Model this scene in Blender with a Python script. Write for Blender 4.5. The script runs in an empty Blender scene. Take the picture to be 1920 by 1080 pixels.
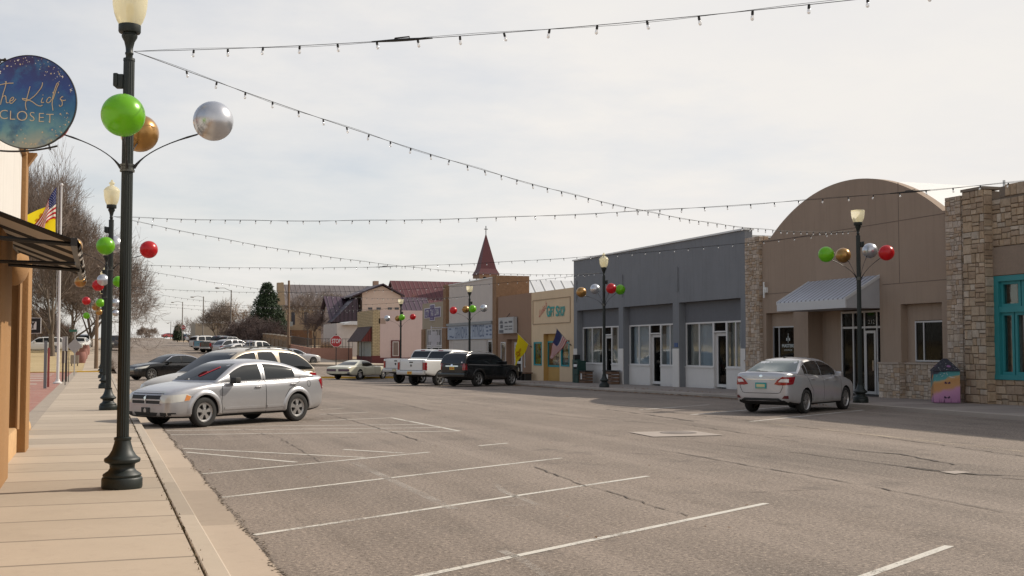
import bpy, bmesh, math, random
from mathutils import Vector, Matrix
from mathutils.bvhtree import BVHTree
R = math.radians
random.seed(7)
scene = bpy.context.scene
COL = scene.collection
# ------------------------------------------------------------------ camera
FPX, CX, CY = 2200.0, 960.0, 540.0
PITCH, YAW = math.atan(114 / 2200), R(19.45)
CAMZ = 1.75
fwd_h = Vector((math.sin(YAW), math.cos(YAW), 0))
rgt = Vector((math.cos(YAW), -math.sin(YAW), 0))
fwd3 = fwd_h * math.cos(PITCH) + Vector((0, 0, math.sin(PITCH)))
up3 = rgt.cross(fwd3)
CAM = Vector((0, 0, CAMZ))
cam_data = bpy.data.cameras.new('camera')
cam_data.lens = FPX / 1920 * 36
cam_data.sensor_width = 36
cam_data.clip_start = 0.05
cam_data.clip_end = 5000
cam = bpy.data.objects.new('camera', cam_data)
COL.objects.link(cam)
cam.location = CAM
cam.rotation_euler = Matrix((rgt, up3, -fwd3)).transposed().to_euler()
scene.camera = cam

# survey helpers: a sight line of the photograph meets a plane of the street
def ray(px, py):
    return (fwd3 * FPX + rgt * (px - CX) - up3 * (py - CY)).normalized()
def onZ(px, py, z=0.0):
    d = ray(px, py); t = (z - CAMZ) / d.z
    return CAM + d * t
def onX(px, py, X):
    d = ray(px, py); t = X / d.x
    return CAM + d * t
def onY(px, py, Y):
    d = ray(px, py); t = Y / d.y
    return CAM + d * t
def onF(px, py, F):
    d = ray(px, py); t = F / d.dot(fwd_h)
    return CAM + d * t
def sstep(a, b, x):
    t = max(0.0, min(1.0, (x - a) / (b - a)))
    return t * t * (3 - 2 * t)
def pchip(pts):
    xs = [p[0] for p in pts]; ys = [p[1] for p in pts]; n = len(xs)
    h = [xs[i + 1] - xs[i] for i in range(n - 1)]
    d = [(ys[i + 1] - ys[i]) / h[i] for i in range(n - 1)]
    m = [d[0]] + [0 if d[i - 1] * d[i] <= 0 else 2 * d[i - 1] * d[i] / (d[i - 1] + d[i]) for i in range(1, n - 1)] + [d[-1]]
    def f(x):
        if x <= xs[0]: return ys[0]
        if x >= xs[-1]: return ys[-1]
        i = 0
        while x > xs[i + 1]: i += 1
        t = (x - xs[i]) / h[i]
        return ((1 + 2 * t) * (1 - t) ** 2 * ys[i] + t * (1 - t) ** 2 * h[i] * m[i]
                + t * t * (3 - 2 * t) * ys[i + 1] + t * t * (t - 1) * h[i] * m[i + 1])
    return f
_dip = pchip([(-40, 0), (28, 0), (36, -0.02), (49, -0.13), (60, -0.22), (69, -0.32), (81, -0.42), (92, -0.45), (103, 0.0), (112, 0.3), (400, 0.3)])
_rise = pchip([(0, 0), (88, 0), (100, 0.1), (112, 0.42), (130, 1.0), (149, 1.62), (190, 2.35), (284, 3.45), (375, 5.05), (420, 5.0), (600, 2.0), (3000, 0)])
def G(X, Y):
    a = sstep(3, 17, X)
    if Y > 100: return _rise(Y)
    lo = _rise(Y); hi = _dip(Y)
    return lo * (1 - a) + min(hi, lo) * a if Y < 95 else lo * (1 - a) + (hi * (1 - sstep(95, 104, Y)) + lo * sstep(95, 104, Y)) * a
def onG(px, py, extra=0.0):
    z = 0.0
    for _ in range(25):
        p = onZ(px, py, z + extra); z = G(p.x, p.y)
    return Vector((p.x, p.y, z + extra))

# ------------------------------------------------------------------ mesh builder
class MB:
    def __init__(s): s.v = []; s.f = []; s.m = []; s.c = []
    def face(s, pts, mi=0, col=None):
        i = len(s.v); s.v.extend(tuple(p) for p in pts); s.f.append(tuple(range(i, i + len(pts)))); s.m.append(mi); s.c.append(col)
    def mesh(s, verts, faces, mi=0, col=None):
        i = len(s.v); s.v.extend(tuple(p) for p in verts)
        for f in faces: s.f.append(tuple(i + k for k in f)); s.m.append(mi); s.c.append(col)
    def box(s, a, b, mi=0, col=None):
        x0, y0, z0 = a; x1, y1, z1 = b
        V = [(x0, y0, z0), (x1, y0, z0), (x1, y1, z0), (x0, y1, z0), (x0, y0, z1), (x1, y0, z1), (x1, y1, z1), (x0, y1, z1)]
        s.mesh(V, [(0, 3, 2, 1), (4, 5, 6, 7), (0, 1, 5, 4), (1, 2, 6, 5), (2, 3, 7, 6), (3, 0, 4, 7)], mi, col)
    def cbox(s, a, b, ch, mi=0, col=None):      # box with chamfered edges
        x0, y0, z0 = a; x1, y1, z1 = b
        bm = bmesh.new(); bmesh.ops.create_cube(bm, size=1)
        for v in bm.verts: v.co = Vector(((x0 + x1) / 2 + v.co.x * (x1 - x0), (y0 + y1) / 2 + v.co.y * (y1 - y0), (z0 + z1) / 2 + v.co.z * (z1 - z0)))
        bmesh.ops.bevel(bm, geom=bm.edges[:], offset=ch, segments=2, affect='EDGES', profile=0.6)
        bm.verts.index_update()
        s.mesh([v.co[:] for v in bm.verts], [[v.index for v in f.verts] for f in bm.faces], mi, col); bm.free()
    def obox(s, c, ax, ay, az, mi=0, col=None):  # oriented box: centre and three half-axis vectors
        c = Vector(c); ax = Vector(ax); ay = Vector(ay); az = Vector(az)
        V = [c + ax * i + ay * j + az * k for k in (-1, 1) for j in (-1, 1) for i in (-1, 1)]
        s.mesh(V, [(0, 2, 3, 1), (4, 5, 7, 6), (0, 1, 5, 4), (2, 6, 7, 3), (0, 4, 6, 2), (1, 3, 7, 5)], mi, col)
    def tube(s, pts, rad, n=6, mi=0, cap=True, col=None):
        pts = [Vector(p) for p in pts]
        if not isinstance(rad, (list, tuple)): rad = [rad] * len(pts)
        V = []; F = []
        t0 = (pts[1] - pts[0]).normalized()
        a = Vector((0, 0, 1)) if abs(t0.z) < 0.9 else Vector((1, 0, 0))
        u = t0.cross(a).normalized()
        for i, p in enumerate(pts):
            t = (pts[min(i + 1, len(pts) - 1)] - pts[max(i - 1, 0)])
            t = t.normalized() if t.length > 1e-9 else t0
            u = (u - t * u.dot(t)); u = u.normalized() if u.length > 1e-6 else t.orthogonal().normalized()
            w = t.cross(u)
            for k in range(n):
                an = 2 * math.pi * k / n
                V.append(p + (u * math.cos(an) + w * math.sin(an)) * rad[i])
        for i in range(len(pts) - 1):
            for k in range(n):
                k2 = (k + 1) % n
                F.append((i * n + k, i * n + k2, (i + 1) * n + k2, (i + 1) * n + k))
        if cap and n > 2:
            F.append(tuple(range(n - 1, -1, -1))); F.append(tuple((len(pts) - 1) * n + k for k in range(n)))
        s.mesh(V, F, mi, col)
    def lathe(s, prof, n=24, c=(0, 0, 0), mi=0, axis='Z', flute=0.0, col=None):
        V = []; F = []; m = len(prof)
        for k in range(n):
            an = 2 * math.pi * k / n
            for (r, z) in prof:
                rr = r
                if axis == 'Z': V.append((c[0] + rr * math.cos(an), c[1] + rr * math.sin(an), c[2] + z))
                elif axis == 'Y': V.append((c[0] + rr * math.cos(an), c[1] + z, c[2] + rr * math.sin(an)))
                else: V.append((c[0] + z, c[1] + rr * math.cos(an), c[2] + rr * math.sin(an)))
        for k in range(n):
            k2 = (k + 1) % n
            for j in range(m - 1):
                F.append((k * m + j, k2 * m + j, k2 * m + j + 1, k * m + j + 1))
        s.mesh(V, F, mi, col)
    def sphere(s, c, r, n=24, m=14, mi=0):
        rx, ry, rz = (r, r, r) if not isinstance(r, (list, tuple)) else r
        V = []; F = []
        for j in range(m + 1):
            ph = math.pi * j / m
            for k in range(n):
                an = 2 * math.pi * k / n
                V.append((c[0] + rx * math.sin(ph) * math.cos(an), c[1] + ry * math.sin(ph) * math.sin(an), c[2] + rz * math.cos(ph)))
        for j in range(m):
            for k in range(n):
                k2 = (k + 1) % n
                F.append((j * n + k, j * n + k2, (j + 1) * n + k2, (j + 1) * n + k))
        s.mesh(V, F, mi)
    def prism(s, poly, ext, mi=0, col=None):     # planar polygon (3D pts) extruded by vector
        ext = Vector(ext); P = [Vector(p) for p in poly]; n = len(P)
        s.mesh(P + [p + ext for p in P], [tuple(range(n)), tuple(range(2 * n - 1, n - 1, -1))] + [(i, (i + 1) % n + 0, (i + 1) % n + n, i + n) for i in range(n)], mi, col)
    def build(s, name, mats, parent=None, local=False, smooth=None, merge=False, label=None, **kw):
        me = bpy.data.meshes.new(name)
        off = parent_world(parent) if (parent is not None and not local) else Vector((0, 0, 0))
        me.from_pydata([(x - off.x, y - off.y, z - off.z) for (x, y, z) in s.v], [], s.f)
        if not isinstance(mats, (list, tuple)): mats = [mats]
        for m in mats: me.materials.append(m)
        me.polygons.foreach_set('material_index', s.m)
        if any(c is not None for c in s.c):
            at = me.color_attributes.new('Col', 'FLOAT_COLOR', 'CORNER')
            k = 0
            for fi, f in enumerate(s.f):
                c = s.c[fi] or (1, 1, 1)
                for _ in f:
                    at.data[k].color = (c[0], c[1], c[2], 1); k += 1
        if merge or smooth is not None:
            bm = bmesh.new(); bm.from_mesh(me)
            bmesh.ops.remove_doubles(bm, verts=bm.verts, dist=1e-5)
            bmesh.ops.recalc_face_normals(bm, faces=bm.faces)
            bm.to_mesh(me); bm.free()
        if smooth is not None:
            me.shade_smooth(); me.set_sharp_from_angle(angle=R(smooth))
        me.update()
        o = bpy.data.objects.new(name, me); COL.objects.link(o)
        if parent is not None: o.parent = parent
        if label: o['label'] = label
        for k_, v_ in kw.items(): o[k_] = v_
        return o
def parent_world(p):
    v = Vector((0, 0, 0))
    while p is not None: v = v + p.location; p = p.parent
    return v
def tag(o, label=None, category=None, group=None, kind=None):
    if label: o['label'] = label
    if category: o['category'] = category
    if group: o['group'] = group
    if kind: o['kind'] = kind
    return o
def thing(name, label, category, loc=(0, 0, 0), rz=0.0, group=None):
    o = bpy.data.objects.new(name, None); COL.objects.link(o)
    o.location = loc; o.rotation_euler = (0, 0, rz); o.empty_display_size = 0.2
    return tag(o, label, category, group)
def copy_tree(o, parent=None):
    c = o.copy(); COL.objects.link(c)
    if parent is not None: c.parent = parent
    for ch in [q for q in KIDS.get(o.name, [])]: copy_tree(ch, c)
    return c
KIDS = {}
def index_kids():
    KIDS.clear()
    for q in scene.objects:
        if q.parent is not None: KIDS.setdefault(q.parent.name, []).append(q)

# ------------------------------------------------------------------ materials
def new_mat(name):
    m = bpy.data.materials.new(name); m.use_nodes = True
    nt = m.node_tree; b = nt.nodes['Principled BSDF']
    return m, nt, b
def N(nt, t, **kw):
    n = nt.nodes.new(t)
    for k, v in kw.items(): setattr(n, k, v)
    return n
def ramp(nt, fac, stops):
    r = N(nt, 'ShaderNodeValToRGB'); el = r.color_ramp.elements
    while len(el) < len(stops): el.new(0.5)
    for e, (p, c) in zip(el, stops):
        e.position = p; e.color = (c[0], c[1], c[2], 1) if isinstance(c, (tuple, list)) else (c, c, c, 1)
    nt.links.new(fac, r.inputs[0]); return r.outputs[0]
def noise(nt, vec, scale, detail=4, rough=0.6):
    n = N(nt, 'ShaderNodeTexNoise'); n.inputs['Scale'].default_value = scale
    n.inputs['Detail'].default_value = detail; n.inputs['Roughness'].default_value = rough
    if vec is not None: nt.links.new(vec, n.inputs['Vector'])
    return n.outputs['Fac']
def mapped(nt, scale=(1, 1, 1), rot=(0, 0, 0)):
    tc = N(nt, 'ShaderNodeTexCoord'); mp = N(nt, 'ShaderNodeMapping')
    mp.inputs['Scale'].default_value = scale; mp.inputs['Rotation'].default_value = rot
    nt.links.new(tc.outputs['Object'], mp.inputs['Vector']); return mp.outputs[0]
def mix(nt, a, b, fac, mode='MIX'):
    m = N(nt, 'ShaderNodeMix', data_type='RGBA', blend_type=mode)
    for s, v in ((0, fac), (6, a), (7, b)):
        if hasattr(v, 'links') or isinstance(v, bpy.types.NodeSocket): nt.links.new(v, m.inputs[s])
        elif s == 0: m.inputs[0].default_value = v
        else: m.inputs[s].default_value = (v[0], v[1], v[2], 1) if isinstance(v, (tuple, list)) else (v, v, v, 1)
    return m.outputs[2]
def bump(nt, b, h, strength=0.3, dist=0.01):
    n = N(nt, 'ShaderNodeBump'); n.inputs['Strength'].default_value = strength; n.inputs['Distance'].default_value = dist
    nt.links.new(h, n.inputs['Height']); nt.links.new(n.outputs[0], b.inputs['Normal'])
def math_n(nt, op, a, b=None, c=None):
    n = N(nt, 'ShaderNodeMath', operation=op)
    for i, v in enumerate((a, b, c)):
        if v is None: continue
        if isinstance(v, bpy.types.NodeSocket): nt.links.new(v, n.inputs[i])
        else: n.inputs[i].default_value = v
    return n.outputs[0]
def sc(c, k): return (c[0] * k, c[1] * k, c[2] * k)
MATS = {}
def surf(name, col, rough=0.8, metal=0.0, var=0.12, vscale=1.5, fine=40, fvar=0.08, bmp=0.15, bdist=0.004, streak=0.0, coat=0.0, spec=0.5):
    """general weathered surface: large blotches, fine grain, optional vertical run-off streaks"""
    if name in MATS: return MATS[name]
    m, nt, b = new_mat(name)
    v = mapped(nt)
    n1 = noise(nt, v, vscale, 5, 0.65); n2 = noise(nt, v, fine, 3, 0.6)
    c = mix(nt, sc(col, 1 - var), sc(col, 1 + var), ramp(nt, n1, [(0.3, 0.0), (0.7, 1.0)]))
    if fvar > 0: c = mix(nt, c, mix(nt, sc(col, 1 - fvar * 2), sc(col, 1 + fvar * 2), n2), 0.45)
    if streak > 0:
        vs = mapped(nt, (3.0, 3.0, 0.18)); n3 = noise(nt, vs, 2.0, 5, 0.7)
        c = mix(nt, c, sc(col, 1 - streak), ramp(nt, n3, [(0.5, 0.0), (0.75, 0.8)]))
    nt.links.new(c, b.inputs['Base Color'])
    b.inputs['Roughness'].default_value = rough; b.inputs['Metallic'].default_value = metal
    b.inputs['Coat Weight'].default_value = coat; b.inputs['Specular IOR Level'].default_value = spec
    if bmp > 0: bump(nt, b, n2, bmp, bdist)
    MATS[name] = m; return m
def flat(name, col, rough=0.5, metal=0.0, coat=0.0, spec=0.5, alpha=None):
    if name in MATS: return MATS[name]
    m, nt, b = new_mat(name)
    v = mapped(nt); n1 = noise(nt, v, 6, 3)
    c = mix(nt, sc(col, 0.93), sc(col, 1.06), n1); nt.links.new(c, b.inputs['Base Color'])
    b.inputs['Roughness'].default_value = rough; b.inputs['Metallic'].default_value = metal
    b.inputs['Coat Weight'].default_value = coat; b.inputs['Specular IOR Level'].default_value = spec
    MATS[name] = m; return m
def car_paint(name, col, metal=0.35, rough=0.32, dirt=1.0, coat=0.8):
    if name in MATS: return MATS[name]
    m, nt, b = new_mat(name)
    v = mapped(nt); fl = noise(nt, v, 900, 1); du = noise(nt, v, 2.2, 5)
    sx = N(nt, 'ShaderNodeSeparateXYZ'); nt.links.new(v, sx.inputs[0])
    dust = ramp(nt, sx.outputs[2], [(0.25, 0.55 * dirt), (0.62, 0.05 * dirt)])
    c = mix(nt, sc(col, 0.94), sc(col, 1.05), fl)
    dd = math_n(nt, 'MULTIPLY', dust, ramp(nt, du, [(0.35, 0.25), (0.65, 1.0)]))
    c = mix(nt, c, (0.20, 0.165, 0.13), dd)
    nt.links.new(c, b.inputs['Base Color'])
    b.inputs['Metallic'].default_value = metal
    nt.links.new(math_n(nt, 'ADD', math_n(nt, 'MULTIPLY', dd, 0.4), rough), b.inputs['Roughness'])
    b.inputs['Coat Weight'].default_value = coat; b.inputs['Coat Roughness'].default_value = 0.07
    MATS[name] = m; return m
def glassy(name, tint=(0.02, 0.025, 0.03), through=0.0, rough=0.03, ttint=(0.55, 0.6, 0.6), refl=0.06, k=0.45):
    """window pane: fresnel reflection over a dark pane, or one you see through"""
    if name in MATS: return MATS[name]
    m, nt, b = new_mat(name)
    out = nt.nodes['Material Output']
    b.inputs['Base Color'].default_value = (*tint, 1); b.inputs['Roughness'].default_value = rough
    b.inputs['Specular IOR Level'].default_value = 0.7
    if through > 0:
        tr = N(nt, 'ShaderNodeBsdfTransparent'); tr.inputs[0].default_value = (*ttint, 1)
        gl = N(nt, 'ShaderNodeBsdfGlossy'); gl.inputs['Roughness'].default_value = rough
        lw = N(nt, 'ShaderNodeLayerWeight'); lw.inputs['Blend'].default_value = 0.35
        f = math_n(nt, 'ADD', math_n(nt, 'MULTIPLY', lw.outputs['Fresnel'], k), refl * .5)
        mx = N(nt, 'ShaderNodeMixShader'); nt.links.new(f, mx.inputs[0]); nt.links.new(tr.outputs[0], mx.inputs[1]); nt.links.new(gl.outputs[0], mx.inputs[2])
        m2 = N(nt, 'ShaderNodeMixShader'); m2.inputs[0].default_value = through
        nt.links.new(b.outputs[0], m2.inputs[1]); nt.links.new(mx.outputs[0], m2.inputs[2]); nt.links.new(m2.outputs[0], out.inputs[0])
    MATS[name] = m; return m
def vcol(name, rough=0.9, bmp=0.4, bscale=18, bdist=0.01, dark=0.25):
    """stone or mixed surface whose colour varies block by block, with grain"""
    if name in MATS: return MATS[name]
    m, nt, b = new_mat(name)
    a = N(nt, 'ShaderNodeVertexColor'); a.layer_name = 'Col'
    v = mapped(nt); n1 = noise(nt, v, bscale, 6, 0.7); n0 = noise(nt, v, 3.5, 4, 0.7)
    c = mix(nt, a.outputs[0], sc((1, 1, 1), 1 - dark), ramp(nt, n1, [(0.35, 1.0), (0.65, 0.0)]), 'MULTIPLY')
    c = mix(nt, c, (0.8, 0.74, 0.68), ramp(nt, n0, [(0.45, 0.0), (0.7, 0.7)]), 'MULTIPLY')
    nt.links.new(c, b.inputs['Base Color']); b.inputs['Roughness'].default_value = rough
    bump(nt, b, n1, bmp, bdist)
    MATS[name] = m; return m
BLACK = flat('black_paint', (0.012, 0.012, 0.013), 0.45)
RUBBER = surf('tyre_rubber', (0.022, 0.021, 0.020), 0.85, fine=60)
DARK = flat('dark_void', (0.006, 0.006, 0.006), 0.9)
CHROME = flat('chrome', (0.75, 0.75, 0.76), 0.12, 1.0)
WHITE = surf('white_paint', (0.72, 0.72, 0.70), 0.6, var=0.05)
GLASS = glassy('car_glass', (0.012, 0.015, 0.017), 0.35, ttint=(0.14, 0.16, 0.16), refl=0.04)

# ------------------------------------------------------------------ text
def text_mesh(txt, size=1.0, sx=1.0, shear=0.0, bold=0.0, extrude=0.0, spacing=1.0):
    cu = bpy.data.curves.new('lettering', 'FONT'); cu.body = txt; cu.size = size
    cu.align_x = 'CENTER'; cu.align_y = 'CENTER'; cu.shear = shear; cu.offset = bold; cu.extrude = extrude; cu.space_character = spacing
    cu.resolution_u = 3
    o = bpy.data.objects.new('lettering', cu); COL.objects.link(o)
    dg = bpy.context.evaluated_depsgraph_get(); me = bpy.data.meshes.new_from_object(o.evaluated_get(dg))
    V = [(v.co.x * sx, v.co.y, v.co.z) for v in me.vertices]; F = [tuple(p.vertices) for p in me.polygons]
    bpy.data.objects.remove(o); bpy.data.curves.remove(cu); bpy.data.meshes.remove(me)
    return V, F
def put_text(mb, txt, org, ux, uy, size, fit=None, mi=0, **kw):
    """lettering laid on the plane through org spanned by unit vectors ux (reading) and uy (up); fit = wanted width"""
    V, F = text_mesh(txt, size, **kw); ux = Vector(ux); uy = Vector(uy); n = ux.cross(uy); org = Vector(org)
    k = 1.0
    if fit:
        w = max(v[0] for v in V) - min(v[0] for v in V); k = fit / w
    mb.mesh([org + ux * (v[0] * k) + uy * v[1] + n * v[2] for v in V], F, mi)
# ------------------------------------------------------------------ world, sun
w = bpy.data.worlds.new('World'); scene.world = w; w.use_nodes = True
nt = w.node_tree; bg = nt.nodes['Background']
SUN_AZ = math.atan2(0.955, 0.10)      # compass from +Y toward +X
SUN_EL = R(38.5)
sky = N(nt, 'ShaderNodeTexSky'); sky.sky_type = 'NISHITA'; sky.sun_disc = False
sky.sun_elevation = SUN_EL; sky.sun_rotation = SUN_AZ; sky.air_density = 1.0; sky.dust_density = 1.5; sky.ozone_density = 1.0
tc = N(nt, 'ShaderNodeTexCoord'); sx = N(nt, 'ShaderNodeSeparateXYZ'); nt.links.new(tc.outputs['Generated'], sx.inputs[0])
zz = math_n(nt, 'ADD', math_n(nt, 'MAXIMUM', sx.outputs[2], 0.0), 0.13)
cb = N(nt, 'ShaderNodeCombineXYZ')
nt.links.new(math_n(nt, 'DIVIDE', sx.outputs[0], zz), cb.inputs[0]); nt.links.new(math_n(nt, 'DIVIDE', sx.outputs[1], zz), cb.inputs[1])
c1 = noise(nt, cb.outputs[0], 0.55, 7, 0.55); c2 = noise(nt, cb.outputs[0], 1.9, 6, 0.6)
cc = math_n(nt, 'ADD', math_n(nt, 'MULTIPLY', c1, 0.7), math_n(nt, 'MULTIPLY', c2, 0.3))
# thicker cloud veil toward the sun's side of the sky
vd = N(nt, 'ShaderNodeVectorMath', operation='DOT_PRODUCT'); nt.links.new(tc.outputs['Generated'], vd.inputs[0]); vd.inputs[1].default_value = (0.80, -0.28, 0.0)
cc2 = math_n(nt, 'ADD', cc, math_n(nt, 'MULTIPLY', vd.outputs['Value'], 0.55))
veil = ramp(nt, cc2, [(0.16, 0.34), (0.36, 0.70), (0.56, 1.0)])
hi = ramp(nt, sx.outputs[2], [(0.25, 1.0), (0.75, 0.55)])
veil = math_n(nt, 'MULTIPLY', veil, hi)
cl = mix(nt, (6.9, 6.75, 6.65), (7.3, 7.05, 6.75), ramp(nt, c2, [(0.3, 0.0), (0.62, 1.0)]))
skc = N(nt, 'ShaderNodeVectorMath', operation='SCALE'); nt.links.new(sky.outputs[0], skc.inputs[0]); skc.inputs['Scale'].default_value = 1.0
fc = mix(nt, skc.outputs[0], cl, veil)
nt.links.new(fc, bg.inputs['Color']); bg.inputs['Strength'].default_value = 0.1
sl = bpy.data.lights.new('sun', 'SUN'); sl.energy = 3.6; sl.angle = R(0.6); sl.color = (1.0, 0.91, 0.78)
so = bpy.data.objects.new('sun', sl); COL.objects.link(so)
sd = Vector((math.sin(SUN_AZ) * math.cos(SUN_EL), math.cos(SUN_AZ) * math.cos(SUN_EL), math.sin(SUN_EL)))
so.rotation_euler = sd.to_track_quat('Z', 'Y').to_euler(); so.location = (0, 0, 30)
scene.view_settings.view_transform = 'Standard'; scene.view_settings.look = 'None'
scene.view_settings.exposure = 0.30; scene.view_settings.gamma = 1.0

# ------------------------------------------------------------------ ground materials
def m_asphalt():
    m, nt, b = new_mat('asphalt')
    v = mapped(nt)
    big = noise(nt, v, 0.22, 5, 0.6); mid = noise(nt, v, 1.6, 6, 0.7)
    fine = noise(nt, v, 70, 2, 0.8); fine2 = noise(nt, v, 24, 3, 0.75)
    vs = mapped(nt, (1.1, 0.04, 1)); lane = noise(nt, vs, 0.8, 5, 0.65)
    c = mix(nt, (0.142, 0.116, 0.096), (0.236, 0.190, 0.155), ramp(nt, big, [(0.35, 0), (0.65, 1)]))
    c = mix(nt, c, (0.150, 0.118, 0.094), ramp(nt, mid, [(0.50, 0), (0.72, 0.7)]))
    c = mix(nt, c, (0.290, 0.238, 0.198), ramp(nt, lane, [(0.45, 0), (0.65, 0.7)]))
    c = mix(nt, c, (0.070, 0.058, 0.050), ramp(nt, noise(nt, v, 0.75, 6, 0.7), [(0.57, 0), (0.68, 0.6)])); c = mix(nt, c, (0.045, 0.040, 0.038), ramp(nt, fine, [(0.28, 0.95), (0.46, 0)]))
    c = mix(nt, c, (0.46, 0.40, 0.34), ramp(nt, fine, [(0.56, 0), (0.72, 0.9)]))
    c = mix(nt, c, (0.075, 0.060, 0.050), ramp(nt, fine2, [(0.36, 0.85), (0.46, 0)])); c = mix(nt, c, (0.42, 0.345, 0.275), ramp(nt, fine2, [(0.55, 0), (0.66, 0.75)]))
    nt.links.new(c, b.inputs['Base Color']); b.inputs['Roughness'].default_value = 0.88; b.inputs['Specular IOR Level'].default_value = 0.3
    bump(nt, b, fine, 0.5, 0.006); return m
ASPH = m_asphalt()
def m_concrete(name, c0, c1, joint=None, jax=1, stain=0.25, fine=45):
    m, nt, b = new_mat(name)
    v = mapped(nt); big = noise(nt, v, 0.7, 6, 0.7); mid = noise(nt, v, 5, 5, 0.75); fn = noise(nt, v, fine, 3, 0.7)
    c = mix(nt, c0, c1, ramp(nt, big, [(0.3, 0), (0.7, 1)]))
    c = mix(nt, c, sc(c0, 1 - stain), ramp(nt, mid, [(0.52, 0), (0.75, 0.6)]))
    c = mix(nt, c, sc(c0, 0.75), ramp(nt, fn, [(0.28, 0.5), (0.45, 0)])); c = mix(nt, c, sc(c0, 0.55), ramp(nt, noise(nt, v, 13, 4, 0.8), [(0.64, 0), (0.72, 0.5)])); c = mix(nt, c, sc(c1, 1.12), ramp(nt, noise(nt, v, 2.3, 5, 0.8), [(0.58, 0), (0.75, 0.6)]))
    h = fn
    if joint:
        s = N(nt, 'ShaderNodeSeparateXYZ'); wob = noise(nt, v, 1.2, 3)
        nt.links.new(v, s.inputs[0])
        y = math_n(nt, 'ADD', s.outputs[jax], math_n(nt, 'MULTIPLY', wob, 0.05))
        idx = math_n(nt, 'FLOOR', math_n(nt, 'DIVIDE', y, joint))
        wn = N(nt, 'ShaderNodeTexWhiteNoise', noise_dimensions='1D'); nt.links.new(idx, wn.inputs['W'])
        c = mix(nt, c, mix(nt, sc(c0, 0.78), sc(c1, 1.12), wn.outputs['Value']), 0.5)
        d = math_n(nt, 'ABSOLUTE', math_n(nt, 'SUBTRACT', math_n(nt, 'MODULO', math_n(nt, 'ADD', y, 200 * joint), joint), joint / 2))
        j = ramp(nt, d, [(joint / 2 - 0.035, 0.0), (joint / 2 - 0.009, 0.75)])
        c = mix(nt, c, sc(c0, 0.30), j)
    nt.links.new(c, b.inputs['Base Color']); b.inputs['Roughness'].default_value = 0.9
    bump(nt, b, h, 0.25, 0.003); return m
SIDEW = m_concrete('sidewalk_concrete', (0.36, 0.295, 0.225), (0.44, 0.362, 0.28), 1.2)
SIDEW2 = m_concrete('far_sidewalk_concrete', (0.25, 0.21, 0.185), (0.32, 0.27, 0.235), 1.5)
KERB = m_concrete('kerb_concrete', (0.34, 0.285, 0.225), (0.42, 0.355, 0.28), 3.0)
GUT = m_concrete('gutter_concrete', (0.34, 0.272, 0.208), (0.41, 0.33, 0.255), 3.0, stain=0.3)
def m_dirt(name, a, b_, scale=0.3):
    m, nt, b = new_mat(name); v = mapped(nt)
    n1 = noise(nt, v, scale, 6, 0.7); n2 = noise(nt, v, 9, 5, 0.8)
    c = mix(nt, a, b_, ramp(nt, n1, [(0.35, 0), (0.65, 1)])); c = mix(nt, c, sc(a, 0.55), ramp(nt, n2, [(0.5, 0), (0.75, 0.7)]))
    nt.links.new(c, b.inputs['Base Color']); b.inputs['Roughness'].default_value = 1.0
    bump(nt, b, n2, 0.6, 0.03); return m
DIRT = m_dirt('dry_earth', (0.26, 0.19, 0.125), (0.33, 0.25, 0.165))
GRASS = m_dirt('dry_grass', (0.36, 0.27, 0.135), (0.44, 0.335, 0.18), 0.25)
def m_brick_paving():
    m, nt, b = new_mat('brick_paving'); v = mapped(nt)
    br = N(nt, 'ShaderNodeTexBrick'); nt.links.new(v, br.inputs['Vector'])
    br.inputs['Scale'].default_value = 1.0; br.inputs['Brick Width'].default_value = 0.22; br.inputs['Row Height'].default_value = 0.11; br.inputs['Mortar Size'].default_value = 0.008
    br.inputs['Color1'].default_value = (0.27, 0.10, 0.075, 1); br.inputs['Color2'].default_value = (0.34, 0.15, 0.11, 1); br.inputs['Mortar'].default_value = (0.22, 0.17, 0.14, 1)
    n2 = noise(nt, v, 1.1, 4); c = mix(nt, br.outputs[0], (0.42, 0.30, 0.24), ramp(nt, n2, [(0.5, 0), (0.8, 0.5)]))
    nt.links.new(c, b.inputs['Base Color']); b.inputs['Roughness'].default_value = 0.9; return m
BRICKP = m_brick_paving()
YELLOWK = surf('yellow_kerb_paint', (0.55, 0.33, 0.045), 0.8, var=0.2)
def structure(o): o['kind'] = 'structure'; return o

# ground sheet
def frange(a, b, st):
    n = max(1, int(round((b - a) / st))); return [a + (b - a) * i / n for i in range(n + 1)]
def sheet(name, xs, ys, mat, dz=0.0, holes=None, smooth=None):
    mb = MB(); V = []; F = []
    for y in ys:
        for x in xs: V.append((x, y, G(x, y) + dz))
    n = len(xs)
    for j in range(len(ys) - 1):
        for i in range(n - 1):
            F.append((j * n + i, j * n + i + 1, (j + 1) * n + i + 1, (j + 1) * n + i))
    mb.mesh(V, F); o = mb.build(name, mat, smooth=40); return structure(o)
ysr = frange(-30, 140, 3) + frange(150, 420, 10) + [480, 600, 900, 1500, 2400]
sheet('ground', [-1500, -600, -200, -60, -20, -8, -3, 0, 3, 6, 9, 12, 15, 18, 20, 23, 26, 30, 40, 80, 200, 600, 1500], ysr, DIRT, -0.30)
# road surface
ysn = frange(-25, 140, 1.5) + frange(144, 420, 6) + [440, 480]
sheet('road', [1.366, 3, 5, 7, 9, 11, 13, 15, 17, 19, 21.3], [y for y in ysn if y <= 92] + [92.5], ASPH, 0.0)
sheet('cross_street', [1.366, 3, 5, 7, 9, 11, 13, 15, 17, 19, 21.3, 24.7, 30, 40, 60, 90], frange(92.5, 104, 1.5), ASPH, 0.0)
sheet('far_road', [0.5, 3, 5, 7, 9, 11, 13, 15, 17.8], [y for y in frange(104, 140, 1.5) + frange(144, 420, 6)] + [440], ASPH, 0.0)
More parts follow.
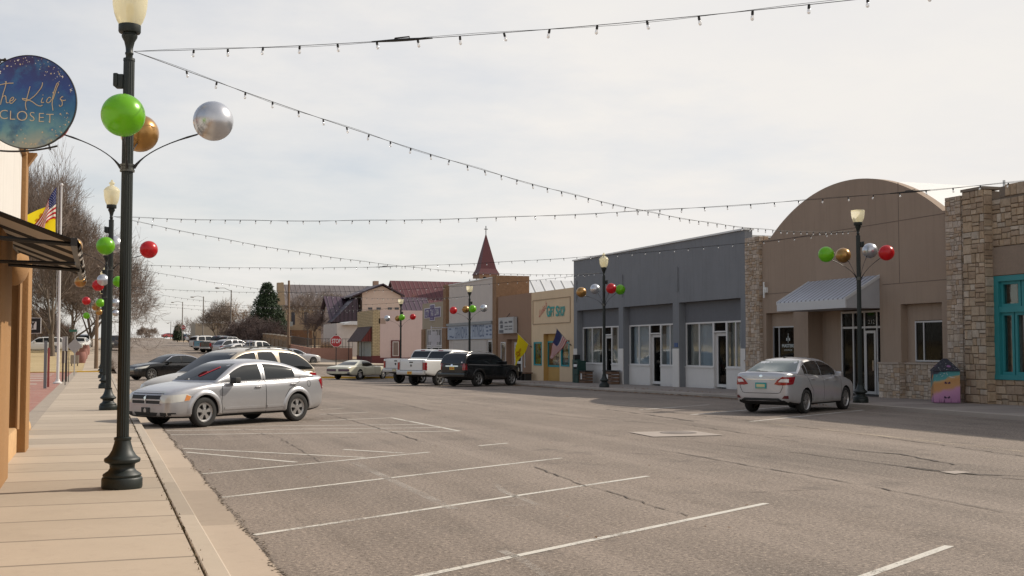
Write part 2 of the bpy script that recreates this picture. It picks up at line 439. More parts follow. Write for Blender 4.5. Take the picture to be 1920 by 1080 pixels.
# park lawn and brick paving on the left, beyond the near building
sheet('lawn', [-90, -50, -30, -20, -12, -8, -5, -3, -1.0], frange(87.4, 140, 3) + frange(150, 300, 10), GRASS, 0.12)
sheet('verge', [0.3, 1.0], frange(87.4, 140, 3) + frange(150, 300, 10), GRASS, 0.10)
sheet('park_path', [-1.0, -0.4, 0.3], frange(87.4, 140, 3) + frange(150, 300, 10), SIDEW, 0.13)
sheet('brick_plaza', [-30, -16, -8, -4, -1.60], frange(21.0, 87, 1.5), BRICKP, 0.12)
sheet('cobble_edging', [-1.60, -1.23], frange(21.0, 87, 1.0), surf('cobble', (0.30, 0.25, 0.20), 0.95, fine=9, fvar=0.3, bmp=0.8, bdist=0.02), 0.126)
# light painted bars across the paving
mb = MB()
for k, y in enumerate((52, 58, 64, 69, 73, 77, 81)):
    mb.face([(-14, y, 0.126), (-2.6, y, 0.126), (-2.6, y + 1.3, 0.126), (-14, y + 1.3, 0.126)])
structure(mb.build('paving_band', surf('pale_paving', (0.42, 0.35, 0.29), 0.9)))

def strip(name, prof, ys, mat, smooth=None, wob=None, mats=None, mi=None):
    """extrude a cross-section [(X, dz)...] along the street"""
    mb = MB(); V = []; F = []; n = len(prof)
    for j, y in enumerate(ys):
        for (x, dz) in prof:
            xx = x + (wob(y, x) if wob else 0)
            V.append((xx, y, G(xx, y) + dz))
    for j in range(len(ys) - 1):
        for i in range(n - 1):
            F.append((j * n + i, j * n + i + 1, (j + 1) * n + i + 1, (j + 1) * n + i))
    mb.mesh(V, F); mb.m = [mi[k % (n - 1)] for k in range(len(F))] if mi else mb.m
    return structure(mb.build(name, mats or mat, smooth=smooth))
yl = frange(-25, 87, 1.0)
strip('sidewalk', [(-1.23, 0.13), (-0.3, 0.132), (0.748, 0.13), (0.748, 0.05)], yl, SIDEW)
strip('kerb', [(0.770, 0.04), (0.770, 0.124), (0.780, 0.129), (0.925, 0.126), (0.94, 0.112), (0.975, 0.03), (0.98, -0.05)], yl, KERB, smooth=25)
strip('gutter', [(0.955, 0.022), (1.0, 0.014), (1.372, 0.012), (1.373, -0.05)], yl, GUT)
strip('joint_grit', [(0.70, 0.105), (0.80, 0.105)], yl, surf('grit', (0.11, 0.088, 0.068), 1.0, fine=30, fvar=0.3))
yr = frange(-25, 89, 1.0)
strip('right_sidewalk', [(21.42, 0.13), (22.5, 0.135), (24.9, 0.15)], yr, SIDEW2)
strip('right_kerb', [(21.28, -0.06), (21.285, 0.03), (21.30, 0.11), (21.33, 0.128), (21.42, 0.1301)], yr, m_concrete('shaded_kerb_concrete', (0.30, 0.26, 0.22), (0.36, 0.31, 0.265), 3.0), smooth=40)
# yellow painted corner kerbs
mb = MB()
for (x0, x1) in ((-14.0, -1.3),):
    mb.box((x0, 87.0, -0.1), (x1, 87.4, 0.17))
mb.build('yellow_kerb', YELLOWK)
def rename_last(kind, lab, cat):
    o = scene.objects[-1]
structure(scene.objects['yellow_kerb'])
mb = MB(); mb.prism([(-1.3, 86.6, -0.05), (0.4, 87.0, -0.05), (0.4, 87.7, -0.05), (-1.3, 87.7, -0.05)], (0, 0, 0.26)); structure(mb.build('yellow_kerb', YELLOWK))
# bulb-out at the near right corner with yellow face
def bulb(name, pts, z0, dz, top, side):
    mb = MB(); n = len(pts)
    T = [(x, y, G(x, y) + dz) for x, y in pts]; B = [(x, y, G(x, y) - 0.1) for x, y in pts]
    mb.face(T, 0)
    for i in range(n):
        j = (i + 1) % n; mb.face([T[i], T[j], B[j], B[i]], 1)
    return structure(mb.build(name, [top, side]))
bulb('corner_island', [(14.3, 87.2), (15.5, 86.2), (18.2, 85.6), (21.25, 85.4), (21.25, 92), (19, 91.5), (16, 89.5), (14.6, 88.3)], 0, 0.14, ASPH, YELLOWK)
# far corner sidewalk beyond the cross street
bulb('far_corner_sidewalk', [(17.8, 108), (18.6, 105.6), (20.2, 104.3), (24, 104.0), (60, 104.0), (60, 106.5), (24.8, 106.5), (21.5, 110), (21.5, 150), (17.8, 150)], 0, 0.15, SIDEW, KERB)
strip('far_kerb', [(0.28, 0.0), (0.285, 0.13), (0.5, 0.13), (0.51, -0.05)], frange(104, 300, 4), KERB)
sheet('far_yard', [21.5, 24, 30, 40, 60, 100], frange(106.5, 140, 3) + frange(150, 300, 10), DIRT, 0.02)

# ------------------------------------------------------------------ markings
def m_paint(name, wear0, wear1, col=(0.70, 0.68, 0.62), mx=1.0):
    m, nt, b = new_mat(name); v = mapped(nt)
    n1 = noise(nt, v, 26, 4, 0.8); n2 = noise(nt, v, 1.1, 4, 0.6)
    a = math_n(nt, 'ADD', math_n(nt, 'MULTIPLY', n1, 0.55), math_n(nt, 'MULTIPLY', n2, 0.45))
    f = ramp(nt, a, [(wear0, 0), (wear1, mx)])
    tr = N(nt, 'ShaderNodeBsdfTransparent'); ms = N(nt, 'ShaderNodeMixShader')
    nt.links.new(f, ms.inputs[0]); nt.links.new(tr.outputs[0], ms.inputs[1]); nt.links.new(b.outputs[0], ms.inputs[2])
    nt.links.new(ms.outputs[0], nt.nodes['Material Output'].inputs[0])
    b.inputs['Base Color'].default_value = (*col, 1); b.inputs['Roughness'].default_value = 0.8; return m
PAINT = m_paint('road_paint', 0.37, 0.49, (0.60, 0.57, 0.51), .9); FAINT = m_paint('worn_road_paint', 0.46, 0.62, (0.50, 0.46, 0.41), 0.75)
WARM = m_paint('worn_yellow_paint', 0.42, 0.60, (0.60, 0.50, 0.36), 0.7)
mb = MB()
def line(p, q, wd=0.085, mi=0, st=0.5, dz=0.004):
    p = Vector((p[0], p[1], 0)); q = Vector((q[0], q[1], 0)); d = (q - p); L = d.length; d.normalize(); n = Vector((-d.y, d.x, 0)) * wd / 2
    k = max(1, int(L / st)); P = [p + d * (L * i / k) for i in range(k + 1)]
    for a, b in zip(P, P[1:]):
        mb.face([(c.x, c.y, G(c.x, c.y) + dz) for c in (a - n, b - n, b + n, a + n)], mi)
SD = Vector((0.862, 0.5075, 0))
def stall(px, py, mi=0, wd=0.085, Ln=None):
    e = onZ(px, py, 0.0); L = (e.x - 1.42) / SD.x if Ln is None else Ln
    line(e - SD * L, e, wd, mi)
for (px, py) in ((1437, 944), (1215, 893), (1053, 859), (805, 848)): stall(px, py)
stall(1780, 1024, 0)
stall(952, 831, 0, 0.09, 0.8)
for (a, b) in (((343, 841), (683, 858)), ((349, 848), (556, 867)), ((644, 843), (759, 850)), ((321, 815.5), (860, 808.5)), ((312, 807.5), (830, 802)),
               ((300, 801), (800, 796)), ((600, 789), (735, 783.5)), ((734, 783.5), (862, 808.5)), ((600, 777), (690, 773)), ((600, 768), (645, 765.5))):
    line(onG(*a), onG(*b), 0.09, 0)
for (a, b) in (((663, 867), (850, 955)),): line(onG(*a), onG(*b), 0.13, 1)
for (a, b) in (((930, 908), (944, 922)), ((944, 922), (1010, 948)), ((910, 950), (1000, 947)), ((940, 1033), (975, 1048)), ((975, 1048), (1040, 1090))): line(onG(*a), onG(*b), 0.09, 1)
for (a, b) in (((1406.5, 790.6), (1619, 769)), ((1295, 778), (1480, 762)), ((1200, 768.5), (1330, 759))): line(onG(*a), onG(*b), 0.10, 0)
for (a, b) in (((1100, 760), (1200, 754)), ((940, 744.5), (1000, 741))): line(onG(*a), onG(*b), 0.09, 1)
line((14.9, 24.8), (14.9, -5), 0.10, 2); line((16.6, 25.6), (16.6, 0), 0.09, 2)
structure(mb.build('road_markings', [PAINT, FAINT, WARM]))
# cracks and patches
mb = MB(); rc = random.Random(3)
def crack(pts, wd=0.03, mi=0):
    P = [onG(*p) for p in pts]; Q = []
    for a, b in zip(P, P[1:]):
        k = max(2, int((b - a).length / 0.25))
        for i in range(k):
            c = a.lerp(b, i / k); Q.append(Vector((c.x + rc.uniform(-.035, .035), c.y + rc.uniform(-.05, .05), 0)))
    Q.append(P[-1])
    for a, b in zip(Q, Q[1:]):
        d = Vector((b.x - a.x, b.y - a.y, 0)).normalized(); n = Vector((-d.y, d.x, 0)); wa = wd * rc.uniform(.1, .9) / 2
        mb.face([(c.x, c.y, G(c.x, c.y) + 0.0085) for c in (a - n * wa, b - n * wa, b + n * wa, a + n * wa)], mi)
crack([(600, 733), (730, 752), (806, 770), (900, 769), (1010, 776), (1180, 791), (1290, 797), (1390, 812), (1500, 829)], .05)
crack([(610, 776), (700, 800), (785, 826), (900, 823), (960, 825)], .045)
crack([(1240, 844), (1320, 858), (1400, 873), (1510, 891), (1630, 912), (1810, 947), (1920, 968)], .05)
crack([(1370, 924), (1480, 921), (1600, 912)], .03); crack([(1000, 876), (1090, 908), (1180, 935), (1290, 968)], .035)
crack([(1180, 824), (1300, 828), (1500, 850), (1700, 876), (1780, 885), (1920, 900)], .04)
crack([(880, 745), (1010, 750), (1150, 762), (1300, 778), (1500, 800), (1700, 826), (1920, 856)], .05)
crack([(1570, 840), (1620, 846), (1690, 852), (1790, 872)], .10); crack([(1140, 768), (1200, 776), (1300, 790)], .12)
crack([(1700, 876), (1760, 884), (1830, 890), (1920, 893)], .14); crack([(450, 805), (520, 820), (556, 838), (575, 850), (600, 866)], .02)
structure(mb.build('road_cracks', surf('crack_tar', (0.10, 0.083, 0.07), 0.9, fine=25, fvar=0.3)))
mb = MB(); q = [onG(*p) for p in ((1178, 811), (1225, 820), (1358, 817), (1300, 808.5))]
mb.face([(c.x, c.y, c.z + 0.012) for c in q]); structure(mb.build('concrete_patch', surf('patch_concrete', (0.34, 0.29, 0.25), 0.9, var=0.15)))
mb = MB(); q = [onG(*p) for p in ((1762, 886), (1790, 890), (1822, 887), (1795, 884))]
mb.face([(c.x, c.y, c.z + 0.012) for c in q]); structure(mb.build('concrete_patch', MATS['patch_concrete']))
def cover(px, py, r, label, dz=0.016):
    c = onG(px, py); mb = MB(); mb.lathe([(0, .012), (r * .5, .012), (r * .52, .009), (r * .8, .009), (r * .82, .012), (r, .012), (r, 0)], 28, (c.x, c.y, c.z + dz - .01))
    tag(mb.build('manhole_cover', surf('cast_iron', (0.19, 0.16, 0.14), 0.8, 0.1), smooth=30), label, 'manhole cover')
cover(1272, 812.5, .38, 'round iron manhole cover set in the pale concrete patch mid street')
cover(1372, 738.5, .34, 'dark iron cover in the sidewalk ramp just left of the parked silver sedan', 0.14)
# fallen leaves drifted along the right kerb
mb = MB(); rl = random.Random(5)
for i in range(2600):
    y = rl.uniform(31, 64); x = 21.27 - abs(rl.gauss(0, .10)) - (0.5 * rl.random() ** 4)
    if rl.random() < .12: x = rl.uniform(21.5, 22.4)
    z = G(x, y) + (0.134 if x > 21.3 else 0.006) + rl.uniform(0, .02); s_ = rl.uniform(.018, .045); a = rl.uniform(0, 6.28)
    u = Vector((math.cos(a), math.sin(a), rl.uniform(-.4, .4))) * s_; v_ = Vector((-math.sin(a), math.cos(a), rl.uniform(-.4, .4))) * s_ * .6; c = Vector((x, y, z + .01))
    k = rl.uniform(.5, 1.2); mb.face([c - u, c - v_, c + u, c + v_], 0, (0.26 * k, 0.14 * k, 0.06 * k))
for i in range(60):
    x, y = rl.uniform(1.0, 9), rl.uniform(6, 30); a = rl.uniform(0, 6.28); s_ = rl.uniform(.012, .03)
    u = Vector((math.cos(a), math.sin(a), .2)) * s_; v_ = Vector((-math.sin(a), math.cos(a), -.1)) * s_ * .6; c = Vector((x, y, .018))
    k = rl.uniform(.4, 1.1); mb.face([c - u, c - v_, c + u, c + v_], 0, (0.24 * k, 0.13 * k, 0.06 * k))
for i in range(900):      # weeds and grit in the joint behind the left kerb
    y = 5 + 40 * rl.random() ** 1.6; x = .755 + rl.gauss(0, .018); c = Vector((x, y, .10)); a = rl.uniform(0, 6.28); s_ = rl.uniform(.008, .022)
    u = Vector((math.cos(a), math.sin(a), 0)) * s_; h_ = Vector((rl.uniform(-.01, .01), rl.uniform(-.01, .01), rl.uniform(.03, .055)))
    k = rl.uniform(.4, 1.3); mb.face([c - u, c + u, c + h_], 0, (0.14 * k, 0.11 * k, 0.06 * k))
for i in range(2600):     # grit and dry grass along the ragged edge of the asphalt
    y = 4 + 40 * rl.random() ** 1.5; x = 1.385 + rl.gauss(0, .018) + .02 * math.sin(y * 3.1); c = Vector((x, y, .016)); a = rl.uniform(0, 6.28); s_ = rl.uniform(.006, .018)
    u = Vector((math.cos(a), math.sin(a), .1)) * s_; v_ = Vector((-math.sin(a), math.cos(a), .3)) * s_ * .7; k = rl.uniform(.4, 1.2)
    mb.face([c - u, c - v_, c + u, c + v_], 0, (0.10 * k, 0.075 * k, 0.05 * k))
o = mb.build('fallen_leaves', vcol('leaf_litter', bmp=0)); tag(o, 'dry brown leaves and grit gathered along the kerbs', 'leaves', kind='stuff')
# ------------------------------------------------------------------ cars
TAIL = flat('tail_lamp_red', (0.26, 0.005, 0.010), 0.15, coat=1.0)
LAMP = flat('head_lamp_glass', (0.62, 0.61, 0.55), 0.15, 0.1, coat=1.0)
LAMPD = flat('smoked_lamp', (0.10, 0.10, 0.10), 0.12, 0.2, coat=1.0)
AMBER = flat('amber_lens', (0.62, 0.20, 0.02), 0.2, coat=1.0)
WHITEL = flat('reverse_lens', (0.65, 0.62, 0.60), 0.15, coat=1.0)
PLAST = flat('black_plastic', (0.018, 0.018, 0.018), 0.6)
SEAM = flat('panel_gap', (0.012, 0.012, 0.012), 0.9)
RIM = flat('rim_silver', (0.42, 0.41, 0.40), 0.35, 0.7)
PLATE_Y = flat('plate_yellow', (0.62, 0.42, 0.04), 0.5)
PLATE_T = flat('plate_teal', (0.03, 0.30, 0.30), 0.5)
PLATE_R = flat('plate_print', (0.45, 0.05, 0.03), 0.5)
PLATE_W = flat('plate_print_pale', (0.6, 0.55, 0.3), 0.5)

def clip_grid(poly, cell):
    """planar polygon (2D) cut into a grid of small faces"""
    bm = bmesh.new(); vs = [bm.verts.new((p[0], p[1], 0)) for p in poly]; bm.faces.new(vs)
    xs = [p[0] for p in poly]; ys = [p[1] for p in poly]
    for lo, hi_, no in ((min(xs), max(xs), (1, 0, 0)), (min(ys), max(ys), (0, 1, 0))):
        k = int((hi_ - lo) / cell)
        for i in range(1, k + 1):
            c = lo + (hi_ - lo) * i / (k + 1)
            bmesh.ops.bisect_plane(bm, geom=bm.verts[:] + bm.edges[:] + bm.faces[:], dist=1e-6, plane_co=[c * abs(no[0]), c * abs(no[1]), 0], plane_no=no)
    bmesh.ops.triangulate(bm, faces=[f for f in bm.faces if len(f.verts) > 4])
    bm.verts.index_update()
    V = [tuple(v.co[:2]) for v in bm.verts]; F = [[v.index for v in f.verts] for f in bm.faces]
    Bd = [(e.verts[0].index, e.verts[1].index) for e in bm.edges if e.is_boundary]
    bm.free(); return V, F, Bd
class Caster:
    def __init__(s, me): s.t = BVHTree.FromPolygons([v.co for v in me.vertices], [tuple(p.vertices) for p in me.polygons])
    def hit(s, o, d):
        h = s.t.ray_cast(Vector(o), Vector(d)); return h
    def decal(s, mb, poly, view, off=0.006, cell=0.09, mi=0, skirt=0.012):
        """lay a trim panel on the body, seen from: L R (x,z)  F B (y,z)  T (x,y)"""
        V, F, Bd = clip_grid(poly, cell); P = []; ok = []
        for (a, b) in V:
            if view == 'L': o, d = (a, 3, b), (0, -1, 0)
            elif view == 'R': o, d = (a, -3, b), (0, 1, 0)
            elif view == 'F': o, d = (6, a, b), (-1, 0, 0)
            elif view == 'B': o, d = (-6, a, b), (1, 0, 0)
            else: o, d = (a, b, 4), (0, 0, -1)
            h = s.hit(o, d)
            if h[0] is None: P.append(None); continue
            n = h[1]
            if n.dot(Vector(d)) > 0: n = -n
            if view in 'FB' and abs(n.y) > .93: P.append(None); continue
            P.append(h[0] + n * off)
        F = [f for f in F if all(P[i] is not None for i in f)]
        used = {}; VV = []
        dv = {'L': Vector((0, -1, 0)), 'R': Vector((0, 1, 0)), 'F': Vector((-1, 0, 0)), 'B': Vector((1, 0, 0)), 'T': Vector((0, 0, -1))}[view]
        for i, p in enumerate(P):
            if p is not None: used[i] = len(VV); VV.append(p)
        FF = [tuple(used[i] for i in f) for f in F]
        if skirt:
            sk = {}
            for a, b in Bd:
                if a in used and b in used:
                    for q in (a, b):
                        if q not in sk: sk[q] = len(VV); VV.append(P[q] + dv * (off + skirt))
                    FF.append((used[a], used[b], sk[b], sk[a]))
        mb.mesh(VV, FF, mi)
    def strip(s, mb, pts, view, wd=0.012, off=0.003, mi=0, st=0.07):
        Q = []
        for a, b in zip(pts, pts[1:]):
            L = math.hypot(b[0] - a[0], b[1] - a[1]); k = max(1, int(L / st))
            for i in range(k): Q.append((a[0] + (b[0] - a[0]) * i / k, a[1] + (b[1] - a[1]) * i / k))
        Q.append(pts[-1]); prev = None
        for i, q in enumerate(Q):
            a = Q[max(0, i - 1)]; b = Q[min(len(Q) - 1, i + 1)]; dx, dy = b[0] - a[0], b[1] - a[1]; l = math.hypot(dx, dy) or 1
            nx, ny = -dy / l * wd / 2, dx / l * wd / 2; pr = []
            for sgn in (-1, 1):
                A, B = q[0] + nx * sgn, q[1] + ny * sgn
                if view == 'L': o, d = (A, 3, B), (0, -1, 0)
                elif view == 'R': o, d = (A, -3, B), (0, 1, 0)
                elif view == 'F': o, d = (6, A, B), (-1, 0, 0)
                elif view == 'B': o, d = (-6, A, B), (1, 0, 0)
                else: o, d = (A, B, 4), (0, 0, -1)
                h = s.hit(o, d)
                pr.append(None if h[0] is None else h[0] - Vector(d) * off)
            if prev and all(x is not None for x in prev + pr): mb.face([prev[0], pr[0], pr[1], prev[1]], mi)
            prev = pr

def wheel_parts(R_, wd, style, rimr, rmat):
    """meshes of a wheel about the Y axis, outer side toward +Y"""
    ty = MB(); h = wd / 2
    prof = [(rimr * .97, -h * .75), (rimr * 1.02, -h * .95), (R_ * .86, -h), (R_ * .97, -h * .86), (R_, -h * .6), (R_, h * .6), (R_ * .97, h * .86), (R_ * .86, h), (rimr * 1.03, h * .93), (rimr * .98, h * .72), (rimr * .98, -h * .75)]
    ty.lathe(prof, 36, axis='Y')
    rm = MB()
    rm.lathe([(rimr * .98, -h * .7), (rimr * .90, -h * .2), (rimr * .90, h * .35), (rimr * .97, h * .66), (rimr * 1.015, h * .80), (rimr * .985, h * .84), (rimr * .93, h * .66), (rimr * .885, h * .3), (rimr * .885, -h * .2)], 36, axis='Y')
    rm.lathe([(0, h * .05), (rimr * .9, h * .05)], 24, axis='Y', mi=1)
    n = {'star5': 5, 'ten': 7, 'six': 6, 'five': 5, 'dish': 0, 'eight': 8}[style]
    if style == 'star5':
        rm.lathe([(0, h * .78), (rimr * .30, h * .74), (rimr * .34, h * .60)], 20, axis='Y')
        rm.lathe([(rimr * .80, h * .62), (rimr * .93, h * .70)], 30, axis='Y')
        for k in range(n):
            a = 2 * math.pi * k / n + math.pi / 2
            for (da0, r0, da1, r1) in ((.50, .18, .30, .86),):
                P = [(r0, a - da0), (r1, a - da1), (r1, a + da1), (r0, a + da0)]
                T = [Vector((rimr * r * math.cos(t), h * (.74 if r < .5 else .66), rimr * r * math.sin(t))) for r, t in P]
                rm.prism(T, (0, -h * .45, 0))
            for q in (-.18, .18):
                rm.sphere((rimr * .45 * math.cos(a + math.pi / 5), h * .72, rimr * .45 * math.sin(a + math.pi / 5)), rimr * .035, 6, 4, 1)
    elif style == 'dish':
        rm.lathe([(0, h * .85), (rimr * .25, h * .8), (rimr * .4, h * .55), (rimr * .7, h * .5), (rimr * .9, h * .7)], 24, axis='Y')
    else:
        rm.lathe([(0, h * .72), (rimr * .17, h * .70), (rimr * .2, h * .55)], 18, axis='Y')
        for k in range(n):
            a = 2 * math.pi * k / n + math.pi / 2
            sp = (-.13, .13) if style == 'ten' else (0,)
            for q in sp:
                w0 = .16 if style == 'ten' else .30; w1 = .055 if style == 'ten' else .16
                P = [(.14, a - w0 + q), (.93, a - w1 + q * 1.2), (.93, a + w1 + q * 1.2), (.14, a + w0 + q)]
                T = [Vector((rimr * r * math.cos(t), h * (.70 if r < .5 else .6), rimr * r * math.sin(t))) for r, t in P]
                rm.prism(T, (0, -h * .35, 0))
    return ty, rm

def make_car(S, name, label, cat, group=None):
    L, W, H = S['L'], S['W'], S['H']; hwm = W / 2
    X = lambda s_: L / 2 - s_
    top = pchip(S['top']); hw = pchip(S['hw']) if 'hw' in S else pchip([(0, .70 * hwm), (.06, .80 * hwm), (.28, .93 * hwm), (.8, .99 * hwm), (L * .5, hwm), (L - .8, .985 * hwm), (L - .3, .93 * hwm), (L - .06, .85 * hwm), (L, .76 * hwm)])
    bot = pchip(S['bot']); roof = pchip(S['roof'])
    g0, g1 = S['roof'][0][0], S['roof'][-1][0]
    wb, wr = S['wb'], S['wr']; zr = max(p[1] for p in S['roof'])
    box = S.get('boxy', 0.0)
    mb = MB()
    # lower body
    ss = [0, .02, .06, .12, .2, .3] + frange(.42, L - .42, .13) + [L - .3, L - .2, L - .12, L - .06, L - .02, L]
    crown = S.get('crown', .03)
    rings = []
    for s_ in ss:
        t, b, h = top(s_), bot(s_), hw(s_); x = X(s_); d = t - b
        sh = .90 + .05 * box
        half = [(0, b), (h * .72, b), (h * .93, b + .02), (h * .985, b + .12 * d), (h * (.992 + .008 * box), b + .34 * d), (h, b + .58 * d), (h * (.985 + .01 * box), b + .82 * d), (h * (.955 + .03 * box), t - .035), (h * sh, t), (h * .60, t + crown * .8), (h * .25, t + crown), (0, t + crown)]
        ring = [(x, y, z) for y, z in half] + [(x, -y, z) for y, z in half[-2:0:-1]]
        rings.append(ring)
    n = len(rings[0])
    V = [p for r in rings for p in r]; F = []
    for i in range(len(rings) - 1):
        for k in range(n): F.append((i * n + k, i * n + (k + 1) % n, (i + 1) * n + (k + 1) % n, (i + 1) * n + k))
    F.append(tuple(range(n))); F.append(tuple((len(rings) - 1) * n + k for k in range(n - 1, -1, -1)))
    mb.mesh(V, F)
    lower_nf = len(F)
    # greenhouse
    def wz(z, s_): 
        bz = top(s_); u = max(0, min(1, (z - bz) / max(.05, zr - bz))); return wb + (wr - wb) * (u ** 1.25)
    gs = sorted(set([round(q, 3) for q in frange(g0, g1, .09)] + [round(p[0], 3) for p in S['roof']]))
    rings = []
    for s_ in gs:
        r, b = roof(s_), top(s_) - .06; x = X(s_); w_ = wz(r, s_); d = r - b
        f0 = wz(top(s_), s_)
        half = [(0, b), (f0 * .9, b), (f0, b + .01), (wz(b + .35 * d, s_) + .006, b + .35 * d), (wz(b + .7 * d, s_) + .008, b + .7 * d), (w_ + .004, r - min(.045, d * .2)), (w_ - .035, r - .004), (w_ * .6, r + .018), (w_ * .25, r + .03), (0, r + .032)]
        rings.append([(x, y, z) for y, z in half] + [(x, -y, z) for y, z in half[-2:0:-1]])
    n = len(rings[0]); V = [p for r in rings for p in r]; F = []
    for i in range(len(rings) - 1):
        for k in range(n): F.append((i * n + k, i * n + (k + 1) % n, (i + 1) * n + (k + 1) % n, (i + 1) * n + k))
    F.append(tuple(range(n))); F.append(tuple((len(rings) - 1) * n + k for k in range(n - 1, -1, -1)))
    gm = MB(); gm.mesh(V, F)
    def sub(m_, lv=1, cutter=None):
        me = bpy.data.meshes.new('tmp'); me.from_pydata(m_.v, [], m_.f); bm = bmesh.new(); bm.from_mesh(me); bmesh.ops.recalc_face_normals(bm, faces=bm.faces); bm.to_mesh(me); bm.free()
        o = bpy.data.objects.new('tmp', me); COL.objects.link(o)
        if lv:
            md = o.modifiers.new('s', 'SUBSURF'); md.levels = lv; md.render_levels = lv
        if cutter:
            bo = o.modifiers.new('b', 'BOOLEAN'); bo.object = cutter; bo.operation = 'DIFFERENCE'; bo.solver = 'EXACT'
        dg = bpy.context.evaluated_depsgraph_get(); r = bpy.data.meshes.new_from_object(o.evaluated_get(dg)); bpy.data.objects.remove(o); return r
    low = sub(mb); grn = sub(gm)
    # caster on the uncut shape
    both = MB(); both.mesh([v.co[:] for v in low.vertices], [tuple(p.vertices) for p in low.polygons]); both.mesh([v.co[:] for v in grn.vertices], [tuple(p.vertices) for p in grn.polygons])
    tm = bpy.data.meshes.new('t'); tm.from_pydata(both.v, [], both.f); ca = Caster(tm)
    # wheel wells
    wf, wrr = S['wf'], S['wr_s']; RA = S['R'] * 1.10; cz = S['R']
    cm = MB()
    for s_ in (wf, wrr):
        for sg in (1, -1):
            y0, y1 = (hwm - .30, hwm + .2) if sg > 0 else (-hwm - .2, -hwm + .30)
            cm.lathe([(0, y0), (RA, y0), (RA, y1), (0, y1)], 40, (X(s_), 0, cz + .02), axis='Y')
    if 'bed' in S:
        a, b_, zf = S['bed']; cm.box((X(b_), -hwm + .12, zf), (X(a), hwm - .12, 3))
    cme = bpy.data.meshes.new('c'); cme.from_pydata(cm.v, [], cm.f); bm = bmesh.new(); bm.from_mesh(cme); bmesh.ops.remove_doubles(bm, verts=bm.verts, dist=1e-5); bmesh.ops.recalc_face_normals(bm, faces=bm.faces); bm.to_mesh(cme); bm.free()
    co = bpy.data.objects.new('cut', cme); COL.objects.link(co)
    cutl = sub(mb, 1, co); bpy.data.objects.remove(co)
    root = thing(name, label, cat, group=group)
    body = MB()
    body.mesh([v.co[:] for v in cutl.vertices], [tuple(p.vertices) for p in cutl.polygons])
    two = S.get('paint2')
    zc = S.get('clad', 0)
    for i, p in enumerate(cutl.polygons):
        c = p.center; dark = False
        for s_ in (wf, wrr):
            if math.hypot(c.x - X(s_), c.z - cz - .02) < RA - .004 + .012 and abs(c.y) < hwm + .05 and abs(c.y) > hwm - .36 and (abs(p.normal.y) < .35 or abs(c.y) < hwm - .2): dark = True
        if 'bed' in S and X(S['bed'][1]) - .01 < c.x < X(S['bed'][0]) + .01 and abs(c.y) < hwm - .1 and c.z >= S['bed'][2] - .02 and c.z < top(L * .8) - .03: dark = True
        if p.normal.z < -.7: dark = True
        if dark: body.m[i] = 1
        elif zc and c.z < zc + (0.0 if L / 2 - abs(c.x) > .5 else .0): body.m[i] = 2
    k0 = len(body.f); body.mesh([v.co[:] for v in grn.vertices], [tuple(p.vertices) for p in grn.polygons])
    if two:
        for i in range(k0, len(body.f)): body.m[i] = 2
    paint = S['paint']
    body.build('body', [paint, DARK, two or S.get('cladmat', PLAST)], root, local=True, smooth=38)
    lod = S.get('lod', 0)
    # glass
    gf0, gf1 = S['ws']; rg0, rg1 = S['rw']
    def glasspane(nm, view, z0, z1, s_lo, w0k=.90, w1k=.88, mat=GLASS, off=.006):
        m_ = MB(); w0 = wz(z0, s_lo) * w0k; w1 = wz(z1, s_lo) * w1k; r = .05
        poly = [(-w0, z0), (w0, z0), (w1, z1 - r), (w1 - r, z1), (-w1 + r, z1), (-w1, z1 - r)]
        ca.decal(m_, poly, view, off, .12); return m_.build(nm, mat, root, local=True, smooth=30)
    wsh = glasspane('windshield', 'F', gf0, gf1, S['roof'][0][0], .93, .90)
    if not S.get('no_rear'): glasspane('rear_window', 'B', rg0, rg1, S['roof'][-1][0] - .1, S.get('rk', .88), S.get('rk', .88), S.get('rmat', GLASS))
    frame = MB()
    for sd_ in ('L', 'R'):
        for (a, b_, *sl) in S['side']:
            # window between stations a..b; slants of the ends
            la = sl[0] if sl else 0; lb = sl[1] if len(sl) > 1 else 0
            up = []; dn = []
            for s_ in frange(a - max(0, -la), b_ + max(0, lb), .06):
                zt = roof(s_) - S.get('dt', .075); zb = top(s_) + S.get('db', .035)
                fa = (s_ - a) / la if la else None; 
                up.append((s_, zt)); dn.append((s_, zb))
            zmax = max(z for _, z in up)
            # clip by slanted ends: line from (a, zb) to (a+la, ztop)
            P = []
            for s_, zt in up:
                zt2 = zt
                if la > 0 and s_ < a + la: zt2 = min(zt2, dn[0][1] + (s_ - a) / la * (zmax - dn[0][1]))
                if lb < 0 and s_ > b_ + lb: zt2 = min(zt2, dn[-1][1] + (b_ - s_) / (-lb) * (zmax - dn[-1][1]))
                P.append((s_, zt2))
            P = [(s_, z) for s_, z in P if z > top(s_) + S.get('db', .035) + .004]
            if len(P) < 2: continue
            a2, b2 = P[0][0], P[-1][0]
            poly = [(X(s_), z) for s_, z in P] + [(X(s_), top(s_) + S.get('db', .035)) for s_ in reversed(frange(a2, b2, .12))]
            m_ = MB(); ca.decal(m_, poly, sd_, .007, .06); m_.build('side_window', S.get('sglass', GLASS), root, local=True, smooth=30)
    # seams
    if lod < 2:
        todo = [(sd_, [(X(a), z) for a, z in ln]) for sd_ in ('L', 'R') for ln in S.get('seams', [])] + [('B', ln) for ln in S.get('rseams', [])] + [('F', ln) for ln in S.get('fseams', [])]
        for vw, ln in todo:
            sm = MB(); ca.strip(sm, ln, vw, .013 if lod == 0 else .018)
            if sm.f: sm.build('panel_gap', SEAM, root, local=True)
